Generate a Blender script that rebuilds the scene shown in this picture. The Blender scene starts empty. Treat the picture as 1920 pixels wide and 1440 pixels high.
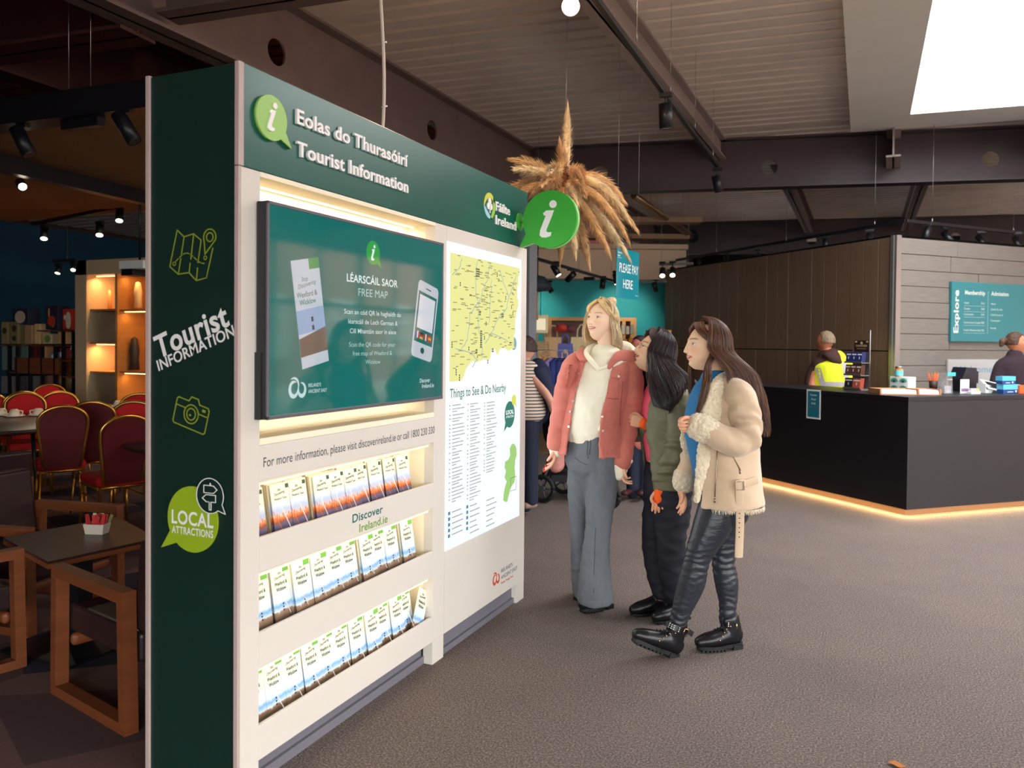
import bpy, bmesh, math, random
import numpy as np
from mathutils import Vector, Matrix, Euler, noise as mnoise
PI = math.pi
rnd = random.Random(7)
SC = bpy.context.scene
COL = SC.collection
V = Vector

# ---------------------------------------------------------------- camera
YAW, PITCH, ROLL, FPX, SYP = 0.414428799, 0.0193160245, 0.00906337079, 1499.95, -46.3243
_F = V((-math.sin(YAW)*math.cos(PITCH), math.cos(YAW)*math.cos(PITCH), -math.sin(PITCH)))
_r = V((math.cos(YAW), math.sin(YAW), 0)); _u = _r.cross(_F)
_R = _r*math.cos(ROLL) + _u*math.sin(ROLL)
_U = -_r*math.sin(ROLL) + _u*math.cos(ROLL)
EYE = V((0, 0, 1.5))
cam = bpy.data.cameras.new('camera'); cam_o = bpy.data.objects.new('camera', cam); COL.objects.link(cam_o)
cam.sensor_width = 36; cam.lens = FPX/1920*36; cam.shift_y = SYP/1920; cam.clip_start = .05; cam.clip_end = 200
m3 = Matrix((_R, _U, -_F)).transposed().to_4x4(); m3.translation = EYE
cam_o.matrix_world = m3
cam.dof.use_dof = True; cam.dof.focus_distance = 4.0; cam.dof.aperture_fstop = 3.2
SC.camera = cam_o
def ray(x, y): return _F + _R*((x-960)/FPX) - _U*((y-720-SYP)/FPX)
def at(x, y, dep): return EYE + ray(x, y)*dep            # a measured point, 'dep' metres along the view
def on_z(x, y, z=0.0):
    d = ray(x, y); return EYE + d*((z-1.5)/d.z)
def on_x(x, y, c):
    d = ray(x, y); return EYE + d*(c/d.x)
def on_y(x, y, c):
    d = ray(x, y); return EYE + d*(c/d.y)

# ---------------------------------------------------------------- world, daylight, exposure
def lin(c):
    c = c/255.0
    return c/12.92 if c <= 0.04045 else ((c+0.055)/1.055)**2.4
def rgb(r, g, b, a=1.0): return (lin(r), lin(g), lin(b), a)
W = bpy.data.worlds.new('overcast'); SC.world = W; W.use_nodes = True
wn = W.node_tree.nodes; wl = W.node_tree.links
bg = wn['Background']; bg.inputs[1].default_value = 6.2
tc = wn.new('ShaderNodeTexCoord'); nz = wn.new('ShaderNodeTexNoise'); nz.inputs['Scale'].default_value = 2.2; nz.inputs['Detail'].default_value = 4
cr = wn.new('ShaderNodeValToRGB'); cr.color_ramp.elements[0].position = .35; cr.color_ramp.elements[0].color = (.90, .93, .98, 1); cr.color_ramp.elements[1].position = .7; cr.color_ramp.elements[1].color = (1, .98, .95, 1)
wl.new(tc.outputs['Generated'], nz.inputs['Vector']); wl.new(nz.outputs['Fac'], cr.inputs['Fac']); wl.new(cr.outputs['Color'], bg.inputs[0])
VS = SC.view_settings
VS.view_transform = 'Standard'; VS.look = 'None'; VS.gamma = 1.0; VS.use_curve_mapping = False; EXPO = 0.8; VS.exposure = EXPO
def area_light(name, loc, look, sx, sy, power, col=(1, 1, 1), portal=False, parent=None, spread=PI):
    L = bpy.data.lights.new(name, 'AREA'); L.shape = 'RECTANGLE'; L.size = sx; L.size_y = sy; L.energy = power; L.color = col; L.spread = spread
    L.cycles.is_portal = portal
    o = bpy.data.objects.new(name, L); COL.objects.link(o)
    d = V(look)
    o.rotation_euler = d.to_track_quat('-Z', 'Y').to_euler(); o.location = loc
    if parent: o.parent = parent
    return o
# daylight openings: sky through the glazed walls and the rooflight
area_light('window_daylight', (6.15, 7.5, 1.75), (-1, 0, 0), 25, 3.3, 1, portal=True).rotation_euler = (0, PI/2, 0)
bpy.data.objects['window_daylight'].data.size, bpy.data.objects['window_daylight'].data.size_y = 3.3, 25
area_light('entrance_daylight', (2.5, -5.15, 1.75), (0, 1, 0), 7.0, 3.3, 1, portal=True)
area_light('rooflight_daylight', (2.0, 7.2, 4.5), (0, 0, -1), 3.2, 5.7, 1, portal=True)

# ---------------------------------------------------------------- helpers
def obj(name, mb, m=None, parent=None, smooth=None):
    me = mb.mesh(name) if isinstance(mb, MB) else mb
    if m is not None and not len(me.materials): me.materials.append(m)
    o = bpy.data.objects.new(name, me); COL.objects.link(o)
    if parent is not None: o.parent = parent
    return o
def tag(o, label=None, cat=None, group=None, kind=None):
    if label: o['label'] = label
    if cat: o['category'] = cat
    if group: o['group'] = group
    if kind: o['kind'] = kind
    return o
def thing(name, label, cat, loc=(0, 0, 0), rotz=0, group=None):
    o = bpy.data.objects.new(name, None); COL.objects.link(o); o.empty_display_size = .1
    o.location = loc; o.rotation_euler = (0, 0, rotz)
    return tag(o, label, cat, group)
def struct(name, mb, m, parent=None):
    o = obj(name, mb, m, parent)
    if parent is None: o['kind'] = 'structure'
    return o
def kids(o): return [c for c in COL.objects if c.parent == o]
def dup(root, loc=None, rotz=None, label=None, group=None):
    r = root.copy(); COL.objects.link(r)
    if loc is not None: r.location = loc
    if rotz is not None: r.rotation_euler = (0, 0, rotz)
    if label: r['label'] = label
    if group: r['group'] = group
    for ch in kids(root):
        c = ch.copy(); COL.objects.link(c); c.parent = r
        for g in kids(ch):
            d = g.copy(); COL.objects.link(d); d.parent = c
    return r

class MB:
    def __init__(s): s.v = []; s.f = []; s.sm = []; s.mi = []; s.cur = 0; s.mats = []
    def use(s, m):
        if m not in s.mats: s.mats.append(m)
        s.cur = s.mats.index(m); return s
    def add(s, vs, fs, smooth=False, M=None):
        n = len(s.v)
        if M is not None: vs = [M @ V(p) for p in vs]
        s.v += [tuple(p) for p in vs]
        for f in fs: s.f.append([i+n for i in f]); s.sm.append(smooth); s.mi.append(s.cur)
        return s
    def box(s, a, b, M=None):
        x0, y0, z0 = a; x1, y1, z1 = b
        if x0 > x1: x0, x1 = x1, x0
        if y0 > y1: y0, y1 = y1, y0
        if z0 > z1: z0, z1 = z1, z0
        vs = [(x0, y0, z0), (x1, y0, z0), (x1, y1, z0), (x0, y1, z0), (x0, y0, z1), (x1, y0, z1), (x1, y1, z1), (x0, y1, z1)]
        return s.add(vs, [(0, 3, 2, 1), (4, 5, 6, 7), (0, 1, 5, 4), (1, 2, 6, 5), (2, 3, 7, 6), (3, 0, 4, 7)], False, M)
    def bbox(s, a, b, r=.004, M=None):     # box with chamfered edges
        x0, y0, z0 = [min(p, q) for p, q in zip(a, b)]; x1, y1, z1 = [max(p, q) for p, q in zip(a, b)]
        r = min(r, (x1-x0)/2.01, (y1-y0)/2.01, (z1-z0)/2.01)
        bm = bmesh.new(); bmesh.ops.create_cube(bm, size=1)
        for v in bm.verts: v.co = ((v.co.x+.5)*(x1-x0)+x0, (v.co.y+.5)*(y1-y0)+y0, (v.co.z+.5)*(z1-z0)+z0)
        bmesh.ops.bevel(bm, geom=bm.edges[:], offset=r, segments=2, profile=.5, affect='EDGES')
        bm.verts.index_update()
        s.add([v.co.copy() for v in bm.verts], [[v.index for v in f.verts] for f in bm.faces], False, M); bm.free(); return s
    def prism(s, pts, y0, y1, M=None, smooth=False):   # polygon in XZ extruded along y
        n = len(pts)
        area = sum(pts[i][0]*pts[(i+1) % n][1]-pts[(i+1) % n][0]*pts[i][1] for i in range(n))
        if area < 0: pts = pts[::-1]
        if y0 > y1: y0, y1 = y1, y0
        vs = [(p[0], y0, p[1]) for p in pts] + [(p[0], y1, p[1]) for p in pts]
        fs = [list(range(n)), list(range(2*n-1, n-1, -1))]
        s.add(vs, fs, False, M)
        k = len(s.v)-2*n
        for i in range(n):
            j = (i+1) % n; s.f.append([k+j, k+i, k+i+n, k+j+n]); s.sm.append(smooth); s.mi.append(s.cur)
        return s
    def tube(s, pts, r, n=8, cap=True, M=None):
        pts = [V(p) for p in pts]; m = len(pts)
        rr = r if isinstance(r, (list, tuple)) else [r]*m
        vs = []; up = None
        for i, p in enumerate(pts):
            t = (pts[min(i+1, m-1)]-pts[max(i-1, 0)])
            if t.length < 1e-9: t = V((0, 0, 1))
            t.normalize()
            if up is None: up = V((0, 0, 1)) if abs(t.z) < .9 else V((1, 0, 0))
            a = t.cross(up)
            if a.length < 1e-6: a = t.cross(V((0, 1, 0)))
            a.normalize(); b = a.cross(t).normalized(); up = b
            for k in range(n):
                th = 2*PI*k/n; vs.append(p + a*math.cos(th)*rr[i] + b*math.sin(th)*rr[i])
        fs = []
        for i in range(m-1):
            for k in range(n):
                k2 = (k+1) % n; fs.append((i*n+k, i*n+k2, (i+1)*n+k2, (i+1)*n+k))
        s.add(vs, fs, True, M)
        if cap:
            q = len(s.v)-m*n
            s.f.append([q+k for k in range(n-1, -1, -1)]); s.sm.append(False); s.mi.append(s.cur)
            s.f.append([q+(m-1)*n+k for k in range(n)]); s.sm.append(False); s.mi.append(s.cur)
        return s
    def cyl(s, c, r, h, n=20, r2=None, M=None):
        return s.tube([c, (c[0], c[1], c[2]+h)], [r, r if r2 is None else r2], n, True, M)
    def lathe(s, prof, c=(0, 0, 0), n=24, M=None, smooth=True):
        vs = []
        for r, z in prof:
            for k in range(n):
                th = 2*PI*k/n; vs.append((c[0]+r*math.cos(th), c[1]+r*math.sin(th), c[2]+z))
        fs = []
        for i in range(len(prof)-1):
            for k in range(n):
                k2 = (k+1) % n; fs.append((i*n+k, i*n+k2, (i+1)*n+k2, (i+1)*n+k))
        return s.add(vs, fs, smooth, M)
    def ball(s, c, r, n=14, sc=(1, 1, 1), M=None):
        prof = [(math.sin(PI*i/n)*1.0, -math.cos(PI*i/n)) for i in range(n+1)]
        vs = []; fs = []; m = n*2
        for a, z in prof:
            for k in range(m):
                th = 2*PI*k/m; vs.append((c[0]+r*sc[0]*a*math.cos(th), c[1]+r*sc[1]*a*math.sin(th), c[2]+r*sc[2]*z))
        for i in range(n):
            for k in range(m):
                k2 = (k+1) % m; fs.append((i*m+k, i*m+k2, (i+1)*m+k2, (i+1)*m+k))
        return s.add(vs, fs, True, M)
    def ring(s, secs, closed=True, cap=False, M=None, smooth=True):   # join successive rings of equal length
        n = len(secs[0]); vs = [p for r in secs for p in r]; fs = []
        for i in range(len(secs)-1):
            for k in range(n if closed else n-1):
                k2 = (k+1) % n; fs.append((i*n+k, i*n+k2, (i+1)*n+k2, (i+1)*n+k))
        s.add(vs, fs, smooth, M)
        if cap:
            q = len(s.v)-len(vs)
            s.f.append([q+k for k in range(n-1, -1, -1)]); s.sm.append(False); s.mi.append(s.cur)
            s.f.append([q+(len(secs)-1)*n+k for k in range(n)]); s.sm.append(False); s.mi.append(s.cur)
        return s
    def mesh(s, name='mesh'):
        me = bpy.data.meshes.new(name); me.from_pydata(s.v, [], s.f)
        me.polygons.foreach_set('use_smooth', s.sm)
        if s.mats:
            for m in s.mats: me.materials.append(m)
            me.polygons.foreach_set('material_index', s.mi)
        me.update(); return me

def stroke(mb, pts, w, y=0, t=.0015, closed=False, M=None):   # line art in the XZ plane, slightly raised
    P = [V((p[0], p[1])) for p in pts]
    segs = list(zip(P, P[1:])) + ([(P[-1], P[0])] if closed else [])
    for i, (a, b) in enumerate(segs):
        d = (b-a)
        if d.length < 1e-7: continue
        d.normalize(); n = V((-d.y, d.x))*w/2; e = d*w*.35
        q = [a-e-n, b+e-n, b+e+n, a-e+n]
        mb.prism([(p.x, p.y) for p in q], y-t-.00025*(i % 3), y, M)
    return mb
def circ(cx, cz, r, n=32, sx=1, a0=0, a1=2*PI):
    return [(cx+r*sx*math.cos(a0+(a1-a0)*k/n), cz+r*math.sin(a0+(a1-a0)*k/n)) for k in range(n)]
def bubble(cx, cz, r, tip, sx=1, half=.30, n=48):   # round speech bubble with a pointed tail
    ta = math.atan2(tip[1]-cz, (tip[0]-cx)/sx)
    pts = [(cx+r*sx*math.cos(ta+half+(2*PI-2*half)*k/n), cz+r*math.sin(ta+half+(2*PI-2*half)*k/n)) for k in range(n+1)]
    return pts+[tip]
_tc = {}
def text_mesh(s, bold=0.0, res=4, ital=0.0):
    k = (s, bold, res, ital)
    if k in _tc: return _tc[k]
    c = bpy.data.curves.new('t', 'FONT'); c.body = s; c.size = 1; c.resolution_u = res; c.offset = bold; c.shear = ital; c.space_character = 1+bold*2.2
    o = bpy.data.objects.new('t', c); COL.objects.link(o)
    me = bpy.data.meshes.new_from_object(o)
    vs = [tuple(v.co) for v in me.vertices]; fs = [list(p.vertices) for p in me.polygons]
    bpy.data.objects.remove(o); bpy.data.curves.remove(c); bpy.data.meshes.remove(me)
    if not vs: vs = [(0, 0, 0)]
    xs = [v[0] for v in vs]
    _tc[k] = (vs, fs, min(xs), max(xs)); return _tc[k]
def put_text(mb, s, x, z, width=None, h=.05, y=0, align='L', depth=0, bold=.012, rot=0, M=None, ital=0, res=4, slope=0):
    """lettering in the XZ plane facing -y; h = cap height, width = total width"""
    vs, fs, x0, x1 = text_mesh(s, bold, res, ital)
    sz = h/0.73
    sx = width/(x1-x0) if width else sz
    off = {'L': -x0, 'C': -(x0+x1)/2, 'R': -x1}[align]
    c, sn = math.cos(rot), math.sin(rot)
    out = []
    for v in vs:
        a = (v[0]+off)*sx; b = v[1]*sz
        out.append((x+a*c-b*sn, y-depth, z+a*sn+b*c+slope*a))
    n = len(vs)
    if depth <= 0: return mb.add(out, fs, False, M)
    back = [(p[0], y, p[2]) for p in out]
    ec = {}
    for f in fs:
        for i in range(len(f)):
            e = (f[i], f[(i+1) % len(f)]); ec[e] = ec.get(e, 0)+1
    sides = [(b, a, a+n, b+n) for (a, b) in ec if (b, a) not in ec]
    return mb.add(out+back, list(fs)+[tuple(q) for q in sides], False, M)

def mat(name, col, rough=.6, metal=0, emit=None, es=0, noise=None, bump=None, coat=0, spec=.5, sheen=0, trans=0, alpha=1, ior=1.45, coords='Object', stretch=(1, 1, 1), sss=0):
    m = bpy.data.materials.new(name); m.use_nodes = True; nt = m.node_tree; N = nt.nodes; L = nt.links
    b = N['Principled BSDF']; b.inputs['Base Color'].default_value = col; b.inputs['Roughness'].default_value = rough
    b.inputs['Metallic'].default_value = metal; b.inputs['Coat Weight'].default_value = coat; b.inputs['Specular IOR Level'].default_value = spec
    b.inputs['Sheen Weight'].default_value = sheen; b.inputs['Transmission Weight'].default_value = trans; b.inputs['Alpha'].default_value = alpha; b.inputs['IOR'].default_value = ior
    if coat: b.inputs['Coat Roughness'].default_value = .05
    if sss: b.inputs['Subsurface Weight'].default_value = sss; b.inputs['Subsurface Radius'].default_value = (.012, .005, .003)
    if emit is not None: b.inputs['Emission Color'].default_value = emit; b.inputs['Emission Strength'].default_value = es
    def coord():
        t = N.new('ShaderNodeTexCoord'); mp = N.new('ShaderNodeMapping'); mp.inputs['Scale'].default_value = stretch
        L.new(t.outputs[coords], mp.inputs['Vector']); return mp.outputs['Vector']
    if noise:
        sc, amt = noise[:2]; n = N.new('ShaderNodeTexNoise'); n.inputs['Scale'].default_value = sc; n.inputs['Detail'].default_value = 5; n.inputs['Roughness'].default_value = noise[2] if len(noise) > 2 else .6
        L.new(coord(), n.inputs['Vector'])
        r = N.new('ShaderNodeValToRGB'); r.color_ramp.elements[0].position = .3; r.color_ramp.elements[1].position = .7
        r.color_ramp.elements[0].color = tuple(c*(1-amt) for c in col[:3])+(1,); r.color_ramp.elements[1].color = tuple(min(1, c*(1+amt)) for c in col[:3])+(1,)
        L.new(n.outputs['Fac'], r.inputs['Fac']); L.new(r.outputs['Color'], b.inputs['Base Color'])
    if bump:
        sc, st = bump[:2]; n = N.new('ShaderNodeTexNoise'); n.inputs['Scale'].default_value = sc; n.inputs['Detail'].default_value = 4
        L.new(coord(), n.inputs['Vector']); bp = N.new('ShaderNodeBump'); bp.inputs['Strength'].default_value = st; bp.inputs['Distance'].default_value = bump[2] if len(bump) > 2 else .01
        L.new(n.outputs['Fac'], bp.inputs['Height']); L.new(bp.outputs['Normal'], b.inputs['Normal'])
    return m
def glow(name, col, s=1.0):      # a backlit or self-lit surface
    return mat(name, (0.02, 0.02, 0.02, 1), .4, emit=col, es=s/2**EXPO)
def paint(me, fn, name='tint'):  # per-vertex colour of the thing itself
    a = me.color_attributes.new(name, 'FLOAT_COLOR', 'POINT')
    a.data.foreach_set('color', np.array([c for v in me.vertices for c in fn(v.co)], dtype=np.float32))
def tint_mat(name, rough=.5, **k):
    m = mat(name, (1, 1, 1, 1), rough, **k); N = m.node_tree.nodes; a = N.new('ShaderNodeVertexColor'); a.layer_name = 'tint'
    m.node_tree.links.new(a.outputs['Color'], N['Principled BSDF'].inputs['Base Color']); return m
# ================================================================ THE SETTING
M_deck = mat('ribbed_steel_deck', rgb(214, 202, 194), .55, noise=(1.2, .10), coords='Object')
M_beam = mat('dark_painted_steel', rgb(112, 96, 94), .5, noise=(3, .12))
M_beam2 = mat('brown_grey_painted_steel', rgb(150, 134, 130), .5, noise=(3, .1))
M_black = mat('black_metal', rgb(20, 20, 26), .4)
M_plaster = mat('white_plasterboard', rgb(225, 222, 218), .7, noise=(2, .03))
M_blue = mat('dark_blue_paint', rgb(12, 62, 86), .7, noise=(2, .12))
M_teal = mat('teal_paint', rgb(30, 150, 158), .7, noise=(2, .06))
M_cream = mat('cream_plaster', rgb(206, 180, 156), .75, noise=(3, .04))
M_raft = mat('wood_wool_board', rgb(156, 118, 76), .9, noise=(60, .16), bump=(140, .4))
M_board = mat('brown_timber_board', rgb(106, 84, 68), .55, noise=(5, .13), stretch=(6, 6, .5))
M_stone = mat('grey_stone_plank', rgb(120, 112, 105), .8, noise=(9, .13), bump=(60, .35), stretch=(.6, .6, 8))
M_steel = mat('brushed_steel', rgb(160, 158, 156), .35, metal=.8)
M_frame = mat('window_frame_paint', rgb(60, 62, 66), .5)
M_out = mat('black_gap', rgb(14, 12, 12), .9)

# floor: speckled hard-wearing carpet
def carpet_mat():
    m = mat('speckled_grey_carpet', rgb(104, 96, 93), .95); nt = m.node_tree; N = nt.nodes; L = nt.links; b = N['Principled BSDF']
    t = N.new('ShaderNodeTexCoord')
    n1 = N.new('ShaderNodeTexNoise'); n1.inputs['Scale'].default_value = 130; n1.inputs['Detail'].default_value = 6; n1.inputs['Roughness'].default_value = .8
    r1 = N.new('ShaderNodeValToRGB'); e = r1.color_ramp.elements
    e[0].position = .34; e[0].color = rgb(48, 43, 46); e[1].position = .66; e[1].color = rgb(172, 158, 144)
    q = e.new(.5); q.color = rgb(104, 95, 92)
    n2 = N.new('ShaderNodeTexNoise'); n2.inputs['Scale'].default_value = 1.1; n2.inputs['Detail'].default_value = 5; n2.inputs['Roughness'].default_value = .65
    r2 = N.new('ShaderNodeValToRGB'); r2.color_ramp.elements[0].position = .3; r2.color_ramp.elements[0].color = (.86, .84, .86, 1); r2.color_ramp.elements[1].position = .75; r2.color_ramp.elements[1].color = (1.08, 1.04, 1, 1)
    mx = N.new('ShaderNodeMixRGB'); mx.blend_type = 'MULTIPLY'; mx.inputs['Fac'].default_value = 1
    L.new(t.outputs['Object'], n1.inputs['Vector']); L.new(t.outputs['Object'], n2.inputs['Vector'])
    L.new(n1.outputs['Fac'], r1.inputs['Fac']); L.new(n2.outputs['Fac'], r2.inputs['Fac'])
    L.new(r1.outputs['Color'], mx.inputs[1]); L.new(r2.outputs['Color'], mx.inputs[2]); L.new(mx.outputs['Color'], b.inputs['Base Color'])
    bp = N.new('ShaderNodeBump'); bp.inputs['Strength'].default_value = .5; bp.inputs['Distance'].default_value = .003
    L.new(n1.outputs['Fac'], bp.inputs['Height']); L.new(bp.outputs['Normal'], b.inputs['Normal']); b.inputs['Specular IOR Level'].default_value = .3
    return m
M_carpet = carpet_mat()
def facet_mat():     # café carpet woven in big straight-edged facets
    m = mat('faceted_cafe_carpet', rgb(60, 50, 60), .95); nt = m.node_tree; N = nt.nodes; L = nt.links; b = N['Principled BSDF']
    t = N.new('ShaderNodeTexCoord'); vo = N.new('ShaderNodeTexVoronoi'); vo.inputs['Scale'].default_value = 1.5
    s = N.new('ShaderNodeSeparateColor'); r = N.new('ShaderNodeValToRGB'); r.color_ramp.interpolation = 'CONSTANT'; e = r.color_ramp.elements
    e[0].position = 0; e[0].color = rgb(44, 38, 58); e[1].position = .35; e[1].color = rgb(108, 80, 76)
    for p, c in ((.6, (82, 62, 62)), (.8, (132, 96, 78))): q = e.new(p); q.color = rgb(*c)
    n1 = N.new('ShaderNodeTexNoise'); n1.inputs['Scale'].default_value = 300
    mx = N.new('ShaderNodeMixRGB'); mx.blend_type = 'OVERLAY'; mx.inputs['Fac'].default_value = .5
    L.new(t.outputs['Object'], vo.inputs['Vector']); L.new(vo.outputs['Color'], s.inputs[0]); L.new(s.outputs[0], r.inputs['Fac'])
    L.new(t.outputs['Object'], n1.inputs['Vector']); L.new(r.outputs['Color'], mx.inputs[1]); L.new(n1.outputs['Fac'], mx.inputs[2]); L.new(mx.outputs['Color'], b.inputs['Base Color'])
    return m
M_facet = facet_mat()
struct('floor', MB().box((-12, -6, -.2), (6.3, 22, 0)), M_carpet)
M_wfloor = mat('shop_timber_floor', rgb(150, 108, 78), .55, noise=(3, .15), stretch=(1, 8, 1))
tag(struct('floor_shop', MB().box((-12, 10.2, .0005), (-3.0, 22, .004)), M_wfloor), kind='structure')
mb = MB(); mb.prism([(-12, 0), (-2.3, 0), (-2.3, 1), (-12, 1)], 0, 1)
mbf = MB(); mbf.add([(-12, -6, .004), (-2.25, -6, .004), (-2.25, 2.6, .004), (-4.4, 8.99, .004), (-12, 8.99, .004)], [(0, 1, 2, 3, 4)])
struct('floor_cafe', mbf, M_facet)

# ribbed deck: trapezoid ribs run across the hall, turned 5 degrees
ZC = 4.2
TH = math.radians(5)
Mdeck = Matrix.Rotation(TH, 4, 'Z')
def deck(name, x0, x1, y0, y1, z=ZC, pitch=.22, Mx=Mdeck, m=M_deck, ind=None):
    mb = MB(); n = max(1, int(round((y1-y0)/pitch))); prof = []
    for i in range(n):
        y = y0+i*pitch
        prof += [(y, z), (y+pitch*.70, z), (y+pitch*.76, z+.06), (y+pitch*.94, z+.06)]
    prof.append((y0+n*pitch, z))
    vs = [(x0, p[0], p[1]) for p in prof]+[(x1, p[0], p[1]) for p in prof]
    k = len(prof); fs = [(i, i+1, k+i+1, k+i) for i in range(k-1)]
    mb.add(vs, fs, False, Mx); return struct(name, mb, m)
deck('ceiling', -4.2, 6.4, -6, 3.9)
deck('ceiling_deck', -4.2, .75, 3.9, 10.4)
deck('ceiling_deck', 3.6, 6.4, 3.9, 10.4)
deck('ceiling_deck', -4.2, 7.5, 10.42, 22)
M_deck_dim = mat('dim_red_brown_deck', rgb(128, 66, 54), .6, noise=(2, .1))  # same ribbed deck, the café's dimness put into a darker red-brown
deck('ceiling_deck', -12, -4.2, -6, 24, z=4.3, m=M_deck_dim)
struct('ceiling_roof', MB().box((-12.2, -6.2, 4.9), (.2, 24, 5.0)).box((3.9, -6.2, 4.9), (9, 24, 5.0)).box((.2, -6.2, 4.9), (3.9, 4.2, 5.0)).box((.2, 10.3, 4.9), (3.9, 24, 5.0)), M_out)

# rooflight: plasterboard soffit ring, upstand, glazing bars
sa, sb, sc_, sd = .43, 3.5, 4.3, 10.0
mb = MB()
M_sk = Matrix(((1, 0, 0, 0), (.074, 1, 0, -.032), (0, 0, 1, 0), (0, 0, 0, 1)))
for a, b_ in (((sa-.62, sc_-.6, 4.1), (sa, sd+.62, 4.25)), ((sb, sc_-.6, 4.1), (sb+.62, sd+.62, 4.25)), ((sa, sd, 4.1), (sb, sd+.62, 4.25)), ((sa, sc_-.6, 4.1), (sb, sc_, 4.25))):
    mb.box(a, b_, M_sk)
struct('ceiling_soffit', mb, M_plaster)
mb = MB()
for a, b_ in (((sa-.06, sc_, 4.25), (sa, sd, 4.95)), ((sb, sc_, 4.25), (sb+.06, sd, 4.95)), ((sa, sd, 4.25), (sb, sd+.06, 4.95)), ((sa, sc_-.06, 4.25), (sb, sc_, 4.95))):
    mb.box(a, b_, M_sk)
struct('ceiling_upstand', mb, M_plaster)

# steel beams
def web_holes(L, h, holes, t=.02, M=None, mb=None):   # a plate in local XZ with round holes
    mb = mb or MB(); holes = sorted(holes); x = 0
    for hx, hz, r in holes:
        s = r*1.5; mb.box((x, -t/2, 0), (hx-s, t/2, h), M); 
        mb.box((hx-s, -t/2, 0), (hx+s, t/2, hz-s), M); mb.box((hx-s, -t/2, hz+s), (hx+s, t/2, h), M)
        n = 32; sq = []; ci = []
        for k in range(n):
            a = 2*PI*k/n; c, q = math.cos(a), math.sin(a); w = s/max(abs(c), abs(q)); sq.append((hx+c*w, hz+q*w)); ci.append((hx+c*r, hz+q*r))
        mb.ring([[(p[0], -t/2, p[1]) for p in sq], [(p[0], -t/2, p[1]) for p in ci], [(p[0], t/2, p[1]) for p in ci], [(p[0], t/2, p[1]) for p in sq]], M=M, smooth=False)
        x = hx+s
    mb.box((x, -t/2, 0), (L, t/2, h), M); return mb
def beam(name, p0, p1, z0, z1, fw=.24, holes=(), m=None, off=0):
    p0 = V(p0).to_2d(); p1 = V(p1).to_2d(); d = p1-p0; L = d.length
    M = Matrix.Translation((p0.x, p0.y, z0)) @ Matrix.Rotation(math.atan2(d.y, d.x), 4, 'Z')
    mb = web_holes(L, z1-z0, list(holes), M=M)
    mb.box((0, -fw/2+off, 0), (L, fw/2+off, .025), M); mb.box((0, -fw/2+off, z1-z0-.025), (L, fw/2+off, z1-z0), M)
    return struct(name, mb, m or M_beam)
beam('ceiling_beam', (-4.32, -6), (-4.32, 23), 3.54, 4.2, .24, holes=[(6+1.6+2.5*i, .27, .105) for i in range(9)] and [(6+y, .26, .105) for y in (2.6, 5.1, 7.6, 10.1, 12.6, 15.1)])
M_cross = mat('dark_plum_painted_steel', rgb(72, 60, 66), .5, noise=(3, .12)); M_lbeam = mat('dark_red_brown_steel', rgb(72, 40, 38), .55, noise=(3, .12))
beam('ceiling_beam', (-4.2, 10.28), (6.3, 12.40), 3.55, 4.2, .22, m=M_cross, holes=[(x, .27, .1) for x in (.9, 3.1, 5.7, 8.2)])
beam('ceiling_beam', (-4.2, 17.6), (6.3, 19.7), 3.5, 4.2, .22, m=M_cross, holes=[(x, .27, .1) for x in (3.2, 6.0, 8.4)])
pa_, pb_ = on_z(1122, 22, 3.94), on_z(1350, 300, 3.94)
beam('ceiling_beam', (pa_.x+(pa_.x-pb_.x)*.9, pa_.y-(pb_.y-pa_.y)*.9), (pb_.x, pb_.y), 3.93, 4.2, .17, m=M_beam2)
beam('ceiling_beam', (-1.1, 11.2), (-1.1, 18), 3.9, 4.2, .17)
beam('ceiling_beam', (.75, 11.4), (.75, 18.4), 3.9, 4.2, .17)
beam('ceiling_beam', (.28, 10.5), (.30, 11.2), 3.75, 4.15, .16, m=M_beam2)
beam('ceiling_beam', (1.95, 10.5), (1.99, 11.6), 3.75, 4.15, .16, m=M_beam2)
a = on_z(303, 38, 3.6); beam('ceiling_beam', (-4.2, a.y), (6.3, a.y+.9), 3.6, 4.2, .22, m=M_beam)
a = on_z(180, 45, 3.5); beam('ceiling_beam', (-12, a.y-.4), (-4.4, a.y+.25), 3.5, 4.2, .3, m=M_lbeam)
a = on_z(165, 130, 3.6); b_ = on_z(60, 75, 3.6); beam('ceiling_beam', (-6.1, 2.0), (-6.3, 9.0), 3.55, 4.25, .22, m=M_lbeam)
beam('ceiling_beam', (-12, 6.9), (-4.4, 7.5), 3.5, 4.25, .22, m=M_lbeam)

# walls
struct('wall_back', MB().box((-12.2, 22, 0), (9, 22.2, 5)), M_out)
struct('wall_left', MB().box((-12.1, -6, 0), (-11.9, 13.9, 3.28)), M_blue)
struct('wall_left_upper', MB().box((-12.2, -6, 3.28), (-12, 22, 5)), mat('dark_red_brown_wall', rgb(70, 44, 40), .8))
struct('wall_front', MB().box((-12, -5.4, 0), (-1.05, -5.2, 5)).box((-1.05, -5.4, 3.4), (6.3, -5.2, 5)), M_cream)
struct('wall_cafe_back', MB().box((-12.1, 13.9, 0), (-7.2, 14.1, 4.2)), M_blue)
deck('ceiling_soffit_ribs', -11.9, -5.6, 6.6, 13.9, z=3.34, pitch=.25, Mx=None, m=M_deck)
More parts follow.
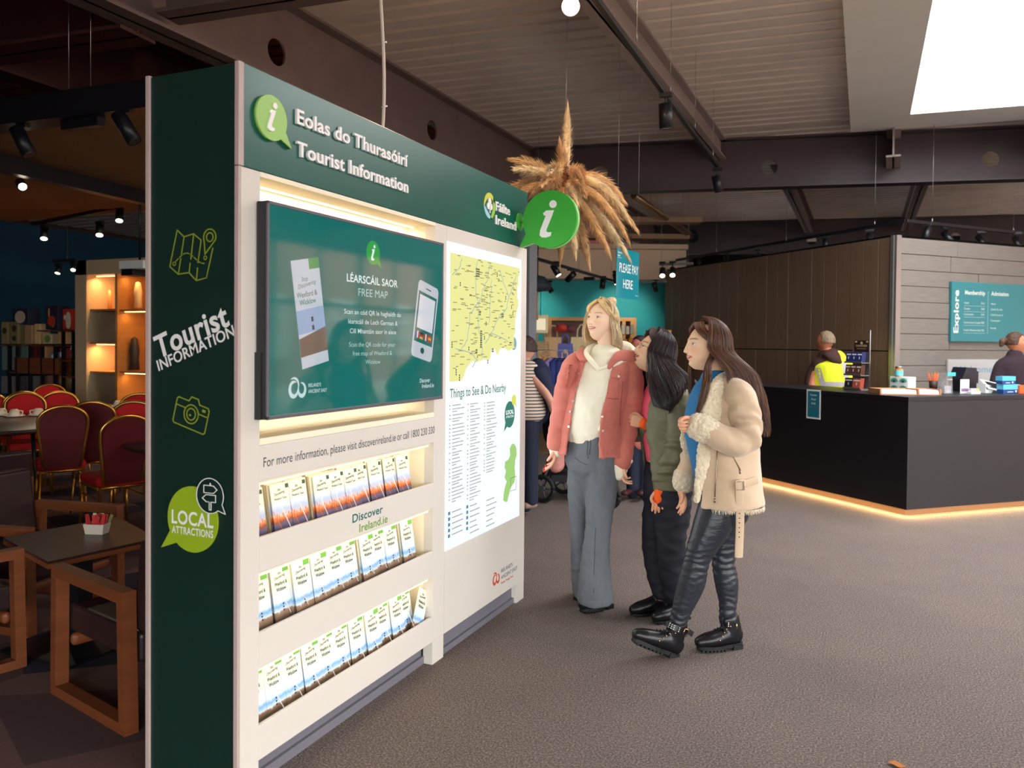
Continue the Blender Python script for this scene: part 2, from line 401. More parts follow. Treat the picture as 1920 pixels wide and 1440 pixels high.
# shop behind: teal wall square to the aisle, cream bulkhead above
def aisle(px, dep, z): 
    p = at(px, 640, dep); return V((p.x, p.y, z))
ax = V((math.cos(YAW), math.sin(YAW), 0)); ay = V((-math.sin(YAW), math.cos(YAW), 0))
c0 = EYE+ay*14.0
M_sh = Matrix.Translation((c0.x, c0.y, 0)) @ Matrix.Rotation(YAW, 4, 'Z')
struct('wall_shop', MB().box((-2.6, 0, 0), (2.95, .2, 2.62), M_sh), M_teal)
struct('wall_shop_bulkhead', MB().box((-2.9, -.35, 2.62), (2.95, .2, 3.12), M_sh).box((-2.9, -.5, 3.12), (2.95, .2, 3.2), M_sh), M_cream)
struct('trim_1', MB().box((-2.9, -.6, 3.28), (2.95, -.3, 3.36), M_sh).box((-2.9, -1.5, 3.42), (2.95, -1.2, 3.5), M_sh), mat('tan_timber_trim', rgb(150, 118, 92), .6))

# timber-boarded wall running back to the left, stone-plank wall running back to the right
WC = V((.29, 9.99, 0))
M_w = Matrix.Translation(WC) @ Matrix.Rotation(math.atan2(.705, -.709), 4, 'Z')    # local +x along the boards (away), +y to its left = towards the hall
wl_ = struct('wall_timber', MB().box((.12, -.25, 0), (4.75, -.035, 2.76), M_w), M_out)
bw = .2155; brd = MB().bbox((.004, -.03, 1.462), (bw-.004, 0, 2.745), .004).mesh('board'); brd.materials.append(M_board)
brd2 = MB().bbox((.004, -.03, .05), (bw-.004, 0, 1.45), .004).mesh('board'); brd2.materials.append(M_board)
for i in range(22):
    for bm_ in (brd, brd2):
        o = bpy.data.objects.new('board', bm_); COL.objects.link(o); o.parent = wl_
        o.matrix_world = M_w @ Matrix.Translation((i*bw, rnd.uniform(-.004, .003), 0))
struct('trim_2', MB().box((-.05, -.06, 0), (.0, .012, 2.76), M_w), M_steel)
M_s = Matrix.Translation(WC) @ Matrix.Rotation(math.atan2(.719, .695), 4, 'Z')  # local +x along the stone, hall on its -y side
ws = struct('wall_stone', MB().box((.06, .03, 0), (5.2, .25, 2.76), M_s), M_out)
ch = .1815
joints = {1: .95, 2: 1.85, 6: 1.1, 7: 1.0, 11: .86, 12: 2.0}
for i in range(15):
    z0 = 2.745-(i+1)*ch; z1 = z0+ch-.005
    if z0 < -.01: z0 = 0
    cuts = [.0, {1: .9, 13: 1.2}.get(i, 1.0+.9*((i*37) % 10)/10 if i not in (1, 6, 8) else .9+.1*(i % 3)), 3.1, 5.2]
    for xa, xb in zip(cuts, cuts[1:]):
        o = obj('stone_plank', MB().bbox((xa+.003, rnd.uniform(-.004, .004), z0), (xb-.003, .032, z1), .005), M_stone, ws); o.matrix_world = M_s
struct('trim_3', MB().box((-.02, -.012, 0), (.012, .03, 2.76), M_s), M_steel)
struct('wall_box_top', MB().add([tuple(WC+V((0, 0, 2.765))), tuple(M_w @ V((4.75, 0, 2.765))), (1.0, 17, 2.765), tuple(M_s @ V((5.2, 0, 2.765)))], [(0, 3, 2, 1)]), M_out)

# glazed right wall and entrance behind the camera, both extended to add light
def glass_mat():
    m = bpy.data.materials.new('window_glass'); m.use_nodes = True; N = m.node_tree.nodes; L = m.node_tree.links; N.clear()
    o = N.new('ShaderNodeOutputMaterial'); t = N.new('ShaderNodeBsdfTransparent'); g = N.new('ShaderNodeBsdfGlossy'); g.inputs['Roughness'].default_value = .02
    mx = N.new('ShaderNodeMixShader'); mx.inputs[0].default_value = .06; t.inputs[0].default_value = (.96, .98, .97, 1)
    L.new(t.outputs[0], mx.inputs[1]); L.new(g.outputs[0], mx.inputs[2]); L.new(mx.outputs[0], o.inputs[0]); return m
M_glass = glass_mat()
k = 0
for i in range(9):
    y0 = -5+i*2.72; k += 1
    w = struct('window_%d' % k, MB().box((6.1, y0, 0), (6.2, y0+.09, 3.4)).box((6.1, y0, .0), (6.2, y0+2.72, .12)).box((6.1, y0, 2.2), (6.2, y0+2.72, 2.28)).box((6.1, y0, 3.32), (6.2, y0+2.72, 3.4)).box((6.12, y0+1.36, 0), (6.18, y0+1.41, 3.4)), M_frame)
    obj('pane', MB().box((6.14, y0+.09, .12), (6.15, y0+2.72, 3.32)), M_glass, w)
struct('wall_right', MB().box((6.1, -5.2, 3.4), (6.3, 22, 5)).box((6.1, 19.48, 0), (6.3, 22, 5)), M_cream)
for i in range(4):
    x0 = -1.05+i*1.8; k += 1
    w = struct('window_%d' % k, MB().box((x0, -5.3, 0), (x0+.09, -5.2, 3.4)).box((x0, -5.3, 0), (x0+1.8, -5.2, .12)).box((x0, -5.3, 2.2), (x0+1.8, -5.2, 2.28)).box((x0, -5.3, 3.32), (x0+1.8, -5.2, 3.4)), M_frame)
    obj('pane', MB().box((x0+.09, -5.26, .12), (x0+1.8, -5.25, 3.32)), M_glass, w)
# outdoors: ground and a brick building that the screen and the glass show as reflections
M_ground = mat('neutral_bounce_ground', rgb(168, 152, 138), .9, noise=(2, .12))  # lawn turned pale gravel to keep green bounce light out of the hall
struct('ground_outside', MB().box((6.31, -30, -.3), (60, 50, -.05)).box((-12, -60, -.3), (60, -6.3, -.05)), M_ground)
def brick_mat():
    m = mat('orange_brick', rgb(170, 96, 66), .85); N = m.node_tree.nodes; L = m.node_tree.links
    t = N.new('ShaderNodeTexCoord'); s = N.new('ShaderNodeSeparateXYZ'); c = N.new('ShaderNodeCombineXYZ'); b = N.new('ShaderNodeTexBrick')
    b.inputs['Scale'].default_value = 4; b.inputs['Color1'].default_value = rgb(180, 98, 64); b.inputs['Color2'].default_value = rgb(150, 84, 60); b.inputs['Mortar'].default_value = rgb(180, 165, 150)
    L.new(t.outputs['Object'], s.inputs[0]); L.new(s.outputs['Y'], c.inputs['X']); L.new(s.outputs['Z'], c.inputs['Y']); L.new(c.outputs[0], b.inputs['Vector']); L.new(b.outputs['Color'], N['Principled BSDF'].inputs['Base Color']); return m
hs = struct('building_outside', MB().box((15, 6, -.1), (21, 34, 6.0)), brick_mat())
M_wpaint = mat('white_window_paint', rgb(235, 235, 230), .5)
for i in range(6):
    y = 8+i*4.2
    mb = MB().box((14.9, y, 1.0), (15, y+1.8, 1.1)).box((14.9, y, 3.0), (15, y+1.8, 3.1)).box((14.9, y, 1.0), (15, y+.1, 3.1)).box((14.9, y+1.7, 1), (15, y+1.8, 3.1))
    for q in (.45, .9, 1.35): mb.box((14.92, y+q-.03, 1), (14.99, y+q+.03, 3.1))
    for q in (1.7, 2.4): mb.box((14.92, y, q-.03), (14.99, y+1.8, q+.03))
    obj('window_frame', mb, M_wpaint, hs)
# ================================================================ THE INFORMATION STAND
M_white = mat('warm_white_laminate', rgb(214, 206, 198), .45, noise=(2, .015))
M_trim = mat('pinkish_white_edging', rgb(186, 164, 158), .45)
M_green = mat('dark_green_laminate', rgb(14, 84, 74), .28, noise=(1.5, .05))
M_gside = mat('deep_green_graphic', rgb(9, 40, 34), .5, noise=(1.5, .10))
M_lime = mat('lime_print', rgb(150, 176, 30), .5)
M_olive = mat('olive_green_line', rgb(132, 146, 40), .5)
M_bub = mat('light_green_acrylic', rgb(150, 196, 96), .4)
M_letter = mat('white_acrylic_letter', rgb(240, 236, 236), .4)
M_plinth = mat('grey_vinyl_plinth', rgb(116, 112, 122), .4)
M_ink = mat('charcoal_print', rgb(52, 60, 72), .6)
M_tink = mat('teal_print', rgb(20, 96, 92), .6)
M_gink = mat('green_print', rgb(110, 150, 50), .6)
M_inner = mat('cream_white_lining', rgb(244, 232, 206), .5)
HZ = 2.386; UL = 2.36
kiosk = thing('information_stand', 'tall green and white tourist information stand with screen, leaflet shelves and backlit map', 'information stand', (-1.818, 1.974, 0), PI/2)
K = kiosk
sp = obj('side_panel', MB().box((.006, .014, 0), (.03, .386, HZ-.004)), M_gside, K); tag(sp, 'dark green side panel with icons and white lettering')
obj('edge_trim', MB().bbox((-.002, -.002, 2.058), (.022, .016, HZ), .002).bbox((-.002, -.002, 0), (.01, .016, 2.056), .002), M_trim, K)
obj('edge_trim', MB().bbox((-.002, .384, 0), (.02, .402, HZ), .002), M_trim, K)
obj('header', MB().bbox((.022, 0, 2.058), (UL, .05, HZ), .002), M_green, K)
obj('back_panel', MB().box((.02, .38, 0), (UL, .40, HZ)).box((UL-.03, .05, 0), (UL, .38, HZ)).box((.03, .05, HZ-.03), (UL-.03, .38, HZ-.005)), M_white, K)
obj('post', MB().bbox((.008, 0, 0), (.1, .05, 2.056), .002), M_white, K)
obj('front_panel', MB().bbox((1.268, 0, .11), (1.379, .05, 2.056), .002).box((2.276, .0, .11), (UL, .05, 2.056)).box((1.379, 0, 1.987), (2.276, .05, 2.056)).box((1.379, 0, .11), (2.276, .05, .503)), M_white, K)
obj('post', MB().bbox((1.268, 0, 0), (1.375, .05, .11), .001), M_white, K)
obj('post', MB().bbox((2.25, 0, 0), (UL, .05, .11), .001), M_white, K)
obj('plinth', MB().box((.1, .06, 0), (1.268, .08, .13)).box((1.37, .03, 0), (2.25, .05, .12)).box((.1, .045, 0), (1.268, .06, .035)).box((1.375, .015, 0), (2.25, .03, .03)), M_plinth, K)
obj('screen_recess', MB().box((.1, .15, 1.18), (1.268, .17, 2.056)).box((.085, .05, 1.18), (.1, .17, 2.056)).box((1.268, .05, 1.18), (1.283, .17, 2.056)).box((.1, .0, 2.04), (1.268, .17, 2.056)).box((.1, 0, 1.158), (1.268, .17, 1.18)), M_inner, K)
obj('text_panel', MB().bbox((.1, 0, 1.04), (1.268, .02, 1.157), .002), M_white, K)
pt = MB(); put_text(pt, 'For more information, please visit discoverireland.ie or call 1800 230 330', .118, 1.083, 1.155, .034, y=-.0005, depth=0, bold=.0); obj('lettering', pt, M_ink, K)
# leaflet bays
lip_z = [(.735, .852), (.415, .535), (.108, .225)]
tops = [1.04, .735, .415]
for i, (a, b_) in enumerate(lip_z):
    obj('shelf_lip', MB().bbox((.1, 0, a), (1.268, .014, b_), .002), M_white, K)
    bay = MB().box((.1, .13, a), (1.268, .15, tops[i]+.02)).box((.1, .014, a), (1.268, .15, a+.012)).box((.085, .05, a), (.1, .15, tops[i])).box((1.268, .05, a), (1.283, .15, tops[i])).box((.1, .02, tops[i]-.012), (1.268, .15, tops[i]))
    obj('leaflet_bay', bay, M_inner, K)
M_led = glow('warm_led_strip', (1, .80, .48, 1), 2)
for z in (1.026, .720, .400):
    obj('light_strip', MB().box((.11, .024, z-.006), (1.26, .032, z)), M_led, K)
    L = area_light('shelf_light', (.68, .03, z-.01), (0, .7, -1), 1.12, .012, .2, (1, .80, .5), parent=K)
obj('light_strip', MB().box((.11, .11, 2.034), (1.26, .125, 2.04)), M_led, K)
area_light('recess_light', (.68, .112, 2.03), (0, .25, -1), 1.12, .012, 1.2, (1, .82, .54), parent=K)
area_light('recess_light', (.68, .112, 1.19), (0, .25, 1), 1.12, .012, .25, (1, .82, .54), parent=K)
pt = MB(); put_text(pt, 'Discover', .625, .795, .215, .034, y=-.0005, bold=.016); obj('lettering', pt, M_tink, K)
pt = MB(); put_text(pt, 'Ireland.ie', .672, .748, .205, .034, y=-.0005, bold=.016); obj('lettering', pt, M_gink, K)
# header graphics
def letters(mb, m, parent):          # each stuck-on letter is a piece of its own (dots and accents stay with their letter)
    n = len(mb.v); par = list(range(n))
    def find(i):
        while par[i] != i: par[i] = par[par[i]]; i = par[i]
        return i
    for f in mb.f:
        for q in f[1:]: par[find(q)] = find(f[0])
    isl = {}
    for fi, f in enumerate(mb.f): isl.setdefault(find(f[0]), []).append(fi)
    it = []
    for fs in isl.values():
        vs = {i for fi in fs for i in mb.f[fi]}; it.append([min(mb.v[i][0] for i in vs), max(mb.v[i][0] for i in vs), fs])
    it.sort(key=lambda a: -(a[1]-a[0])); grp = []
    for a in it:
        c = (a[0]+a[1])/2
        for g in grp:
            if g[0]-.001 <= c <= g[1]+.001: g[2] += a[2]; break
        else: grp.append(a)
    for g in sorted(grp):
        idx = sorted({i for fi in g[2] for i in mb.f[fi]}); mp = {k: j for j, k in enumerate(idx)}; q = MB(); q.add([mb.v[i] for i in idx], [[mp[i] for i in mb.f[fi]] for fi in g[2]]); obj('raised_letter', q, m, parent)
def info_i(mb, cx, cz, h, y, depth, M=None):      # the slanted lower-case i
    sl = .26
    def S(x, z): return (cx+(x+z*sl)*h, cz+z*h)
    p = [S(-.17, .16), S(-.10, .235), S(.13, .235), S(.045, -.22), S(.05, -.30), S(.10, -.345), S(.20, -.35), S(.21, -.46), S(.10, -.50), S(-.04, -.49), S(-.125, -.42), S(-.13, -.30), S(-.055, .12), S(-.13, .11)]
    # drawn as three convex pieces
    mb.prism([p[0], p[1], p[2], S(.10, .05), S(-.06, .09), p[13]], y-depth, y, M)
    mb.prism([S(-.07, .12), S(.12, .12), S(.045, -.3), S(-.13, -.3)], y-depth-.0005, y, M)
    mb.prism([S(-.13, -.28), S(.045, -.28), S(.06, -.33), S(.11, -.36), S(.215, -.36), S(.22, -.46), S(.10, -.50), S(-.03, -.49), S(-.11, -.43)], y-depth-.001, y, M)
    mb.prism(circ(cx+(.055+.40*sl)*h, cz+.40*h, .105*h, 24), y-depth, y, M)
b1 = obj('bubble_badge', MB().prism(bubble(.140, 2.240, .074, (.238, 2.160), half=.26), -.014, 0, smooth=True), M_bub, K); tag(b1, 'light green speech bubble badge')
mb = MB(); info_i(mb, .135, 2.243, .098, -.014, .004); obj('letter_i', mb, M_letter, b1)
mb = MB(); put_text(mb, 'Eolas do Thurasóirí', .272, 2.257, .735, .052, y=-.0, depth=.010, bold=.020); letters(mb, M_letter, K)
mb = MB(); put_text(mb, 'Tourist Information', .274, 2.147, .738, .052, y=-.0, depth=.010, bold=.020); letters(mb, M_letter, K)
# logo: ring of three colours around a shamrock
LX, LZ = 1.842, 2.225
def arc_band(cx, cz, r0, r1, a0, a1, sx=1, n=24, taper=True):
    o = []; i_ = []
    for k in range(n+1):
        a = a0+(a1-a0)*k/n; q = math.sin(PI*k/n)**.6 if taper else 1
        o.append((cx+r1*sx*math.cos(a), cz+r1*math.sin(a))); i_.append((cx+(r1-(r1-r0)*q)*sx*math.cos(a), cz+(r1-(r1-r0)*q)*math.sin(a)))
    return o, i_
def band(mb, cx, cz, r0, r1, a0, a1, y, t, sx=1, M=None):
    o, i_ = arc_band(cx, cz, r0, r1, a0, a1, sx)
    for k in range(len(o)-1): 
        if (V(o[k])-V(o[k+1])).length > 1e-7: mb.prism([o[k], o[k+1], i_[k+1], i_[k]], y-t, y, M)
for nm, c, a0, a1 in (('logo_ring', (196, 200, 66), .3, 3.3), ('logo_ring', (150, 200, 215), 3.2, 5.1), ('logo_ring', (150, 190, 70), -1.5, .9)):
    mb = MB(); band(mb, LX, LZ, .040, .068, a0, a1, 0, .004); obj(nm, mb, mat('logo_ink', rgb(*c), .5), K)
mb = MB()
for a in (PI/2, PI/2+2.09, PI/2-2.09): mb.prism(circ(LX+.018*math.cos(a), LZ+.006+.018*math.sin(a), .0175, 20), -.005, 0)
mb.prism([(LX-.003, LZ), (LX+.004, LZ), (LX+.010, LZ-.036), (LX+.003, LZ-.038)], -.005, 0); obj('shamrock', mb, M_letter, K)
mb = MB(); put_text(mb, 'Fáilte', 1.915, 2.213, .185, .050, depth=.007, bold=.016); letters(mb, M_letter, K); mb = MB(); put_text(mb, 'Ireland', 1.915, 2.141, .275, .050, depth=.007, bold=.016); letters(mb, M_letter, K)
# two linked spirals and lettering, low on the front
def spirals(mb, cx, cz, s, y, t, M=None):
    band(mb, cx-.26*s, cz, .17*s, .36*s, .9, 6.6, y, t, .85, M); band(mb, cx-.22*s, cz+.20*s, .20*s, .30*s, -.6, 2.4, y, t, 1, M)
    band(mb, cx+.26*s, cz-.04*s, .15*s, .32*s, 2.2, 8.2, y, t, .85, M)
mb = MB(); spirals(mb, 1.972, .215, .082, -.0003, .0008); obj('spiral_logo', mb, mat('vermilion_print', rgb(206, 66, 34), .6), K)
mb = MB(); put_text(mb, "IRELAND'S", 2.035, .232, .155, .022, y=-.0006, bold=.0); put_text(mb, 'ANCIENT EAST', 2.035, .196, .225, .022, y=-.0006, bold=.0); obj('lettering', mb, M_ink, K)
mb = MB(); put_text(mb, 'Wander Through Time', 2.033, .168, .165, .013, y=-.0006); obj('lettering', mb, mat('red_print', rgb(190, 80, 60), .6), K)

# backlit map poster
M_lb = glow('backlit_white', (.93, .97, 1, 1), 1.0)
lb = obj('lightbox', MB().box((1.381, -.004, .505), (2.274, .03, 1.985)), M_lb, K); tag(lb, 'glowing white poster with a yellow regional map and lists')
def LBp(u, z): return (1.381+u*.893, .505+z*1.48)
def MP(z): return .548+(z-.30)*.627
mb = MB(); coast = [(a_, MP(b_)) for a_, b_ in [(.03, .30), (.03, .965), (.965, .965), (.955, .90), (.93, .82), (.95, .74), (.90, .64), (.90, .58), (.88, .50), (.90, .475), (.80, .455), (.74, .475), (.68, .47), (.64, .43), (.60, .47), (.56, .47), (.53, .405), (.45, .41), (.36, .395), (.30, .405), (.22, .36), (.20, .325), (.16, .30)]]
# drawn in vertical slices so the outline may turn back
def slices(mb, poly, y, t, n=60):
    us = [p[0] for p in poly]; u0, u1 = min(us), max(us)
    for k in range(n):
        a = u0+(u1-u0)*k/n; b = u0+(u1-u0)*(k+1)/n; c = (a+b)/2; zs = []
        for i in range(len(poly)):
            p, q = poly[i], poly[(i+1) % len(poly)]
            if (p[0] <= c) != (q[0] <= c): zs.append(p[1]+(q[1]-p[1])*(c-p[0])/(q[0]-p[0]))
        zs.sort()
        for j in range(0, len(zs)-1, 2): mb.prism([LBp(a, zs[j]), LBp(b, zs[j]), LBp(b, zs[j+1]), LBp(a, zs[j+1])], y-t, y)
slices(mb, coast, -.004, .0006); obj('map_land', mb, glow('backlit_yellow_land', rgb(232, 232, 148), 1.0), lb)
mb = MB()
for pl in ([(.16, .95), (.14, .90), (.05, .85)], [(.35, .95), (.33, .83), (.36, .72), (.27, .66), (.24, .52), (.17, .47)], [(.52, .95), (.49, .86), (.43, .80), (.37, .70), (.37, .60), (.42, .50), (.43, .42)], [(.92, .93), (.86, .84), (.80, .78), (.76, .70), (.66, .66), (.55, .56), (.47, .50)], [(.10, .47), (.27, .45), (.36, .41), (.30, .37)], [(.66, .93), (.72, .86), (.80, .78)], [(.54, .56), (.72, .53), (.80, .51)], [(.55, .86), (.53, .74), (.52, .62)]):
    f = []
    for (a, b) in zip(pl, pl[1:]):
        for s in range(5):
            q = s/5; f.append(LBp(a[0]+(b[0]-a[0])*q+.006*math.sin(40*(a[0]+q)), MP(a[1]+(b[1]-a[1])*q)))
    f.append(LBp(pl[-1][0], MP(pl[-1][1]))); stroke(mb, f, .0035, -.0048, .0003)
mb.prism([LBp(.885+.045*math.cos(a*PI/8), MP(.50)+.025*math.sin(a*PI/8)) for a in range(16)], -.0045, -.0042)
obj('map_river', mb, glow('backlit_river_blue', rgb(128, 170, 190), .95), lb)
mb = MB(); r2 = random.Random(3)
def inside(poly, x, y):
    c = False
    for i in range(len(poly)):
        p, q = poly[i], poly[(i+1) % len(poly)]
        if (p[1] > y) != (q[1] > y) and x < (q[0]-p[0])*(y-p[1])/(q[1]-p[1])+p[0]: c = not c
    return c
def dash(mb, u, z, w, h, y=-.0050):      # a run of letter-sized ticks
    x, zz = LBp(u, z); e = x+w; 
    while x < e:
        a = r2.uniform(.0022, .0048); mb.add([(x, y, zz), (x+a, y, zz), (x+a, y, zz+h*r2.choice((.7, .7, 1))), (x, y, zz+h*.75)], [(0, 1, 2, 3)]); x += a+.0013
n = 0
while n < 190:
    u, z = r2.uniform(.04, .95), r2.uniform(.552, .96)
    if inside(coast, u, z) and inside(coast, min(u+.05, .96), z): dash(mb, u, z, r2.uniform(.022, .05), .006); n += 1
st1_ = obj('map_place_names', mb, glow('backlit_brown_ink', rgb(120, 112, 70), .8), lb)
mb = MB()
def squares(u, z, nx, nz):
    for i in range(nx):
        for j in range(nz):
            x, zz = LBp(u, MP(z)); x += i*.0115; zz += j*.0115; mb.box((x, -.0054, zz), (x+.0085, -.0049, zz+.0085))
for s in ((.335, .865, 4, 4), (.40, .475, 2, 8), (.05, .475, 1, 3), (.69, .655, 3, 2), (.38, .655, 2, 2), (.10, .33, 1, 3), (.34, .445, 2, 2), (.56, .45, 2, 2), (.75, .76, 1, 2), (.14, .80, 1, 2), (.26, .755, 2, 1), (.62, .885, 1, 2), (.64, .86, 1, 1), (.47, .60, 1, 2), (.82, .50, 2, 1), (.86, .67, 1, 2), (.84, .71, 1, 2), (.45, .52, 1, 2), (.25, .46, 1, 2), (.14, .30, 1, 3), (.50, .385, 1, 2), (.36, .42, 1, 1), (.80, .53, 1, 1), (.48, .77, 1, 1)): squares(*s)
st4_ = obj('map_markers', mb, glow('backlit_black_ink', rgb(46, 46, 34), .8), lb)
M_bteal = glow('backlit_teal_ink', rgb(36, 128, 112), .9)
mb = MB(); x, z = LBp(.035, .495); put_text(mb, 'Things to See & Do Nearby', x, z, .655, .046, y=-.0052, bold=.008); obj('lettering', mb, M_bteal, lb)
mb = MB()
for c in range(3):
    z = .468-.004*c; u0 = .03+c*.215
    for k in range((22, 21, 17)[c]):
        dash(mb, u0, z, .010, .008); dash(mb, u0+.035, z, r2.uniform(.08, .13), .006)
        if r2.random() < .35: z -= .0085; dash(mb, u0+.035, z, r2.uniform(.04, .08), .006)
        z -= .0118
st2_ = obj('attraction_list', mb, glow('backlit_grey_ink', rgb(118, 128, 140), .9), lb)
mb = MB()
for c in range(3):
    for k in range((5, 6, 6)[c]): dash(mb, .05+c*.215+.02, .118-c*.004-k*.0185, r2.uniform(.07, .13), .0065)
st3_ = obj('map_key_text', mb, glow('backlit_slate_ink', rgb(100, 112, 124), .9), lb)
mb = MB()
for c in range(2):
    for k in range(5): x, z = LBp(.025+c*.215, .114-c*.002-k*.0185); mb.box((x, -.0054, z), (x+.020, -.0049, z+.016))
obj('map_key_icons', mb, glow('backlit_blue_icon', rgb(70, 140, 170), .9), lb)
for q_ in (st1_, st2_, st3_, st4_): q_['kind'] = 'stuff'
x, z = LBp(.83, .405); mb = MB(); mb.prism(bubble(x, z, .074, (x-.075, z-.088), sx=.92, half=.24), -.0055, -.0045); obj('bubble_print', mb, M_bteal, lb)
mb = MB(); put_text(mb, 'LOCAL', x, z+.002, .105, .024, y=-.0062, align='C', bold=.03); put_text(mb, 'ATTRACTIONS', x, z-.018, .105, .013, y=-.0062, align='C', bold=.01); obj('lettering', mb, glow('backlit_pure_white', (1, 1, 1, 1), 1.1), lb)
mb = MB(); mb.prism(bubble(x+.055, z+.078, .030, (x+.095, z+.035), half=.3), -.0064, -.0057); obj('bubble_print', mb, glow('backlit_lemon', rgb(222, 224, 96), 1), lb)
ire = [(.30, .0), (.36, .06), (.46, .14), (.52, .22), (.70, .27), (.84, .30), (.88, .42), (.84, .55), (.86, .68), (.98, .78), (.96, .90), (.80, .99), (.62, 1.0), (.46, .93), (.50, .80), (.36, .74), (.12, .72), (.10, .62), (.20, .55), (.10, .45), (.26, .36), (.14, .28), (.06, .18), (.02, .06), (.14, .02)]
mb = MB(); px, pz = .74, .075
ire2 = [(px+a*.21, pz+b*.215) for a, b in ire]; slices(mb, ire2, -.0044, .0006, 40); obj('island_map', mb, glow('backlit_leaf_green', rgb(158, 208, 118), 1.0), lb)
mb = MB(); a = LBp(px+.115, pz+.035); b_ = LBp(px+.20, pz+.085); stroke(mb, [(a[0], a[1]), (b_[0], a[1]), (b_[0], b_[1]), (a[0], b_[1])], .002, -.0052, .0004, True); obj('island_map_frame', mb, glow('backlit_dark_ink', rgb(30, 60, 60), .8), lb)
area_light('lightbox_glow', (1.83, -.012, 1.25), (0, -1, 0), .88, 1.46, 3, (.93, .97, 1), parent=K)

# side graphics: local frame s across (0 at the back edge .. .40 at the front), z up, facing the aisle
M_side = Matrix(((0, 1, 0, .006), (-1, 0, 0, .401), (0, 0, 1, 0), (0, 0, 0, 1)))
def side(name, m, fn): 
    mb = MB(); fn(mb); o = obj(name, mb, m, sp); return o
E = -.0005
def g_map(mb):
    w = .0042
    A, B_, C, D, E_ = (.136, 1.866), (.166, 1.842), (.208, 1.850), (.237, 1.829), (.275, 1.806)
    a, b, c, d, e = (.103, 1.746), (.141, 1.720), (.188, 1.724), (.220, 1.697), (.263, 1.705)
    stroke(mb, [A, B_, C, (.240, 1.828)], w, E, .001, M=M_side); stroke(mb, [a, b, c, d, e], w, E, .001, M=M_side)
    for p, q in ((A, a), (B_, (.155, 1.786)), ((.152, 1.772), b), (C, (.196, 1.768)), ((.193, 1.755), c), ((.240, 1.826), (.226, 1.755)), ((.225, 1.738), d), ((.290, 1.800), e)): stroke(mb, [p, q], w, E, .001, M=M_side)
    stroke(mb, circ(.277, 1.836, .014, 24), w, E, .001, True, M=M_side)
    o = [(.277+.026*math.cos(t), 1.836+.026*math.sin(t)) for t in [PI*(-.12)+PI*1.24*k/24 for k in range(25)]]; stroke(mb, o+[(.257, 1.782)], w, E, .001, True, M=M_side)
    stroke(mb, circ(.258, 1.770, .006, 16), .003, E, .001, True, M=M_side); stroke(mb, circ(.123, 1.755, .006, 16), .003, E, .001, True, M=M_side)
    P = [(.130+.128*k/24, 1.770-.018*math.sin(k/24*5.4-.4+PI)) for k in range(25)]
    for k in range(0, 24, 3): stroke(mb, [P[k], P[k+1], P[min(k+2, 24)]], .0036, E, .001, M=M_side)
side('map_icon', M_olive, g_map)
def g_words(mb):
    put_text(mb, 'Tourist', .052, 1.440, .330, .078, y=E, depth=.001, bold=.022, rot=math.radians(20), M=M_side)
    put_text(mb, 'INFORMATION', .054, 1.398, .352, .038, y=E, depth=.001, bold=.012, rot=math.radians(20), M=M_side)
side('lettering', M_letter, g_words)
def rot2(pts, c, a): return [(c[0]+(x-c[0])*math.cos(a)-(z-c[1])*math.sin(a), c[1]+(x-c[0])*math.sin(a)+(z-c[1])*math.cos(a)) for x, z in pts]
def g_cam(mb):
    c = (.198, 1.259); a = math.radians(-15); w = .0042
    R = lambda pts: rot2([(c[0]+x, c[1]+z) for x, z in pts], c, a)
    stroke(mb, R([(-.066, .040), (-.020, .040), (-.012, .056), (.018, .056), (.028, .040), (.066, .040), (.072, .032), (.072, -.042), (.066, -.048), (-.066, -.048), (-.072, -.042), (-.072, .034)]), w, E, .001, True, M=M_side)
    stroke(mb, R(circ(0, 0, .031, 28)), w, E, .001, True, M=M_side); stroke(mb, R(circ(0, 0, .019, 24)), w, E, .001, True, M=M_side); stroke(mb, R([(-.006, -.004), (-.002, -.004)]), .006, E, .001, M=M_side)
    stroke(mb, R([(-.072, .014), (-.028, .014)]), w, E, .001, M=M_side); stroke(mb, R([(.029, .010), (.072, .010)]), w, E, .001, M=M_side); stroke(mb, R([(.046, .026), (.054, .026)]), .009, E, .001, M=M_side)
side('camera_icon', M_olive, g_cam)
bb = side('local_attractions_badge', M_lime, lambda mb: mb.prism(bubble(.209, .914, .109, (.070, .806), half=.22), E-.006, E, M_side, smooth=True))
side('lettering', M_letter, lambda mb: (put_text(mb, 'LOCAL', .210, .895, .182, .046, y=E-.007, align='C', bold=.022, M=M_side), put_text(mb, 'ATTRACTIONS', .210, .862, .180, .025, y=E-.007, align='C', bold=.016, M=M_side))).parent = bb
def g_sign(mb):
    stroke(mb, bubble(.288, .999, .057, (.353, .957-.012), half=.24), .0025, E-.0088, .001, True, M=M_side)
    w = .0025; q = E-.0088
    stroke(mb, [(.262, 1.032), (.303, 1.032), (.318, 1.020), (.303, 1.008), (.262, 1.008)], w, q, .001, True, M=M_side)
    stroke(mb, [(.312, 1.002), (.272, 1.002), (.256, .990), (.272, .979), (.312, .979)], w, q, .001, True, M=M_side)
    stroke(mb, [(.285, .979), (.285, .953), (.293, .953), (.293, .979)], w, q, .001, True, M=M_side); stroke(mb, [(.286, 1.032), (.289, 1.040), (.293, 1.032)], w, q, .001, M=M_side)
side('badge_backing', M_gside, lambda mb: mb.prism(bubble(.288, .999, .057, (.353, .945), half=.24), E-.0088, E-.0062, M_side)).parent = bb
side('signpost_icon', M_letter, g_sign).parent = bb
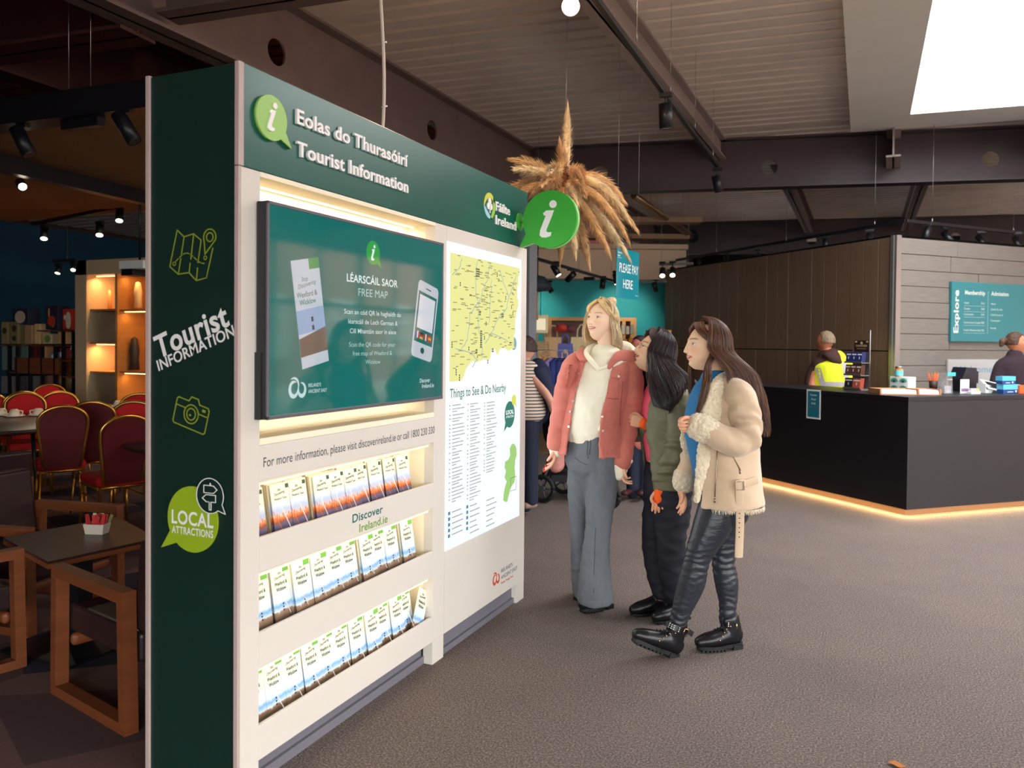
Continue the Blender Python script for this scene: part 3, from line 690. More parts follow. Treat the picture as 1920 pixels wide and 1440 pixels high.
# projecting bubble sign
M_g2 = mat('bright_green_acrylic', rgb(62, 168, 58), .35); M_g3 = mat('pale_green_edge', rgb(150, 212, 130), .35)
sgn = obj('projecting_sign', MB().use(M_g2).prism(bubble(0, 0, .161, (-.183, -.150), half=.20, n=72), -.022, 0, smooth=False), None, K)
sgn.matrix_local = Matrix.Translation((2.24, -.195, 2.200)) @ Matrix.Rotation(-PI/2, 4, 'Z'); tag(sgn, 'round bright green projecting bubble sign')
o = obj('sign_edge', MB().prism(bubble(0, 0, .1605, (-.182, -.1495), half=.20, n=72), 0.0, .035, smooth=True), M_g3, sgn)
mb = MB(); info_i(mb, -.012, .0, .205, -.022, .003); obj('letter_i', mb, M_letter, sgn)
mb = MB(); mb.prism(circ(0, 0, .052, 32), 0, .0)
br = MB().tube([(2.235, -.001, 2.196), (2.235, -.010, 2.196)], [.05, .05], 28).tube([(2.235, -.008, 2.196), (2.235, -.06, 2.196)], .008, 10); obj('sign_bracket', br, M_g2, K)
# feed cable from the roof
p0 = on_x(713, 232, -2.0); cb = []
for k in range(26):
    q = k/25; z = p0.z-.06+(4.22-p0.z)*q; cb.append((-2.0+.012*math.sin(q*7), p0.y+.018*math.sin(q*9+1), z))
cable = obj('power_cable', MB().tube(cb, .008, 8), mat('pale_cable_sheath', rgb(206, 190, 176), .5)); tag(cable, 'pale cable dropping from the roof to the top of the information stand', 'cable')
cb2 = MB()
for k in range(2, 25, 4): p = V(cb[k]); cb2.tube([p+V((-.011, 0, 0)), p+V((.018, 0, .002))], .004, 6)
obj('cable_tie', cb2, M_letter, cable)

# the television
M_bez = mat('grey_plastic_bezel', rgb(92, 90, 98), .4)
tv = thing('television', 'wide wall screen showing a teal free map advert', 'television', (-1.77, 2.64, 1.245), PI/2)
obj('casing', MB().bbox((-.588, 0, 0), (.588, .045, .712), .004).box((-.592, .022, 0), (-.45, .075, .22)).box((-.35, .045, .15), (.35, .15, .5)), mat('black_tv_casing', rgb(34, 33, 38), .4), tv)
obj('bezel', MB().bbox((-.59, -.004, 0), (.59, .004, .013), .002).bbox((-.59, -.004, .70), (.59, .004, .712), .002).bbox((-.59, -.004, 0), (-.580, .004, .712), .002).bbox((.580, -.004, 0), (.59, .004, .712), .002), M_bez, tv)
def screen_mat(name, col, s, r=.06):
    m = mat(name, (.01, .01, .01, 1), r, emit=col, es=s/2**EXPO, spec=.6); return m
scr = obj('screen', MB().box((-.580, -.001, .013), (.580, .001, .70)), screen_mat('teal_screen', rgb(0, 112, 106), .85), tv)
def sx(y, z): return (y-2.64, z-1.245)
mb = MB()
def scr_obj(name, col, s, fn, y=-.0014):
    mb = MB(); fn(mb); return obj(name, mb, screen_mat('screen_'+name, col, s), scr)
def quad(pts, mb, y): mb.add([(p[0], y, p[1]) for p in pts], [(0, 1, 2, 3)])
A, B_, C, D = sx(2.165, 1.772), sx(2.314, 1.800), sx(2.388, 1.434), sx(2.229, 1.405)
def mixp(u, v): return (A[0]+(B_[0]-A[0])*u+(D[0]-A[0])*v, A[1]+(B_[1]-A[1])*u+(D[1]-A[1])*v)
leaf = scr_obj('picture_of_leaflet', rgb(186, 198, 208), .95, lambda mb: quad([mixp(0, 1), mixp(1, 1), mixp(1, 0), mixp(0, 0)], mb, -.0014))
scr_obj('leaflet_sky', rgb(140, 172, 205), .9, lambda mb: quad([mixp(0, .68), mixp(1, .68), mixp(1, .46), mixp(0, .46)], mb, -.0018))
scr_obj('leaflet_rocks', rgb(104, 96, 84), .8, lambda mb: quad([mixp(0, .89), mixp(1, .89), mixp(1, .66), mixp(0, .72)], mb, -.0020))
scr_obj('leaflet_tab', rgb(60, 150, 90), .9, lambda mb: quad([mixp(.62, .10), mixp(1, .10), mixp(1, 0), mixp(.62, 0)], mb, -.0018))
scr_obj('leaflet_lighthouse', rgb(40, 50, 64), .9, lambda mb: [quad([mixp(.50, a+.045), mixp(.58, a+.045), mixp(.58, a), mixp(.50, a)], mb, -.0024) for a in (.54, .62)])
def words_(mb):
    a = math.atan2(B_[1]-A[1], B_[0]-A[0]); p = mixp(.12, .26); put_text(mb, 'Stop', mixp(.3, .20)[0], mixp(.3, .20)[1], .035, .016, y=-.002, rot=a, ital=.3, bold=0); put_text(mb, 'Discovering', mixp(.16, .265)[0], mixp(.16, .265)[1], .100, .016, y=-.002, rot=a+.1, ital=.3, bold=0)
    put_text(mb, 'Wexford &', mixp(.08, .345)[0], mixp(.08, .345)[1], .112, .019, y=-.002, rot=a); put_text(mb, 'Wicklow', mixp(.15, .415)[0], mixp(.15, .415)[1], .09, .019, y=-.002, rot=a)
scr_obj('leaflet_words', rgb(90, 120, 96), .9, words_)
cx, cz = sx(2.659, 1.852)
bub_ = scr_obj('bubble', rgb(40, 160, 72), .95, lambda mb: mb.prism(bubble(cx, cz, .047, (cx+.062, cz-.056), half=.25), -.0016, -.0012))
mb = MB(); info_i(mb, cx-.002, cz, .062, -.0018, .0003)
scr_obj('letter_i', rgb(225, 240, 235), 1, lambda m_: m_.add(mb.v, mb.f))
def head_(mb):
    c = 2.662-2.64
    put_text(mb, 'LÉARSCÁIL SAOR', c, 1.728-1.245, .355, .030, y=-.0016, align='C', bold=.016)
def body1(mb):
    c = 2.668-2.64
    for i, (s, w) in enumerate((('Scan an cód QR le haghaidh do', .398), ('léarscáil de Loch Garman &', .345), ('Cill Mhantáin saor in aisce', .325))): put_text(mb, s, c, 1.607-1.245-i*.036, w, .0185, y=-.0016, align='C', bold=.010)
def body2(mb):
    c = 2.662-2.64
    put_text(mb, 'FREE MAP', c, 1.678-1.245, .205, .031, y=-.0016, align='C', bold=0)
    for i, (s, w) in enumerate((('Scan the QR code for your', .322), ('free map of Wexford &', .275), ('Wicklow', .105))): put_text(mb, s, c, 1.484-1.245-i*.034, w, .018, y=-.0016, align='C', bold=0)
scr_obj('headline', rgb(222, 240, 236), .95, head_); scr_obj('irish_text', rgb(200, 225, 222), .9, body1); scr_obj('english_text', rgb(170, 210, 206), .9, body2)
# phone drawn on the screen; its code square is left out
P1, P2, P3, P4 = sx(3.012, 1.778), sx(3.190, 1.742), sx(3.118, 1.408), sx(2.948, 1.448)
def ph(u, v): return (P1[0]+(P2[0]-P1[0])*u+(P4[0]-P1[0])*v, P1[1]+(P2[1]-P1[1])*u+(P4[1]-P1[1])*v)
rp = []
for (cu, cv, a0) in ((.88, .07, 0), (.12, .07, 1), (.12, .93, 2), (.88, .93, 3)):
    for k in range(7):
        a = (a0+k/6)*PI/2; rp.append(ph(cu+.12*math.cos(a), cv-.07*math.sin(a)))
scr_obj('phone_body', rgb(188, 196, 204), .95, lambda mb: mb.prism(rp, -.0016, -.0012))
scr_obj('phone_screen', rgb(10, 110, 104), .85, lambda mb: quad([ph(.06, .80), ph(.94, .80), ph(.94, .14), ph(.06, .14)], mb, -.0020))
scr_obj('phone_page', rgb(205, 212, 220), .95, lambda mb: quad([ph(.12, .62), ph(.88, .62), ph(.88, .18), ph(.12, .18)], mb, -.0024))
scr_obj('phone_buttons', rgb(20, 90, 90), .8, lambda mb: (mb.prism([ph(.5+.09*math.cos(t*PI/8), .89+.04*math.sin(t*PI/8)) for t in range(16)], -.0020, -.0017), quad([ph(.38, .085), ph(.62, .085), ph(.62, .07), ph(.38, .07)], mb, -.0020)))
for (u, cs) in ((.12, ((40, 70, 160), (230, 230, 230), (200, 50, 60))), (.31, ((40, 40, 44), (190, 40, 50), (220, 180, 50))), (.52, ((190, 60, 60), (235, 235, 235), (190, 60, 60))), (.71, ((190, 50, 50), (220, 170, 50), (190, 50, 50)))):
    for i, c in enumerate(cs):
        hz = u in (.31, .71)
        f = [ph(u, .66+.03*(i+1)), ph(u+.15, .66+.03*(i+1)), ph(u+.15, .66+.03*i), ph(u, .66+.03*i)] if hz else [ph(u+.05*i, .75), ph(u+.05*(i+1), .75), ph(u+.05*(i+1), .66), ph(u+.05*i, .66)]
        scr_obj('flag', rgb(*c), .85, lambda mb: quad(f, mb, -.0024))
def foot(mb):
    spirals(mb, 2.205-2.64, 1.338-1.245, .085, -.0012, .0004)
    put_text(mb, "IRELAND'S", 2.262-2.64, 1.343-1.245, .07, .013, y=-.0016, bold=.01); put_text(mb, 'ANCIENT EAST', 2.262-2.64, 1.322-1.245, .105, .013, y=-.0016, bold=.01)
    put_text(mb, 'Discover', 3.025-2.64, 1.327-1.245, .09, .019, y=-.0016, bold=.015); put_text(mb, 'Ireland.ie', 3.045-2.64, 1.303-1.245, .105, .019, y=-.0016, bold=.015)
scr_obj('footer_logos', rgb(200, 224, 226), .9, foot)

# leaflets in the bays: printed cover as bands of colour, with its words
def cover_mat(name, top, bands):      # colour bands up the leaflet (z), with cloud noise
    m = mat(name, (1, 1, 1, 1), .45); N = m.node_tree.nodes; L = m.node_tree.links; b = N['Principled BSDF']
    t = N.new('ShaderNodeTexCoord'); s = N.new('ShaderNodeSeparateXYZ'); n = N.new('ShaderNodeTexNoise'); n.inputs['Scale'].default_value = 28; n.inputs['Detail'].default_value = 6
    mu = N.new('ShaderNodeMath'); mu.operation = 'MULTIPLY_ADD'; mu.inputs[1].default_value = .035; mu.inputs[2].default_value = -.0175
    ad = N.new('ShaderNodeMath'); ad.operation = 'ADD'; dv = N.new('ShaderNodeMath'); dv.operation = 'DIVIDE'; dv.inputs[1].default_value = .21
    L.new(t.outputs['Object'], s.inputs[0]); L.new(t.outputs['Object'], n.inputs['Vector']); L.new(n.outputs['Fac'], mu.inputs[0]); L.new(s.outputs['Z'], ad.inputs[0]); L.new(mu.outputs[0], ad.inputs[1]); L.new(ad.outputs[0], dv.inputs[0])
    r = N.new('ShaderNodeValToRGB'); e = r.color_ramp.elements; e[0].position, e[0].color = bands[0][0], rgb(*bands[0][1]); e[1].position, e[1].color = bands[-1][0], rgb(*bands[-1][1])
    for p, c in bands[1:-1]: q = e.new(p); q.color = rgb(*c)
    L.new(dv.outputs[0], r.inputs['Fac']); L.new(r.outputs['Color'], b.inputs['Base Color']); return m
M_covT = cover_mat('harbour_town_cover', 0, [(0, (70, 66, 92)), (.30, (104, 98, 128)), (.36, (150, 84, 66)), (.42, (226, 118, 62)), (.46, (240, 190, 160)), (.54, (180, 198, 232)), (.66, (220, 226, 228)), (.74, (234, 230, 208))])
M_covC = cover_mat('lighthouse_coast_cover', 0, [(0, (84, 70, 52)), (.16, (112, 92, 78)), (.24, (150, 118, 92)), (.27, (214, 226, 236)), (.36, (120, 176, 226)), (.44, (214, 228, 240)), (.56, (222, 230, 232)), (.68, (236, 232, 214))])
M_page = mat('paper_edges', rgb(206, 190, 150), .8, noise=(90, .35), stretch=(1, 30, 1))
M_words = mat('leaflet_green_words', rgb(52, 78, 46), .6)
M_tab = mat('leaflet_green_tab', rgb(96, 160, 70), .6)
M_tab2 = mat('leaflet_dark_tab', rgb(60, 84, 60), .6)
def leaflet(kind):
    w, h, t = .099, .21, .004
    body = MB().bbox((0, 0, 0), (w, t, h), .0006).mesh('leaflet'); body.materials.append(M_covT if kind == 'T' else M_covC)
    mb = MB(); put_text(mb, 'Stop', .036, .183, .016, .010, y=-.0006, ital=.3, rot=.1, bold=.02); put_text(mb, 'Discovering', .016, .167, .058, .010, y=-.0006, ital=.3, rot=.12, bold=.02)
    if kind == 'T': put_text(mb, 'Wexford Town', .014, .152, .066, .009, y=-.0006)
    else: put_text(mb, 'Wexford &', .014, .146, .066, .013, y=-.0006, bold=.03); put_text(mb, 'Wicklow', .020, .126, .052, .013, y=-.0006, bold=.03)
    words_me = mb.mesh('words'); words_me.materials.append(M_words)
    mb = MB()
    if kind == 'T': mb.box((.078, -.0006, .188), (.095, 0, .203))
    else: mb.box((.062, -.0006, .188), (.096, 0, .208))
    tab = mb.mesh('tab'); tab.materials.append(M_tab2 if kind == 'T' else M_tab)
    mb = MB()
    if kind == 'T':
        stroke(mb, [(.0, .118), (.052, .02)], .0022, -.0003, .0003)
        for q in range(9): mb.box((.006+q*.0105, -.0006, .078+.004*((q*7) % 3)), (.011+q*.0105, 0, .092+.006*((q*5) % 3)))
    else:
        for q in (0, 1, 2): mb.box((.046, -.0008, .054+q*.011), (.052, 0, .060+q*.011))
    art = mb.mesh('art'); art.materials.append(mat('cover_art_ink', rgb(224, 130, 70), .6) if kind == 'T' else mat('cover_art_dark_ink', rgb(44, 46, 60), .6))
    return body, words_me, tab, art
LF = {'T': leaflet('T'), 'C': leaflet('C')}
stack_me = {}
def stack_mesh(n):
    if n not in stack_me:
        mb = MB()
        mb.box((0, 0, 0), (.099, n*.004, .208)); me = mb.mesh('stack'); me.materials.append(M_page); stack_me[n] = me
    return stack_me[n]
rows = [('T', [-.005+.1, .242, .336, .456, .541+.008, .640, .731, .843, .955, 1.040], .79, 'top'),
        ('C', [.159-.035, .262-.02, .338, .446, .556, .652, .767, .862, .958, 1.088-.015], .492, 'middle'),
        ('C', [.105, .205, .306, .408, .502, .600, .700, .800, .900, .996, 1.10-.012], .168, 'bottom')]
ordw = ['nearest the dark green side panel', 'second from the green side panel', 'third from the green side panel', 'fourth from the green side panel', 'fifth from the green side panel', 'sixth from the green side panel', 'seventh from the green side panel', 'eighth from the green side panel', 'ninth from the green side panel', 'tenth from the green side panel', 'eleventh from the green side panel']
KM = Matrix.Translation((-1.818, 1.974, 0)) @ Matrix.Rotation(PI/2, 4, 'Z')
lean = math.radians(-9)
for kind, us, z, rn in rows:
    nm = 'sunset harbour' if kind == 'T' else 'lighthouse'
    for i, u in enumerate(us):
        u = min(max(u, .103), 1.268-.101)
        dj = rnd.choice((0, .004, .012, .018)); n = rnd.choice((3, 4, 5)) 
        for j in range(n+1):
            first = j == 0
            R_ = Matrix.Translation((u+(0 if first else rnd.uniform(-.004, .006)), .028+dj+j*.0125, z+(0 if first else rnd.uniform(-.002, .006)))) @ Matrix.Rotation(lean, 4, 'X') @ Matrix.Rotation(rnd.uniform(-.012, .012), 4, 'Y')
            b_, w_, t_, a_ = LF[kind]
            o = bpy.data.objects.new('leaflet', b_); COL.objects.link(o); o.matrix_world = KM @ R_
            if first:
                tag(o, '%s leaflet in the %s row, %s' % (nm, rn, ordw[i]), 'leaflet', 'front leaflets on the information stand')
                for cn, cm in (('title', w_), ('corner_tab', t_), ('cover_picture', a_)):
                    c = bpy.data.objects.new(cn, cm); COL.objects.link(c); c.parent = o
            else:
                tag(o, '%s leaflet tucked behind the front ones of the %s row' % (nm, rn), 'leaflet', 'spare leaflets behind the front ones, %s row' % rn)
                s_ = bpy.data.objects.new('folded_pages', stack_mesh(2)); COL.objects.link(s_); s_.parent = o; s_.location = (0, .0042, .001)
    dv = MB()
    for u in us[1:]:
        u = min(max(u, .103), 1.16)-.006; zt = z+.135
        dv.tube([(u, .020, zt), (u+.045, .016, z+.055)], .0016, 6)
    obj('leaflet_divider', dv, M_letter, K)
# the one that has slipped forward out of the bottom row
R_ = Matrix.Translation((1.125, .022, .185)) @ Matrix.Rotation(math.radians(30), 4, 'Y') @ Matrix.Rotation(math.radians(-4), 4, 'X') @ Matrix.Translation((-.02, 0, 0))
o = bpy.data.objects.new('leaflet', LF['C'][0].copy()); COL.objects.link(o); o.matrix_world = KM @ R_; tag(o, 'leaflet slipped forward and tilted at the far end of the bottom row', 'leaflet')
c = bpy.data.objects.new('title', LF['C'][1]); COL.objects.link(c); c.parent = o
# ================================================================ PEOPLE: tools
def cat_rom(P, k=6):
    out = []; n = len(P)
    for i in range(n-1):
        p0, p1, p2, p3 = P[max(i-1, 0)], P[i], P[i+1], P[min(i+2, n-1)]
        for j in range(k):
            t = j/k; out.append(tuple(.5*((2*b)+(-a+c)*t+(2*a-5*b+4*c-d)*t*t+(-a+3*b-3*c+d)*t**3) for a, b, c, d in zip(p0, p1, p2, p3)))
    out.append(tuple(P[-1])); return out
def swept(mb, pts, rads, side=None, n=20, k=5, cap=True, a0=None, a1=None, th=.0):
    """tapering limb or trunk: elliptical rings (ra along 'side', rb across) threaded on a smooth path. a0,a1 leave the front open (C-shaped shell of thickness th)"""
    R_ = [r if isinstance(r, (tuple, list)) else (r, r) for r in rads]
    D_ = cat_rom([tuple(p)+tuple(r) for p, r in zip(pts, R_)], k)
    m = len(D_); rings = []; prev = None
    C_ = [V(d[:3]) for d in D_]
    def ring_at(c, t, ra, rb, sh=1):
        nonlocal prev
        s_ = V(side) if side is not None else (prev if prev is not None else (V((1, 0, 0)) if abs(t.x) < .9 else V((0, 1, 0))))
        a = s_-t*s_.dot(t); a.normalize(); b = t.cross(a).normalized(); prev = a
        if a0 is None: return [c+a*ra*sh*math.cos(2*PI*q/n)+b*rb*sh*math.sin(2*PI*q/n) for q in range(n)]
        out = [c+a*ra*math.cos(a1+(2*PI+a0-a1)*q/n)+b*rb*math.sin(a1+(2*PI+a0-a1)*q/n) for q in range(n+1)]
        inn = [c+a*(ra-th)*math.cos(a1+(2*PI+a0-a1)*q/n)+b*(rb-th)*math.sin(a1+(2*PI+a0-a1)*q/n) for q in range(n, -1, -1)]
        return out+inn
    T = [(C_[min(i+1, m-1)]-C_[max(i-1, 0)]).normalized() for i in range(m)]
    if cap and a0 is None:
        for q in (.25, .7, .93): rings.append(ring_at(C_[0]-T[0]*min(D_[0][3:5])*math.sqrt(1-q*q)*.9, T[0], D_[0][3], D_[0][4], q))
    for i in range(m): rings.append(ring_at(C_[i], T[i], D_[i][3], D_[i][4]))
    if cap and a0 is None:
        for q in (.93, .7, .25): rings.append(ring_at(C_[-1]+T[-1]*min(D_[-1][3:5])*math.sqrt(1-q*q)*.9, T[-1], D_[-1][3], D_[-1][4], q))
    mb.ring(rings, closed=True, cap=True); return mb
def solid(name, mb, voxel, m, parent=None, smooth=4, disp=None, dec=None):
    """melt overlapping tapers into one continuous surface"""
    me = mb.mesh(name+'_src'); o = bpy.data.objects.new(name, me); COL.objects.link(o)
    r = o.modifiers.new('r', 'REMESH'); r.mode = 'VOXEL'; r.voxel_size = voxel; r.use_smooth_shade = True
    if smooth: s = o.modifiers.new('s', 'SMOOTH'); s.iterations = smooth; s.factor = .5
    if dec: d = o.modifiers.new('d', 'DECIMATE'); d.ratio = dec
    dg = bpy.context.evaluated_depsgraph_get(); o.update_tag(); dg.update()
    new = bpy.data.meshes.new_from_object(o.evaluated_get(dg)); o.modifiers.clear(); old = o.data; o.data = new; new.name = name; bpy.data.meshes.remove(old)
    new.materials.clear()
    if m: new.materials.append(m)
    if disp:
        n_ = len(new.vertices); co = np.empty(n_*3); no = np.empty(n_*3)
        new.vertices.foreach_get('co', co); new.vertex_normals.foreach_get('vector', no)
        co = co.reshape(-1, 3); no = no.reshape(-1, 3); d = np.array([disp(c) for c in co]); co += no*d[:, None]
        new.vertices.foreach_set('co', co.ravel()); new.update()
    new.polygons.foreach_set('use_smooth', [True]*len(new.polygons))
    if parent: o.parent = parent
    return o
def folds(scale=(22, 22, 9), amp=.004, seed=0, f2=2.3):
    sv = V((seed*3.1, seed*7.7, seed*1.3))
    def f(c):
        p = V((c[0]*scale[0], c[1]*scale[1], c[2]*scale[2]))+sv
        a = mnoise.noise(p); b = mnoise.noise(p*f2)
        return amp*((1-abs(a)*2.2)*.8+b*.5-.3)
    return f
def mat_frame(origin, side, up):      # columns: her left, her back, up
    z = V(up).normalized(); x = V(side); x = (x-z*x.dot(z)).normalized(); y = z.cross(x)
    M = Matrix((x, y, z)).transposed().to_4x4(); M.translation = V(origin); return M
def gz(a, s): return np.exp(-(a/s)**2)
_ico = {}
def ico(n):
    if n not in _ico:
        bm = bmesh.new(); bmesh.ops.create_icosphere(bm, subdivisions=n, radius=1); bm.verts.ensure_lookup_table(); bm.verts.index_update()
        _ico[n] = (np.array([v.co[:] for v in bm.verts]), [[v.index for v in f.verts] for f in bm.faces]); bm.free()
    return _ico[n]
def face_surface(p, smile=.6, nose=1.0, jaw=1.0):
    x, y, z = p[:, 0], p[:, 1], p[:, 2]
    lo = np.clip(-z, 0, 1); front = np.clip(-y, 0, 1)
    X = x*.074*(1-.30*jaw*lo**1.6-.05*np.clip(z, 0, 1)**2)*(1-.06*front)
    Y = y*.094*np.where(y > 0, 1-.42*lo**1.2, 1-.13*lo**2)
    Z = z*.114
    hy = np.clip(-y/np.sqrt(x*x+y*y+1e-6), 0, 1)
    Y = Y-.034*lo**2.2*hy**2*np.clip(1.15-np.abs(x)*1.2, 0, 1)    # chin comes forward
    f = np.clip((front-.25)/.35, 0, 1)
    d = np.zeros_like(X); ax = np.abs(X)
    zz = Z
    # nose
    t = np.clip((.020-zz)/.052, 0, 1); w = .0062+.0065*t**1.6
    prof = np.where(zz < -.035, gz(zz+.035, .0045), 1)*np.where(zz > .020, gz(zz-.020, .010), 1)
    d += nose*(.0025+.0180*t**1.25)*gz(X, w)*prof
    d += .0055*gz(ax-.0115, .006)*gz(zz+.033, .006)      # wings
    d += -.0090*gz(ax-.030, .0155)*gz(zz-.008, .0105)     # sockets
    d += .0040*gz(ax-.026, .020)*gz(zz-.027, .008)        # brow
    d += (.0035+.0035*smile)*gz(ax-.036, .015)*gz(zz+.022, .015)   # cheeks
    mz = zz+.058-.006*smile*(ax/.025)**2
    lw = gz(np.maximum(ax-.010, 0), .0105)
    d += .0060*gz(mz-.0055, .0040)*lw+.0070*gz(mz+.0065, .0045)*lw-.0050*gz(mz, .0018)*lw
    d += -.0035*gz(zz+.078, .006)*gz(X, .020)
    d += .0065*gz(zz+.094, .012)*gz(X, .017)
    d += -.0030*smile*gz(ax-.034, .005)*gz(zz+.050, .018)
    d *= f
    return np.stack([X, Y-d, Z], 1)
def head_mesh(skin, lip, brow, eye=(96, 120, 110), smile=.6, nose=1.0, jaw=1.0, n=6, teeth=True, gaze=(0, 0), blush=(.86, .45, .38)):
    p, fs = ico(n); v = face_surface(p, smile, nose, jaw)
    mb = MB(); mb.add([tuple(q) for q in v], fs, True)
    nv = len(v); S = np.array(rgb(*skin)[:3]); Lp = np.array(rgb(*lip)[:3]); B = np.array(rgb(*brow)[:3]); Bl = np.array(blush)
    X, Y, Z = v[:, 0], v[:, 1], v[:, 2]; ax = np.abs(X); f = (Y < -.02)
    col = np.tile(S, (nv, 1))
    def blend(w, c):
        nonlocal col
        w = (np.clip(w, 0, 1)*f)[:, None]; col = col*(1-w)+c*w
    blend(.38*gz(ax-.040, .017)*gz(Z+.020, .015), S*Bl*1.05)
    mz = Z+.058-.006*smile*(ax/.025)**2; lw = np.clip((.0290-ax)/.004, 0, 1)
    th_ = .0098*np.sqrt(np.clip(1-(ax/.0285)**2, 0, 1)); blend(1.0*np.clip((th_-np.abs(mz-.0002))/.002, 0, 1)*lw, Lp)
    bz = Z-.0285-.006*np.sin(np.clip((ax-.010)/.045, 0, 1)*PI*.8)
    blend(.85*gz(bz, .0032)*np.clip((ax-.011)/.004, 0, 1)*np.clip((.053-ax)/.008, 0, 1), B)
    blend(.30*gz(ax-.030, .015)*gz(Z-.014, .008), B*.7+S*.3)
    blend(.8*gz(ax-.0075, .0032)*gz(Z+.0385, .0022), S*.35)
    cols = [tuple(c)+(1,) for c in col]
    # eyes
    def add(vs, fs_, cs): mb.add(vs, fs_, True); cols.extend(cs)
    pe, fe = ico(3)
    for sg in (-1, 1):
        yy = Y[(np.abs(X-sg*.030) < .004) & (np.abs(Z-.008) < .004) & (Y < 0)].mean()
        c = np.array([sg*.0295, yy+.0080, .0075]); g = np.array([gaze[0], -1, gaze[1]]); g = g/np.linalg.norm(g)
        cs = []
        for q in pe:
            a = q @ g
            cs.append((.012, .010, .010, 1) if a > .965 else (rgb(*eye) if a > .86 else ((.78, .75, .72, 1))))
        add([tuple(c+q*.0124) for q in pe], fe, cs)
        dk = tuple(B*.25)+(1,)
        for (h, r_, cc, arc) in ((.0046, .0011, dk, 1), (-.0050, .0007, tuple(S*.45)+(1,), -1)):      # lids and lashes
            pts = [c+np.array([(-1+2*k/10)*.0128, -(.0118*math.sqrt(max(0, 1-((-1+2*k/10)*.80)**2-(h*(1-(-1+2*k/10)**2)/.0118)**2))+.0008), h*(1-(-1+2*k/10)**2)]) for k in range(11)]
            t_ = MB().tube([tuple(q) for q in pts], r_, 5); add(t_.v, t_.f, [cc]*len(t_.v))
        # upper lid skin fold
        lid = []; 
        for j in range(4):
            a = math.radians(26+j*16)
            lid.append([tuple(c+np.array([(-1+2*k/10)*.0132, -math.cos(a)*.0127*math.sqrt(max(.02, 1-((-1+2*k/10)*.93)**2)), math.sin(a)*.0127*math.sqrt(max(.02, 1-((-1+2*k/10)*.8)**2))])) for k in range(11)])
        t_ = MB().ring(lid, closed=False); add(t_.v, t_.f, [tuple(S*.86)+(1,)]*len(t_.v))
    if teeth:
        yy = Y[(np.abs(X) < .003) & (np.abs(Z+.055) < .002) & (Y < 0)].mean()
        g = []
        for zq in (-.0605, -.0530):
            g.append([(xx, yy+.0024+.0035*(xx/.02)**2, zq+.006*smile*(xx/.022)**2+(.0022 if zq < -.058 else 0)*abs(xx)/.016) for xx in [(-1+2*k/12)*.0185 for k in range(13)]])
        t_ = MB().ring(g, closed=False); t_.f = [f_[::-1] for f_ in t_.f]; t_.v = [(a, b-.0008, c) for a, b, c in t_.v]; add(t_.v, t_.f, [(.72, .68, .60, 1)]*len(t_.v))
    # ears
    for sg in (-1, 1):
        t_ = MB().ball((sg*.0715, .012, -.006), 1, 10, (.0058, .0140, .0260)); M_ = Matrix.Rotation(sg*.35, 4, 'Z'); 
        add(t_.v, t_.f, [tuple(S*np.array([1.0, .86, .82]))+(1,)]*len(t_.v))
        pts = [(sg*(.0745+.002*math.sin(a)), .014+.0155*math.cos(a), -.005+.026*math.sin(a)) for a in [PI*(-.35)+PI*1.45*k/14 for k in range(15)]]
        t_ = MB().tube(pts, .0027, 7); add(t_.v, t_.f, [tuple(S*np.array([1.0, .88, .84]))+(1,)]*len(t_.v))
    return mb, cols
def hand_parts(mb, M, curl=.5, spread=.12, thumb=.7, mirror=1, s=1.0):
    """palm, four unequal bent fingers and a thumb leaving the side of the palm; hand points along -Z of M, palm faces -Y"""
    T = lambda p: M @ V((p[0]*mirror*s, p[1]*s, p[2]*s))
    side = (M.to_3x3() @ V((1, 0, 0)))
    swept(mb, [T((0, 0, .012)), T((0, 0, -.012)), T((0, 0, -.045)), T((0, .001, -.080))], [(.022*s, .016*s), (.029*s, .015*s), (.038*s, .014*s), (.037*s, .011*s)], side, n=14)
    for i, (x, L, z0) in enumerate(((.0285, .075, -.074), (.0095, .086, -.078), (-.0095, .080, -.077), (-.0275, .064, -.070))):
        a = curl*(1+.12*i); p = V((x, 0, z0)); ang = .12; pts = [V((x, 0, z0+.02)), p.copy()]; rs = [.0092*s, .0090*s]
        for q, fr in enumerate((.45, .30, .25)):
            ang += a*(.9, 1.1, .7)[q]
            p = p+V((x*spread/.03*.3*L*fr/.03*.1, -math.sin(ang), -math.cos(ang)))*L*fr; pts.append(p.copy()); rs.append((.0084, .0076, .0062)[q]*s)
        swept(mb, [T(q) for q in pts], rs, None, n=9, k=3)
    t = thumb; pts = [V((.020, -.004, -.018)), V((.036, -.012, -.040)), V((.042+.008*(1-t), -.024, -.062)), V((.040+.014*(1-t)-.012*t, -.036, -.082))]
    swept(mb, [T(q) for q in pts], [.0115*s, .0105*s, .0090*s, .0070*s], None, n=9, k=3)
    return mb
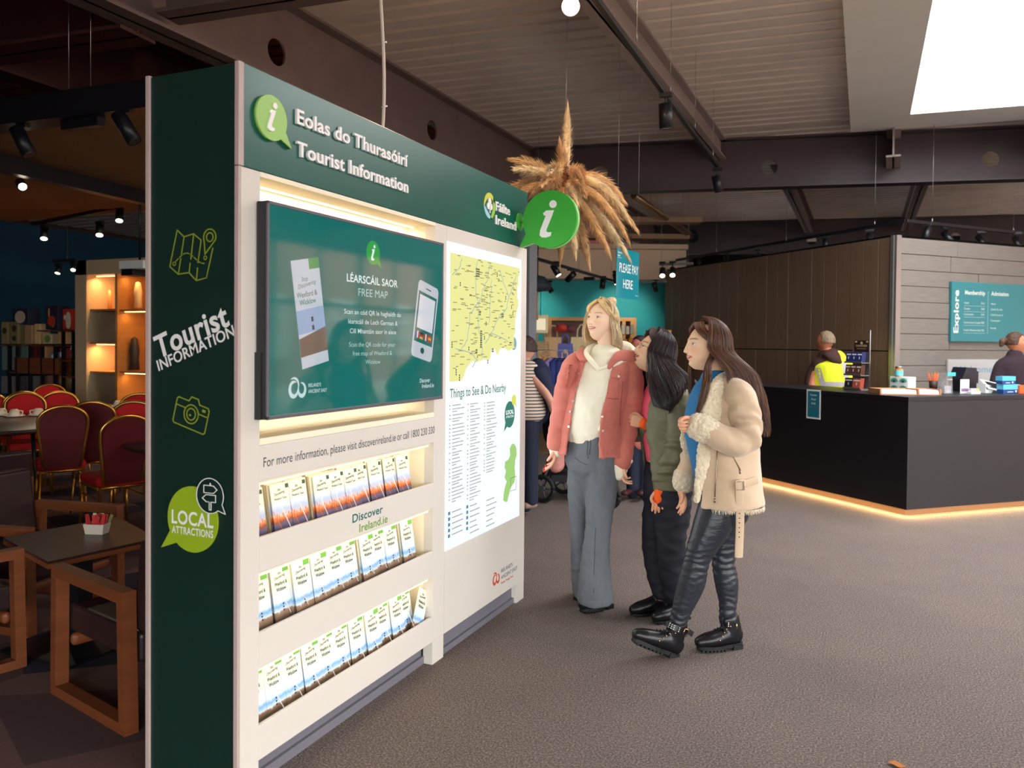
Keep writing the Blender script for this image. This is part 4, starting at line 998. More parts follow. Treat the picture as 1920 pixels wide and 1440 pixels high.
def hair_obj(name, parent, path, cols, n_str=900, seg=22, r=.0011, jit=.006, seed=1, layers=2, sheet_col=None, phis=None, rough=.42, closed=False):
    """a head of hair: one sheet over the skull with strands laid along the same falls"""
    rr = random.Random(seed); mb = MB(); cv = []
    K_ = 44; U_ = [i/(K_-1) for i in range(K_)]
    rings = [[path(u, j/seg, 0) for u in U_] for j in range(seg+1)]
    inner = [[path(u, j/seg, -.010) for u in reversed(U_)] for j in range(seg+1)]
    mb.ring([a+b for a, b in zip(rings, inner)], closed=True, cap=True)
    base = sheet_col or cols[0]; cv += [rgb(*base)]*len(mb.v)
    for s_ in range(n_str):
        u = rr.random(); off = rr.uniform(-.002, jit); ph = rr.uniform(0, 6.3); fr = rr.uniform(2, 5); am = rr.uniform(.0, .004); end = rr.uniform(.86, 1.02)
        c = rr.choice(cols); k_ = rr.uniform(.75, 1.2); c = rgb(*[min(255, q*k_) for q in c]); r_ = r*rr.uniform(.6, 1.5)
        du = rr.uniform(-.015, .015)
        pts = []
        for j in range(seg+1):
            t = j/seg*end; p = V(path(min(max(u+du*t, 0), 1), t, off*(.3+t))); w = am*t*2
            pts.append(p+V((math.sin(fr*t*4+ph), math.cos(fr*t*4+ph*1.7), 0))*w)
        q0 = len(mb.v); mb.tube(pts, [r_*(1-.6*(j/seg)**3) for j in range(seg+1)], 4, cap=False); cv += [c]*(len(mb.v)-q0)
    me = mb.mesh(name); a = me.color_attributes.new('tint', 'FLOAT_COLOR', 'POINT'); a.data.foreach_set('color', np.array(cv, dtype=np.float32).ravel())
    me.materials.append(tint_mat('hair_'+str(seed), rough, spec=.55)); o = obj(name, me, None, parent); return o
def with_cols(name, mb, cols, m, parent=None):
    me = mb.mesh(name); a = me.color_attributes.new('tint', 'FLOAT_COLOR', 'POINT'); a.data.foreach_set('color', np.array(cols, dtype=np.float32).ravel()); me.materials.append(m)
    return obj(name, me, None, parent)
M_skin = tint_mat('skin', .5, sss=.08, spec=.35)
RH = V((math.cos(YAW), math.sin(YAW), 0)); AW = V((-math.sin(YAW), math.cos(YAW), 0)); UP = V((0, 0, 1))
def sd(r, a, u=0): return (RH*r+AW*a+UP*u)
def body_of(name, label, cat, group, head_M, head, head_cols, skin, chains, hands=(), voxel=.008):
    """one figure: melted trunk, neck, limbs and hands, with the modelled head on the neck"""
    mb = MB()
    for pts, rs, side in chains: swept(mb, pts, rs, side, n=16, k=4)
    o = solid(name+'_b', mb, voxel, None, smooth=3)
    v = [tuple(q.co) for q in o.data.vertices]; f = [list(p.vertices) for p in o.data.polygons]
    me0 = o.data; bpy.data.objects.remove(o); bpy.data.meshes.remove(me0)
    out = MB(); out.add(v, f, True); cols = [rgb(*skin)]*len(v)
    for args in hands:
        hb = MB(); hand_parts(hb, *args[0], **args[1]); ho = solid('h', hb, .0028, None, smooth=3)
        hv = [tuple(q.co) for q in ho.data.vertices]; hf = [list(p.vertices) for p in ho.data.polygons]; me0 = ho.data; bpy.data.objects.remove(ho); bpy.data.meshes.remove(me0)
        out.add(hv, hf, True); cols += [rgb(*[q*k for q, k in zip(skin, (.99, .90, .87))])]*len(hv)
        if args[1].get('nails'): pass
    out.add([head_M @ V(q) for q in head.v], head.f, True); cols += list(head_cols)
    o = with_cols(name, out, cols, M_skin); tag(o, label, cat, group); return o
# ================================================================ RECEPTION COUNTER AND WHAT STANDS ON IT
M_cblack = mat('black_counter_laminate', rgb(17, 14, 20), .45, noise=(2, .1))
M_cfront = mat('charcoal_counter_laminate', rgb(34, 30, 33), .5, noise=(2, .06))
M_kick = mat('bronze_kick_board', rgb(120, 96, 76), .4, metal=.3)
CC = V((.36, 7.74, 0)); cl_ = V((-.737, .676, 0)).normalized(); cr_ = V((.73, .683, 0)).normalized(); ZT = 1.068
il, ir = V((.676, .737, 0)), V((-.683, .73, 0))
def leg_poly(ins, z0, z1, Ll=2.7, Lr=3.4, dep=.72):
    a = CC+cl_*Ll; b = CC+cr_*Lr; o = CC+(cl_+cr_).normalized()*ins*1.35
    A = a+il*ins; B = b+ir*ins
    pts = [A, o, B, b+ir*dep, CC+(cl_+cr_).normalized()*dep*1.38, a+il*dep]
    mb = MB(); n = len(pts); lo = [(p.x, p.y, z0) for p in pts]; hi = [(p.x, p.y, z1) for p in pts]
    mb.add(lo+hi, [tuple(range(n, 2*n))[::1], tuple(range(n-1, -1, -1))]+[(i, (i+1) % n, (i+1) % n+n, i+n) for i in range(n)]); return mb
ct_ = thing('reception_counter', 'long black angled reception counter with light glowing under its base', 'counter', (0, 0, 0))
obj('worktop', leg_poly(-.004, ZT-.035, ZT), M_cblack, ct_)
obj('kick_board', leg_poly(.16, .0, .105), M_kick, ct_)
def slab(name, p, d, L, inn, z0, z1, m, t=.03):
    q = [p, p+d*L, p+d*L+inn*t, p+inn*t]; mb = MB(); mb.ring([[V((a.x, a.y, z)) for a in q] for z in (z0, z1)], cap=True, smooth=False)
    if name: return obj(name, mb, m, ct_)
    return mb
slab('front_panel', CC, cl_, 2.7, il, .085, ZT-.037, M_cblack)
tag(slab('front_panel', CC+ir*.0, cr_, 3.4, ir, .085, ZT-.037, M_cfront), 'charcoal front panel')
slab('back_panel', CC+il*.7+cl_*.7, cl_, 2.0, -il, .0, ZT-.04, M_cblack); slab('back_panel', CC+ir*.7+cr_*.7, cr_, 2.7, -ir, .0, ZT-.04, M_cblack)
M_strip = glow('amber_led_strip', (1, .66, .30, 1), 14)
for d, n_, L_ in ((cl_, il, 2.65), (cr_, ir, 3.35)):
    m_ = slab(None, CC+n_*.10+d*.12, d, L_-.12, n_, .088, .096, None, .012); obj('light_strip', m_, M_strip, ct_)
    c = CC+n_*.08+d*(L_/2+.05)+V((0, 0, .080))
    a_ = area_light('plinth_light', c, -n_*.35+V((0, 0, -1)), .02, .02, 11, (1, .62, .28), parent=ct_)
    a_.data.size = L_; a_.data.size_y = .02
    xx = d; zz_ = (n_*.35-V((0, 0, -1))).normalized(); yy = zz_.cross(xx).normalized(); a_.matrix_world = Matrix.Translation(c) @ Matrix((xx, yy, zz_)).transposed().to_4x4()
def on_top(x, y): return on_z(x, y, ZT)
def fr(p, d, n_, z=ZT):      # frame standing on the counter: x along d, y along n_, z up
    M = Matrix((d, n_, V((0, 0, 1)))).transposed().to_4x4(); M.translation = V((p.x, p.y, z+.0005)); return M
def on_plane(x, y, p0, n_):
    d = ray(x, y); return EYE+d*((p0-EYE).dot(n_)/d.dot(n_))
nL = V((cl_.y, -cl_.x, 0)) if V((cl_.y, -cl_.x, 0)).dot(EYE-CC) > 0 else V((-cl_.y, cl_.x, 0))
# food price notice taped to the front
M_nt = mat('teal_notice_print', rgb(16, 110, 130), .6); M_nw = mat('white_card', rgb(232, 236, 236), .6)
p0 = on_plane(1526, 758, CC, nL); Mn = Matrix((-cl_, -nL, V((0, 0, 1)))).transposed().to_4x4(); Mn.translation = p0+nL*.004
nt_ = obj('food_price_notice', MB().box((-.093, -.001, -.145), (.093, .001, .145), Mn), M_nw); tag(nt_, 'small teal price notice with white border stuck to the black counter front', 'notice')
obj('printed_panel', MB().box((-.078, -.002, -.130), (.078, -.001, .130), Mn), M_nt, nt_)
mb = MB()
for s, w, z in (('Peacock', .085, .085), ('Food', .055, .042), ('€2.00', .055, .0)): put_text(mb, s, 0, z, w, .018, y=-.0026, align='C', M=Mn)
obj('lettering', mb, M_nw, nt_); obj('rule', MB().box((-.06, -.003, -.032), (.06, -.002, -.027), Mn), mat('red_rule', rgb(150, 70, 70), .6), nt_)
# wicker basket
M_wick = mat('honey_wicker', rgb(196, 138, 66), .7, noise=(40, .3), bump=(80, .6))
p = on_top(1556, 719); Mf = fr(p, -cl_, il)
bk_ = thing('wicker_basket', 'shallow honey wicker basket on the counter behind the price notice', 'basket', p)
bk_.location = (p.x, p.y, ZT)
bk_.rotation_euler = (0, 0, math.atan2(-cl_.y, -cl_.x))
mb = MB()
for k in range(7):
    z = .008+k*.0125; g = .004*k
    loop = [(-.15-g, -.10-g), (.15+g, -.10-g), (.15+g, .10+g), (-.15-g, .10+g), (-.15-g, -.10-g)]; pts = []
    for (a, b), (c, d) in zip(loop, loop[1:]):
        for q in range(8): pts.append((a+(c-a)*q/8, b+(d-b)*q/8, z+.002*((q+k) % 2)))
    pts.append(pts[0]); mb.tube(pts, .0068, 6)
for q in range(9):
    x = -.15+q*.0375
    for sy in (-1, 1): mb.tube([(x, sy*.10, 0), (x*1.15, sy*.125, .095)], .004, 5)
mb.box((-.15, -.10, 0), (.15, .10, .006)); obj('woven_body', mb, M_wick, bk_)
rm = MB(); rm.tube([(-.178, -.128, .098), (.178, -.128, .098), (.178, .128, .098), (-.178, .128, .098), (-.178, -.128, .098)], .010, 8); obj('rim', rm, M_wick, bk_)
for k in range(6):
    o = obj('paper_bag', MB().bbox((-.05, -.04, 0), (.05, .04, .05), .012), mat('brown_paper_bag', rgb((176, 150, 190)[k % 3], 140, 92), .8), None)
    c = V(p)+(-cl_)*(-.10+.045*k)+il*(.03*((k*7) % 3-1)); o.location = (c.x, c.y, ZT+.05); o.rotation_euler = (.2*((k % 3)-1), .15*((k % 2)*2-1), k); tag(o, 'paper bag of feed lying in the wicker basket', 'bag', 'feed bags in the wicker basket')
# chocolate display stand with three tiers and a header card
p = on_top(1606, 731)
st = thing('chocolate_stand', 'three-tier chocolate bar display stand with dark brown header card on the counter', 'display stand', (p.x, p.y, ZT), math.atan2(-cl_.y, -cl_.x))
M_dc = mat('dark_chocolate_card', rgb(52, 30, 24), .5); M_nv = mat('navy_wrapper', rgb(34, 48, 110), .4); M_br = mat('cocoa_wrapper', rgb(96, 56, 44), .45); M_rw = mat('red_gold_wrapper', rgb(190, 84, 64), .4); M_bw = mat('black_wrapper', rgb(38, 32, 36), .4)
obj('wire_frame', MB().tube([(-.105, .06, 0), (-.105, .06, .42)], .004).tube([(.105, .06, 0), (.105, .06, .60)], .004).box((-.11, -.06, 0), (.11, .07, .008)).box((-.10, .055, .0), (.10, .06, .42)), M_steel, st)
hc_ = obj('header_card', MB().bbox((-.085, .045, .385), (.105, .052, .500), .003), M_dc, st)
mb = MB(); put_text(mb, 'GARDENERS', .01, .435, .14, .020, y=.044, align='C'); put_text(mb, 'Handmade Chocolate', .01, .412, .11, .009, y=.044, align='C'); mb.prism(bubble(.012, .473, .013, (.03, .460)), .042, .044); mb.box((-.070, .043, .478), (-.045, .0445, .492)); mb.box((.070, .043, .478), (.095, .0445, .492)); obj('lettering', mb, mat('gold_foil', rgb(214, 190, 140), .3), hc_)
for zt, ms, nx in ((.275, (M_nv, M_nv, M_nv), 3), (.150, (M_br, M_br, M_br), 3), (.015, (M_bw, M_rw), 2)):
    obj('tier', MB().box((-.11, -.05-(.3-zt)*.06, zt-.006), (.11, .055, zt)).box((-.11, -.056-(.3-zt)*.06, zt-.006), (.11, -.05-(.3-zt)*.06, zt+.012)), M_steel, st)
    for i in range(nx):
        w = .205/nx; x = -.105+w*i+.002
        for j in range(3):
            o = obj('chocolate_bar', MB().bbox((0, 0, 0), (w-.004, .012, .105), .002), ms[i])
            o.matrix_world = Matrix.Translation((p.x, p.y, ZT)) @ Matrix.Rotation(math.atan2(-cl_.y, -cl_.x), 4, 'Z') @ Matrix.Translation((x, -.046-(.3-zt)*.06+j*.018, zt+.001)) @ Matrix.Rotation(-.14, 4, 'X')
            nm_ = {.275: 'navy', .150: 'brown', .015: ('black', 'red and gold')[i % 2]}[zt]
            tag(o, '%s wrapped chocolate bar on the %s tier of the display stand' % (nm_, {.275: 'top', .150: 'middle', .015: 'bottom'}[zt]), 'chocolate bar', '%s chocolate bars, %s tier' % (nm_, {.275: 'top', .150: 'middle', .015: 'bottom'}[zt]))
            if j == 0:
                mb = MB(); mb.box((.006, -.0006, .075), (w-.010, 0, .088)); mb.box((w/2-.006, -.0006, .035), (w/2+.004, 0, .060)); obj('label_print', mb, M_nw, o)
# white box of round teal tins with a blue-labelled jar standing on it
p = on_top(1662, 737); az_ = math.atan2(-cl_.y, -cl_.x)
tb = thing('tin_display_box', 'white window box of round teal tins beside the chocolate stand', 'display box', (p.x+il.x*.16, p.y+il.y*.16, ZT), az_)
obj('carton', MB().bbox((-.105, 0, 0), (.105, .10, .152), .003), M_nw, tb)
M_tin = mat('teal_tin', rgb(70, 160, 140), .4)
for i in (-1, 1):
    for j in (0, 1):
        mb = MB(); mb.prism([(i*.05+.040*math.cos(a*PI/12), .042+.068*j+.028*math.sin(a*PI/12)*(1 if math.sin(a*PI/12) > -.4 else .4)) for a in range(24)], -.004, 0); t_ = obj('tin', mb, M_tin, tb); obj('tin_stripe', MB().box((i*.05-.012, -.006, .030+.068*j), (i*.05+.012, -.004, .052+.068*j)), M_ink, t_)
jr = thing('honey_jar', 'small glass jar with blue label and gold lid on top of the tin box', 'jar', (tb.location.x, tb.location.y+.04, ZT+.153))
obj('glass_body', MB().lathe([(0, 0), (.034, 0), (.038, .006), (.038, .065), (.030, .078), (.030, .082), (0, .082)], n=24), mat('amber_honey', rgb(186, 130, 60), .15, coat=1), jr)
obj('label_band', MB().lathe([(.0386, .012), (.0386, .058)], n=24), mat('sky_blue_label', rgb(96, 196, 220), .5), jr)
obj('lid', MB().lathe([(0, .098), (.033, .098), (.034, .094), (.034, .080), (.030, .080)], n=24), M_gold if 'M_gold' in globals() else M_steel, jr)
# wooden paper tray with leaflets
p = on_top(1648, 741); q = on_top(1768, 743)
M_tray = mat('birch_ply', rgb(190, 132, 90), .6, noise=(6, .12)); M_paper = mat('white_paper', rgb(240, 240, 246), .7)
a0_ = CC+cl_*.30+il*.05; 
def tray(name, label, p, d, n_, L, papers):
    t = thing(name, label, 'tray', (p.x, p.y, ZT), math.atan2(d.y, d.x)); sgn = 1 if (V((-d.y, d.x, 0))).dot(n_) > 0 else -1
    mb = MB().box((0, 0, 0), (L, sgn*.24, .008)).box((0, 0, 0), (.015, sgn*.24, .052)).box((L-.015, 0, 0), (L, sgn*.24, .052)).box((0, sgn*.23, 0), (L, sgn*.24, .052)).box((L*.62, 0, 0), (L*.62+.012, sgn*.24, .052)); obj('box', mb, M_tray, t)
    for i in range(papers):
        for (x0, x1) in ((.02, L*.60), (L*.65, L-.02)):
            o = obj('paper_stack', MB().box((0, 0, 0), (x1-x0, sgn*.205, .0075)), M_paper); o.matrix_world = Matrix.Translation((p.x, p.y, ZT)) @ Matrix.Rotation(math.atan2(d.y, d.x), 4, 'Z') @ Matrix.Translation((x0+rnd.uniform(-.003, .003), sgn*(.006+rnd.uniform(-.004, .008)), .0085+i*.0085))
            tag(o, 'flat stack of white leaflets in the wooden tray', 'papers', 'white leaflet stacks in the wooden tray')
tray('paper_tray', 'low birch wood tray of white leaflets at the counter corner', on_top(1650, 740), (on_top(1765, 741)-on_top(1650, 740)).normalized(), (il+ir).normalized(), (on_top(1765, 741)-on_top(1650, 740)).length, 4)
# pot of orange pencils
p = on_top(1752, 734); pp_ = V((p.x, p.y, ZT)); off_ = (il+ir)*.10
pp_ = pp_+off_
pt_ = thing('pencil_pot', 'dark pot crowded with orange pencils on the counter', 'pencil pot', pp_)
obj('pot', MB().lathe([(0, .002), (.036, 0), (.040, .10), (.036, .10), (.033, .006)], n=20), mat('dark_pot', rgb(54, 36, 32), .5), pt_)
M_op = mat('orange_pencil_paint', rgb(226, 92, 36), .4)
for k in range(13):
    a = k*2.4; r_ = .004+.024*((k*5) % 7)/7; o = obj('pencil', MB().use(M_op).tube([(0, 0, 0), (0, 0, .165)], .0042, 6).use(M_tray).tube([(0, 0, .165), (0, 0, .178)], [.0042, .001], 6), None)
    o.location = pp_+V((r_*math.cos(a), r_*math.sin(a), .008)); o.rotation_euler = (-.16*math.sin(a)-.02, .16*math.cos(a), 0); tag(o, 'orange pencil standing in the dark pot', 'pencil', 'orange pencils in the pot')
# clear charity box with a teal band, folded card, small cards
rt = math.atan2(cr_.y, cr_.x)
def clear_mat():
    m = bpy.data.materials.new('clear_acrylic'); m.use_nodes = True; N = m.node_tree.nodes; L = m.node_tree.links; N.clear()
    o = N.new('ShaderNodeOutputMaterial'); t = N.new('ShaderNodeBsdfTransparent'); g = N.new('ShaderNodeBsdfGlossy'); g.inputs['Roughness'].default_value = .1; d = N.new('ShaderNodeBsdfDiffuse'); d.inputs[0].default_value = rgb(190, 190, 196)
    a = N.new('ShaderNodeMixShader'); a.inputs[0].default_value = .18; b = N.new('ShaderNodeMixShader'); b.inputs[0].default_value = .22
    L.new(t.outputs[0], a.inputs[1]); L.new(g.outputs[0], a.inputs[2]); L.new(a.outputs[0], b.inputs[1]); L.new(d.outputs[0], b.inputs[2]); L.new(b.outputs[0], o.inputs[0]); return m
M_clear = clear_mat()
p = on_top(1782, 738)
cb_x = thing('donation_box', 'tall clear acrylic donation box with turquoise band on the counter', 'donation box', (p.x, p.y, ZT), rt)
obj('box', MB().ring([[(x*k_, (y+.05)*1.0, z) for x, y in ((-.05, -.03), (.05, -.03), (.05, .05), (-.05, .05))] for z, k_ in ((0, 1.05), (.19, .8))], cap=True, smooth=False), M_clear, cb_x)
obj('band', MB().bbox((-.05, -.012, .165), (.05, -.004, .200), .002), mat('turquoise_card', rgb(76, 190, 196), .5), cb_x)
mb = MB(); put_text(mb, 'Explore', 0, .128, .06, .014, y=.008, align='C'); obj('lettering', mb, M_nw, cb_x)
obj('coins', MB().box((-.042, .03, .002), (.042, .09, .07)), mat('banknotes_and_coins', rgb(200, 196, 200), .5, noise=(50, .4)), cb_x)['kind'] = 'stuff'
p = on_top(1809, 738)
cd_ = thing('card_stand', 'white upright card with purple picture strip on the counter', 'card stand', (p.x, p.y, ZT), rt)
obj('card', MB().bbox((-.055, 0, 0), (.055, .006, .135), .002), M_nw, cd_); mb = MB(); put_text(mb, 'Thank', 0, .102, .05, .010, y=-.0006, align='C', bold=0); put_text(mb, 'you', 0, .082, .03, .010, y=-.0006, align='C', bold=0); obj('lettering', mb, M_ink, cd_)
obj('picture_strip', MB().box((-.045, -.001, .022), (.045, 0, .050)), mat('purple_picture', rgb(150, 110, 150), .5, noise=(60, .5)), cd_)
p = on_top(1830, 739); o = thing('business_card_box', 'little box of coloured cards by the white upright card', 'card box', (p.x, p.y, ZT), rt)
obj('holder', MB().bbox((-.058, 0, 0), (.058, .05, .026), .002), M_nw, o)
for i, c in enumerate(((220, 214, 226), (206, 170, 214), (196, 210, 90))): obj('card_bundle', MB().box((-.05+i*.034, .008, .02), (-.020+i*.034, .04, .052)), mat('card_colour', rgb(*c), .6), o)
# till: dark housing, screen, printer; tablet on a stand; blue boxes
M_till = mat('black_till_plastic', rgb(26, 28, 38), .4)
p = on_z(1823, 716, ZT); p = at(1824, 735, 7.95)
tl_ = thing('till', 'dark back-turned till terminal on the counter', 'till', (p.x, p.y, ZT), rt)
obj('housing', MB().prism([(-.14, 0), (.05, 0), (.055, .10), (.045, .235), (-.085, .24), (-.105, .20), (-.15, .12)], 0, .16), M_till, tl_)
obj('stand', MB().bbox((.05, .04, 0), (.12, .12, .20), .004), M_till, tl_)
p2 = at(1858, 700, 7.72); Ms_ = Matrix.Translation((p2.x, p2.y, p2.z)) @ Matrix.Rotation(rt-.35, 4, 'Z') @ Matrix.Rotation(math.radians(-14), 4, 'Y') @ Matrix.Rotation(math.radians(-16), 4, 'X')
obj('monitor', MB().bbox((-.095, 0, -.085), (.095, .012, .085), .005, Ms_), M_till, tl_); 
obj('monitor_screen', MB().box((-.082, -.002, -.062), (.080, -.0005, .074), Ms_), mat('till_screen', (.01, .01, .01, 1), .2, emit=rgb(52, 96, 168), es=.45, noise=None), tl_)
ic = MB()
for i in range(3):
    for j in range(3): ic.box((-.03+i*.03, -.0032, -.05+j*.038), (-.01+i*.03, -.0022, -.03+j*.038), Ms_)
obj('screen_icon', ic, mat('till_icon', (.01, .01, .01, 1), .3, emit=rgb(90, 110, 190), es=.6), tl_)
p = on_top(1866, 737)
tbt = thing('payment_tablet', 'white tilted payment tablet on the counter in front of the till', 'tablet', (p.x, p.y, ZT), rt)
obj('base', MB().prism([(-.10, 0), (-.02, 0), (.02, .05), (-.10, .09)], .02, .12), M_nw, tbt)
Mt_ = Matrix.Translation((0, .03, .062)) @ Matrix.Rotation(math.radians(-12), 4, 'Y') @ Matrix.Rotation(math.radians(-58), 4, 'X')
Mt_ = Matrix.Translation((.02, .04, .070)) @ Matrix.Rotation(math.radians(10), 4, 'Y') @ Matrix.Rotation(math.radians(-52), 4, 'X')
obj('frame', MB().bbox((-.115, 0, -.07), (.115, .010, .07), .004, Mt_), M_nw, tbt); obj('display', MB().box((-.082, -.0015, -.050), (.082, -.0005, .050), Mt_), mat('dark_display', rgb(24, 30, 40), .12), tbt)
M_lb1 = mat('sky_blue_carton', rgb(90, 186, 222), .5); M_nb = mat('navy_carton', rgb(24, 60, 130), .5)
for i, (px, py, w, h, z, lab) in enumerate(((1897, 738, .105, .085, 0, 'blue boxed goods stacked lowest beside the payment tablet'), (1892, 738, .085, .075, .088, 'small pale blue box standing on the larger blue box'), (1917, 738, .03, .08, 0, 'orange carton at the edge beside the blue boxes'))):
    p = on_top(px, py)+ir*.05*0; o = thing('gift_box', lab, 'box', (p.x, p.y+.02, ZT+z), rt)
    obj('carton', MB().bbox((-w, 0, 0), (w, .07, h), .002), M_op if i == 2 else M_nb, o)
    if i < 2: obj('sleeve', MB().box((-w-.001, -.001, h*.45), (w+.001, .071, h+.001)), M_lb1, o); obj('label_print', MB().box((-w*.5, -.002, h*.15), (w*.2, -.001, h*.22)).prism(circ(w*.55, h*.25, h*.12, 16), -.002, -.001), M_nw, o)
# price board on the stone wall
Ms2 = M_s
pa = on_plane(1780, 528, WC, V((.719, -.695, 0))); ta = (pa-WC).dot(V((.695, .719, 0)).normalized())
bd = thing('price_board', 'teal wall board reading Explore with membership and admission prices', 'sign board'); bd.matrix_world = M_s @ Matrix.Translation((ta, -.035, 1.575))
M_bd = mat('teal_board_enamel', rgb(38, 118, 126), .45)
obj('board', MB().bbox((0, 0, 0), (1.95, .03, .70), .003), M_bd, bd)
M_bt = mat('pale_board_lettering', rgb(200, 206, 200), .6)
mb = MB(); put_text(mb, 'Explore', .115, .10, .50, .080, y=-.001, bold=.03, rot=PI/2); put_text(mb, 'Membership', .215, .555, .335, .050, y=-.001, bold=.03); put_text(mb, 'Admission', .655, .555, .300, .050, y=-.001, bold=.03); obj('lettering', mb, M_bt, bd)
mb = MB()
for i, (a, b) in enumerate((('Adult', '€52'), ('Couple', '€88'), ('Concession', '€44'), ('Concession Couple', '€80'), ('Family Membership', '€150'))):
    z = (.445, .378, .312, .215, .125)[i]; put_text(mb, a, .205, z, .017*len(a)*.95, .024, y=-.001, bold=0); put_text(mb, b, .49, z, .055, .024, y=-.001, bold=0); mb.box((.205, -.001, z-.025), (.56, 0, z-.023))
for i, a in enumerate(('Adult', 'Child (5-16)', 'Child Under 5', 'Concession', 'Family')): put_text(mb, a, .655, (.445, .378, .312, .245, .155)[i], .017*len(a)*.95, .024, y=-.001, bold=0); 
mb.box((.605, -.001, .1), (.607, 0, .60)); obj('price_list', mb, M_bt, bd)
pa = on_plane(1776, 671, WC, V((.719, -.695, 0)))
wb = thing('welcome_board', 'pale grey low panel on the stone wall behind the till', 'sign board'); wb.matrix_world = M_s @ Matrix.Translation((ta-.03, -.03, .85))
obj('board', MB().bbox((0, 0, 0), (2.1, .025, .515), .003), mat('pale_grey_board', rgb(172, 170, 170), .6), wb); mb = MB(); put_text(mb, 'Welcome', .12, .36, .62, .085, y=-.001, bold=.01); obj('lettering', mb, mat('soft_blue_lettering', rgb(112, 148, 172), .6), wb)
# hanging sign between the counter and the shop
M_ht = mat('teal_acrylic_sheet', rgb(14, 132, 148), .12, coat=.5)
hs_ = thing('hanging_sign', 'hanging teal acrylic sign reading Please pay here beyond the women', 'sign', (-1.85, 6.30, 1.885), math.atan2(.462, .06))
obj('sheet', MB().bbox((0, 0, 0), (.475, .006, .412), .002), M_ht, hs_)
mb = MB(); put_text(mb, 'PLEASE PAY', .055, .215, .40, .078, y=-.001, bold=0); put_text(mb, 'HERE', .235, .085, .20, .078, y=-.001, align='C', bold=0); put_text(mb, 'Reception', .022, .365, .085, .016, y=-.001); put_text(mb, 'Desk', .022, .340, .045, .016, y=-.001); mb.box((.022, -.001, .328), (.10, 0, .330)); put_text(mb, 'Thank you', .40, .032, .055, .010, y=-.001, bold=0); obj('lettering', mb, M_nw, hs_)
for x in (.02, .455): obj('hanging_wire', MB().tube([(x, .003, .41), (x, .003, 4.2-1.885)], .0012, 5), M_steel, hs_)

# ================================================================ TRACK LIGHTS
M_lens = glow('warm_lamp_face', (1, .84, .60, 1), 9)
M_dim = mat('unlit_lamp_face', rgb(60, 56, 54), .2)
nspot = 0
def spot(px, py, dep, aim, lit, label, L=.15, r=.034, power=0, drop=.10, group='track spotlights'):
    c = at(px, py, dep); aim = V(aim).normalized()
    if lit: aim = (aim+(EYE-c).normalized()*.5).normalized()
    t = thing('track_spotlight', label, 'spotlight', (c.x, c.y, c.z+L*.4+drop), 0, group)
    a = V((0, 0, -(L*.4+drop))); 
    hd_ = MB(); hd_.tube([a-aim*L*.5, a+aim*L*.48], r, 20); hd_.tube([a+aim*L*.48, a+aim*L*.5], [r, r*.96], 20, cap=False); h_ = obj('lamp_head', hd_, M_black, t)
    lm = MB(); lm.tube([a+aim*L*.485, a+aim*L*.49], r*.86, 20); obj('lens', lm, M_lens if lit else M_dim, h_)
    obj('swivel_stem', MB().tube([(0, 0, 0), (0, 0, -.03), a-aim*L*.15+V((0, 0, r*.6))], .007, 8), M_black, t); obj('adapter', MB().bbox((-.05, -.018, -.028), (.05, .018, .006), .004), M_black, t)
    if power:
        Ld = bpy.data.lights.new('lamp', 'SPOT'); Ld.energy = power; Ld.color = (1, .80, .56); Ld.spot_size = math.radians(70); Ld.spot_blend = .8; Ld.shadow_soft_size = .03
        lo = bpy.data.objects.new('lamp_light', Ld); COL.objects.link(lo); lo.parent = t; lo.location = a+aim*(L*.55); lo.rotation_euler = aim.to_track_quat('-Z', 'Y').to_euler()
    return t
def track(pts, label, m=None, w=.018):
    mb = MB()
    for a, b in zip(pts, pts[1:]): d = (b-a); s_ = V((-d.y, d.x, 0)).normalized()*w; mb.ring([[q-s_-V((0, 0, w)), q+s_-V((0, 0, w)), q+s_+V((0, 0, w)), q-s_+V((0, 0, w))] for q in (a, b)], cap=True, smooth=False)
    o = obj('light_track', mb, m or M_black); tag(o, label, 'light track'); return o
def wires(o, ps, top=4.2):
    for p in ps: obj('suspension_wire', MB().tube([p, V((p.x, p.y, top+.02))], .0022, 5).tube([p, p+V((0, 0, .06))], .006, 6), M_steel, o)
tp = [on_z(1120, 2, 3.5), on_z(1345, 312, 3.5)]; a = tp[0]*2.2-tp[1]*1.2
t1 = track([a, tp[1]], 'long black light track under the brown steel beam, holding two unlit spotlights'); wires(t1, [on_z(1257, 172, 3.5), on_z(1303, 240, 3.5), on_z(1337, 292, 3.5), on_z(1194, 76, 3.5)])
def sp_on(px, py, z, aim, lit, label, power=0, L=.15, r=.034, drop=.10):
    c = on_z(px, py, z-.13); dep = (c-EYE).dot(_F); return spot(px, py, dep, aim, lit, label, L=L, r=r, power=power, drop=drop)
sp_on(1248, 218, 3.42, (.02, .12, -1), False, 'larger unlit black spotlight hanging below the brown beam, nearer of two', L=.19, r=.052)
sp_on(1345, 345, 3.42, (.2, .1, -1), False, 'small unlit black spotlight hanging from the far end of the beam track', L=.18, r=.048)
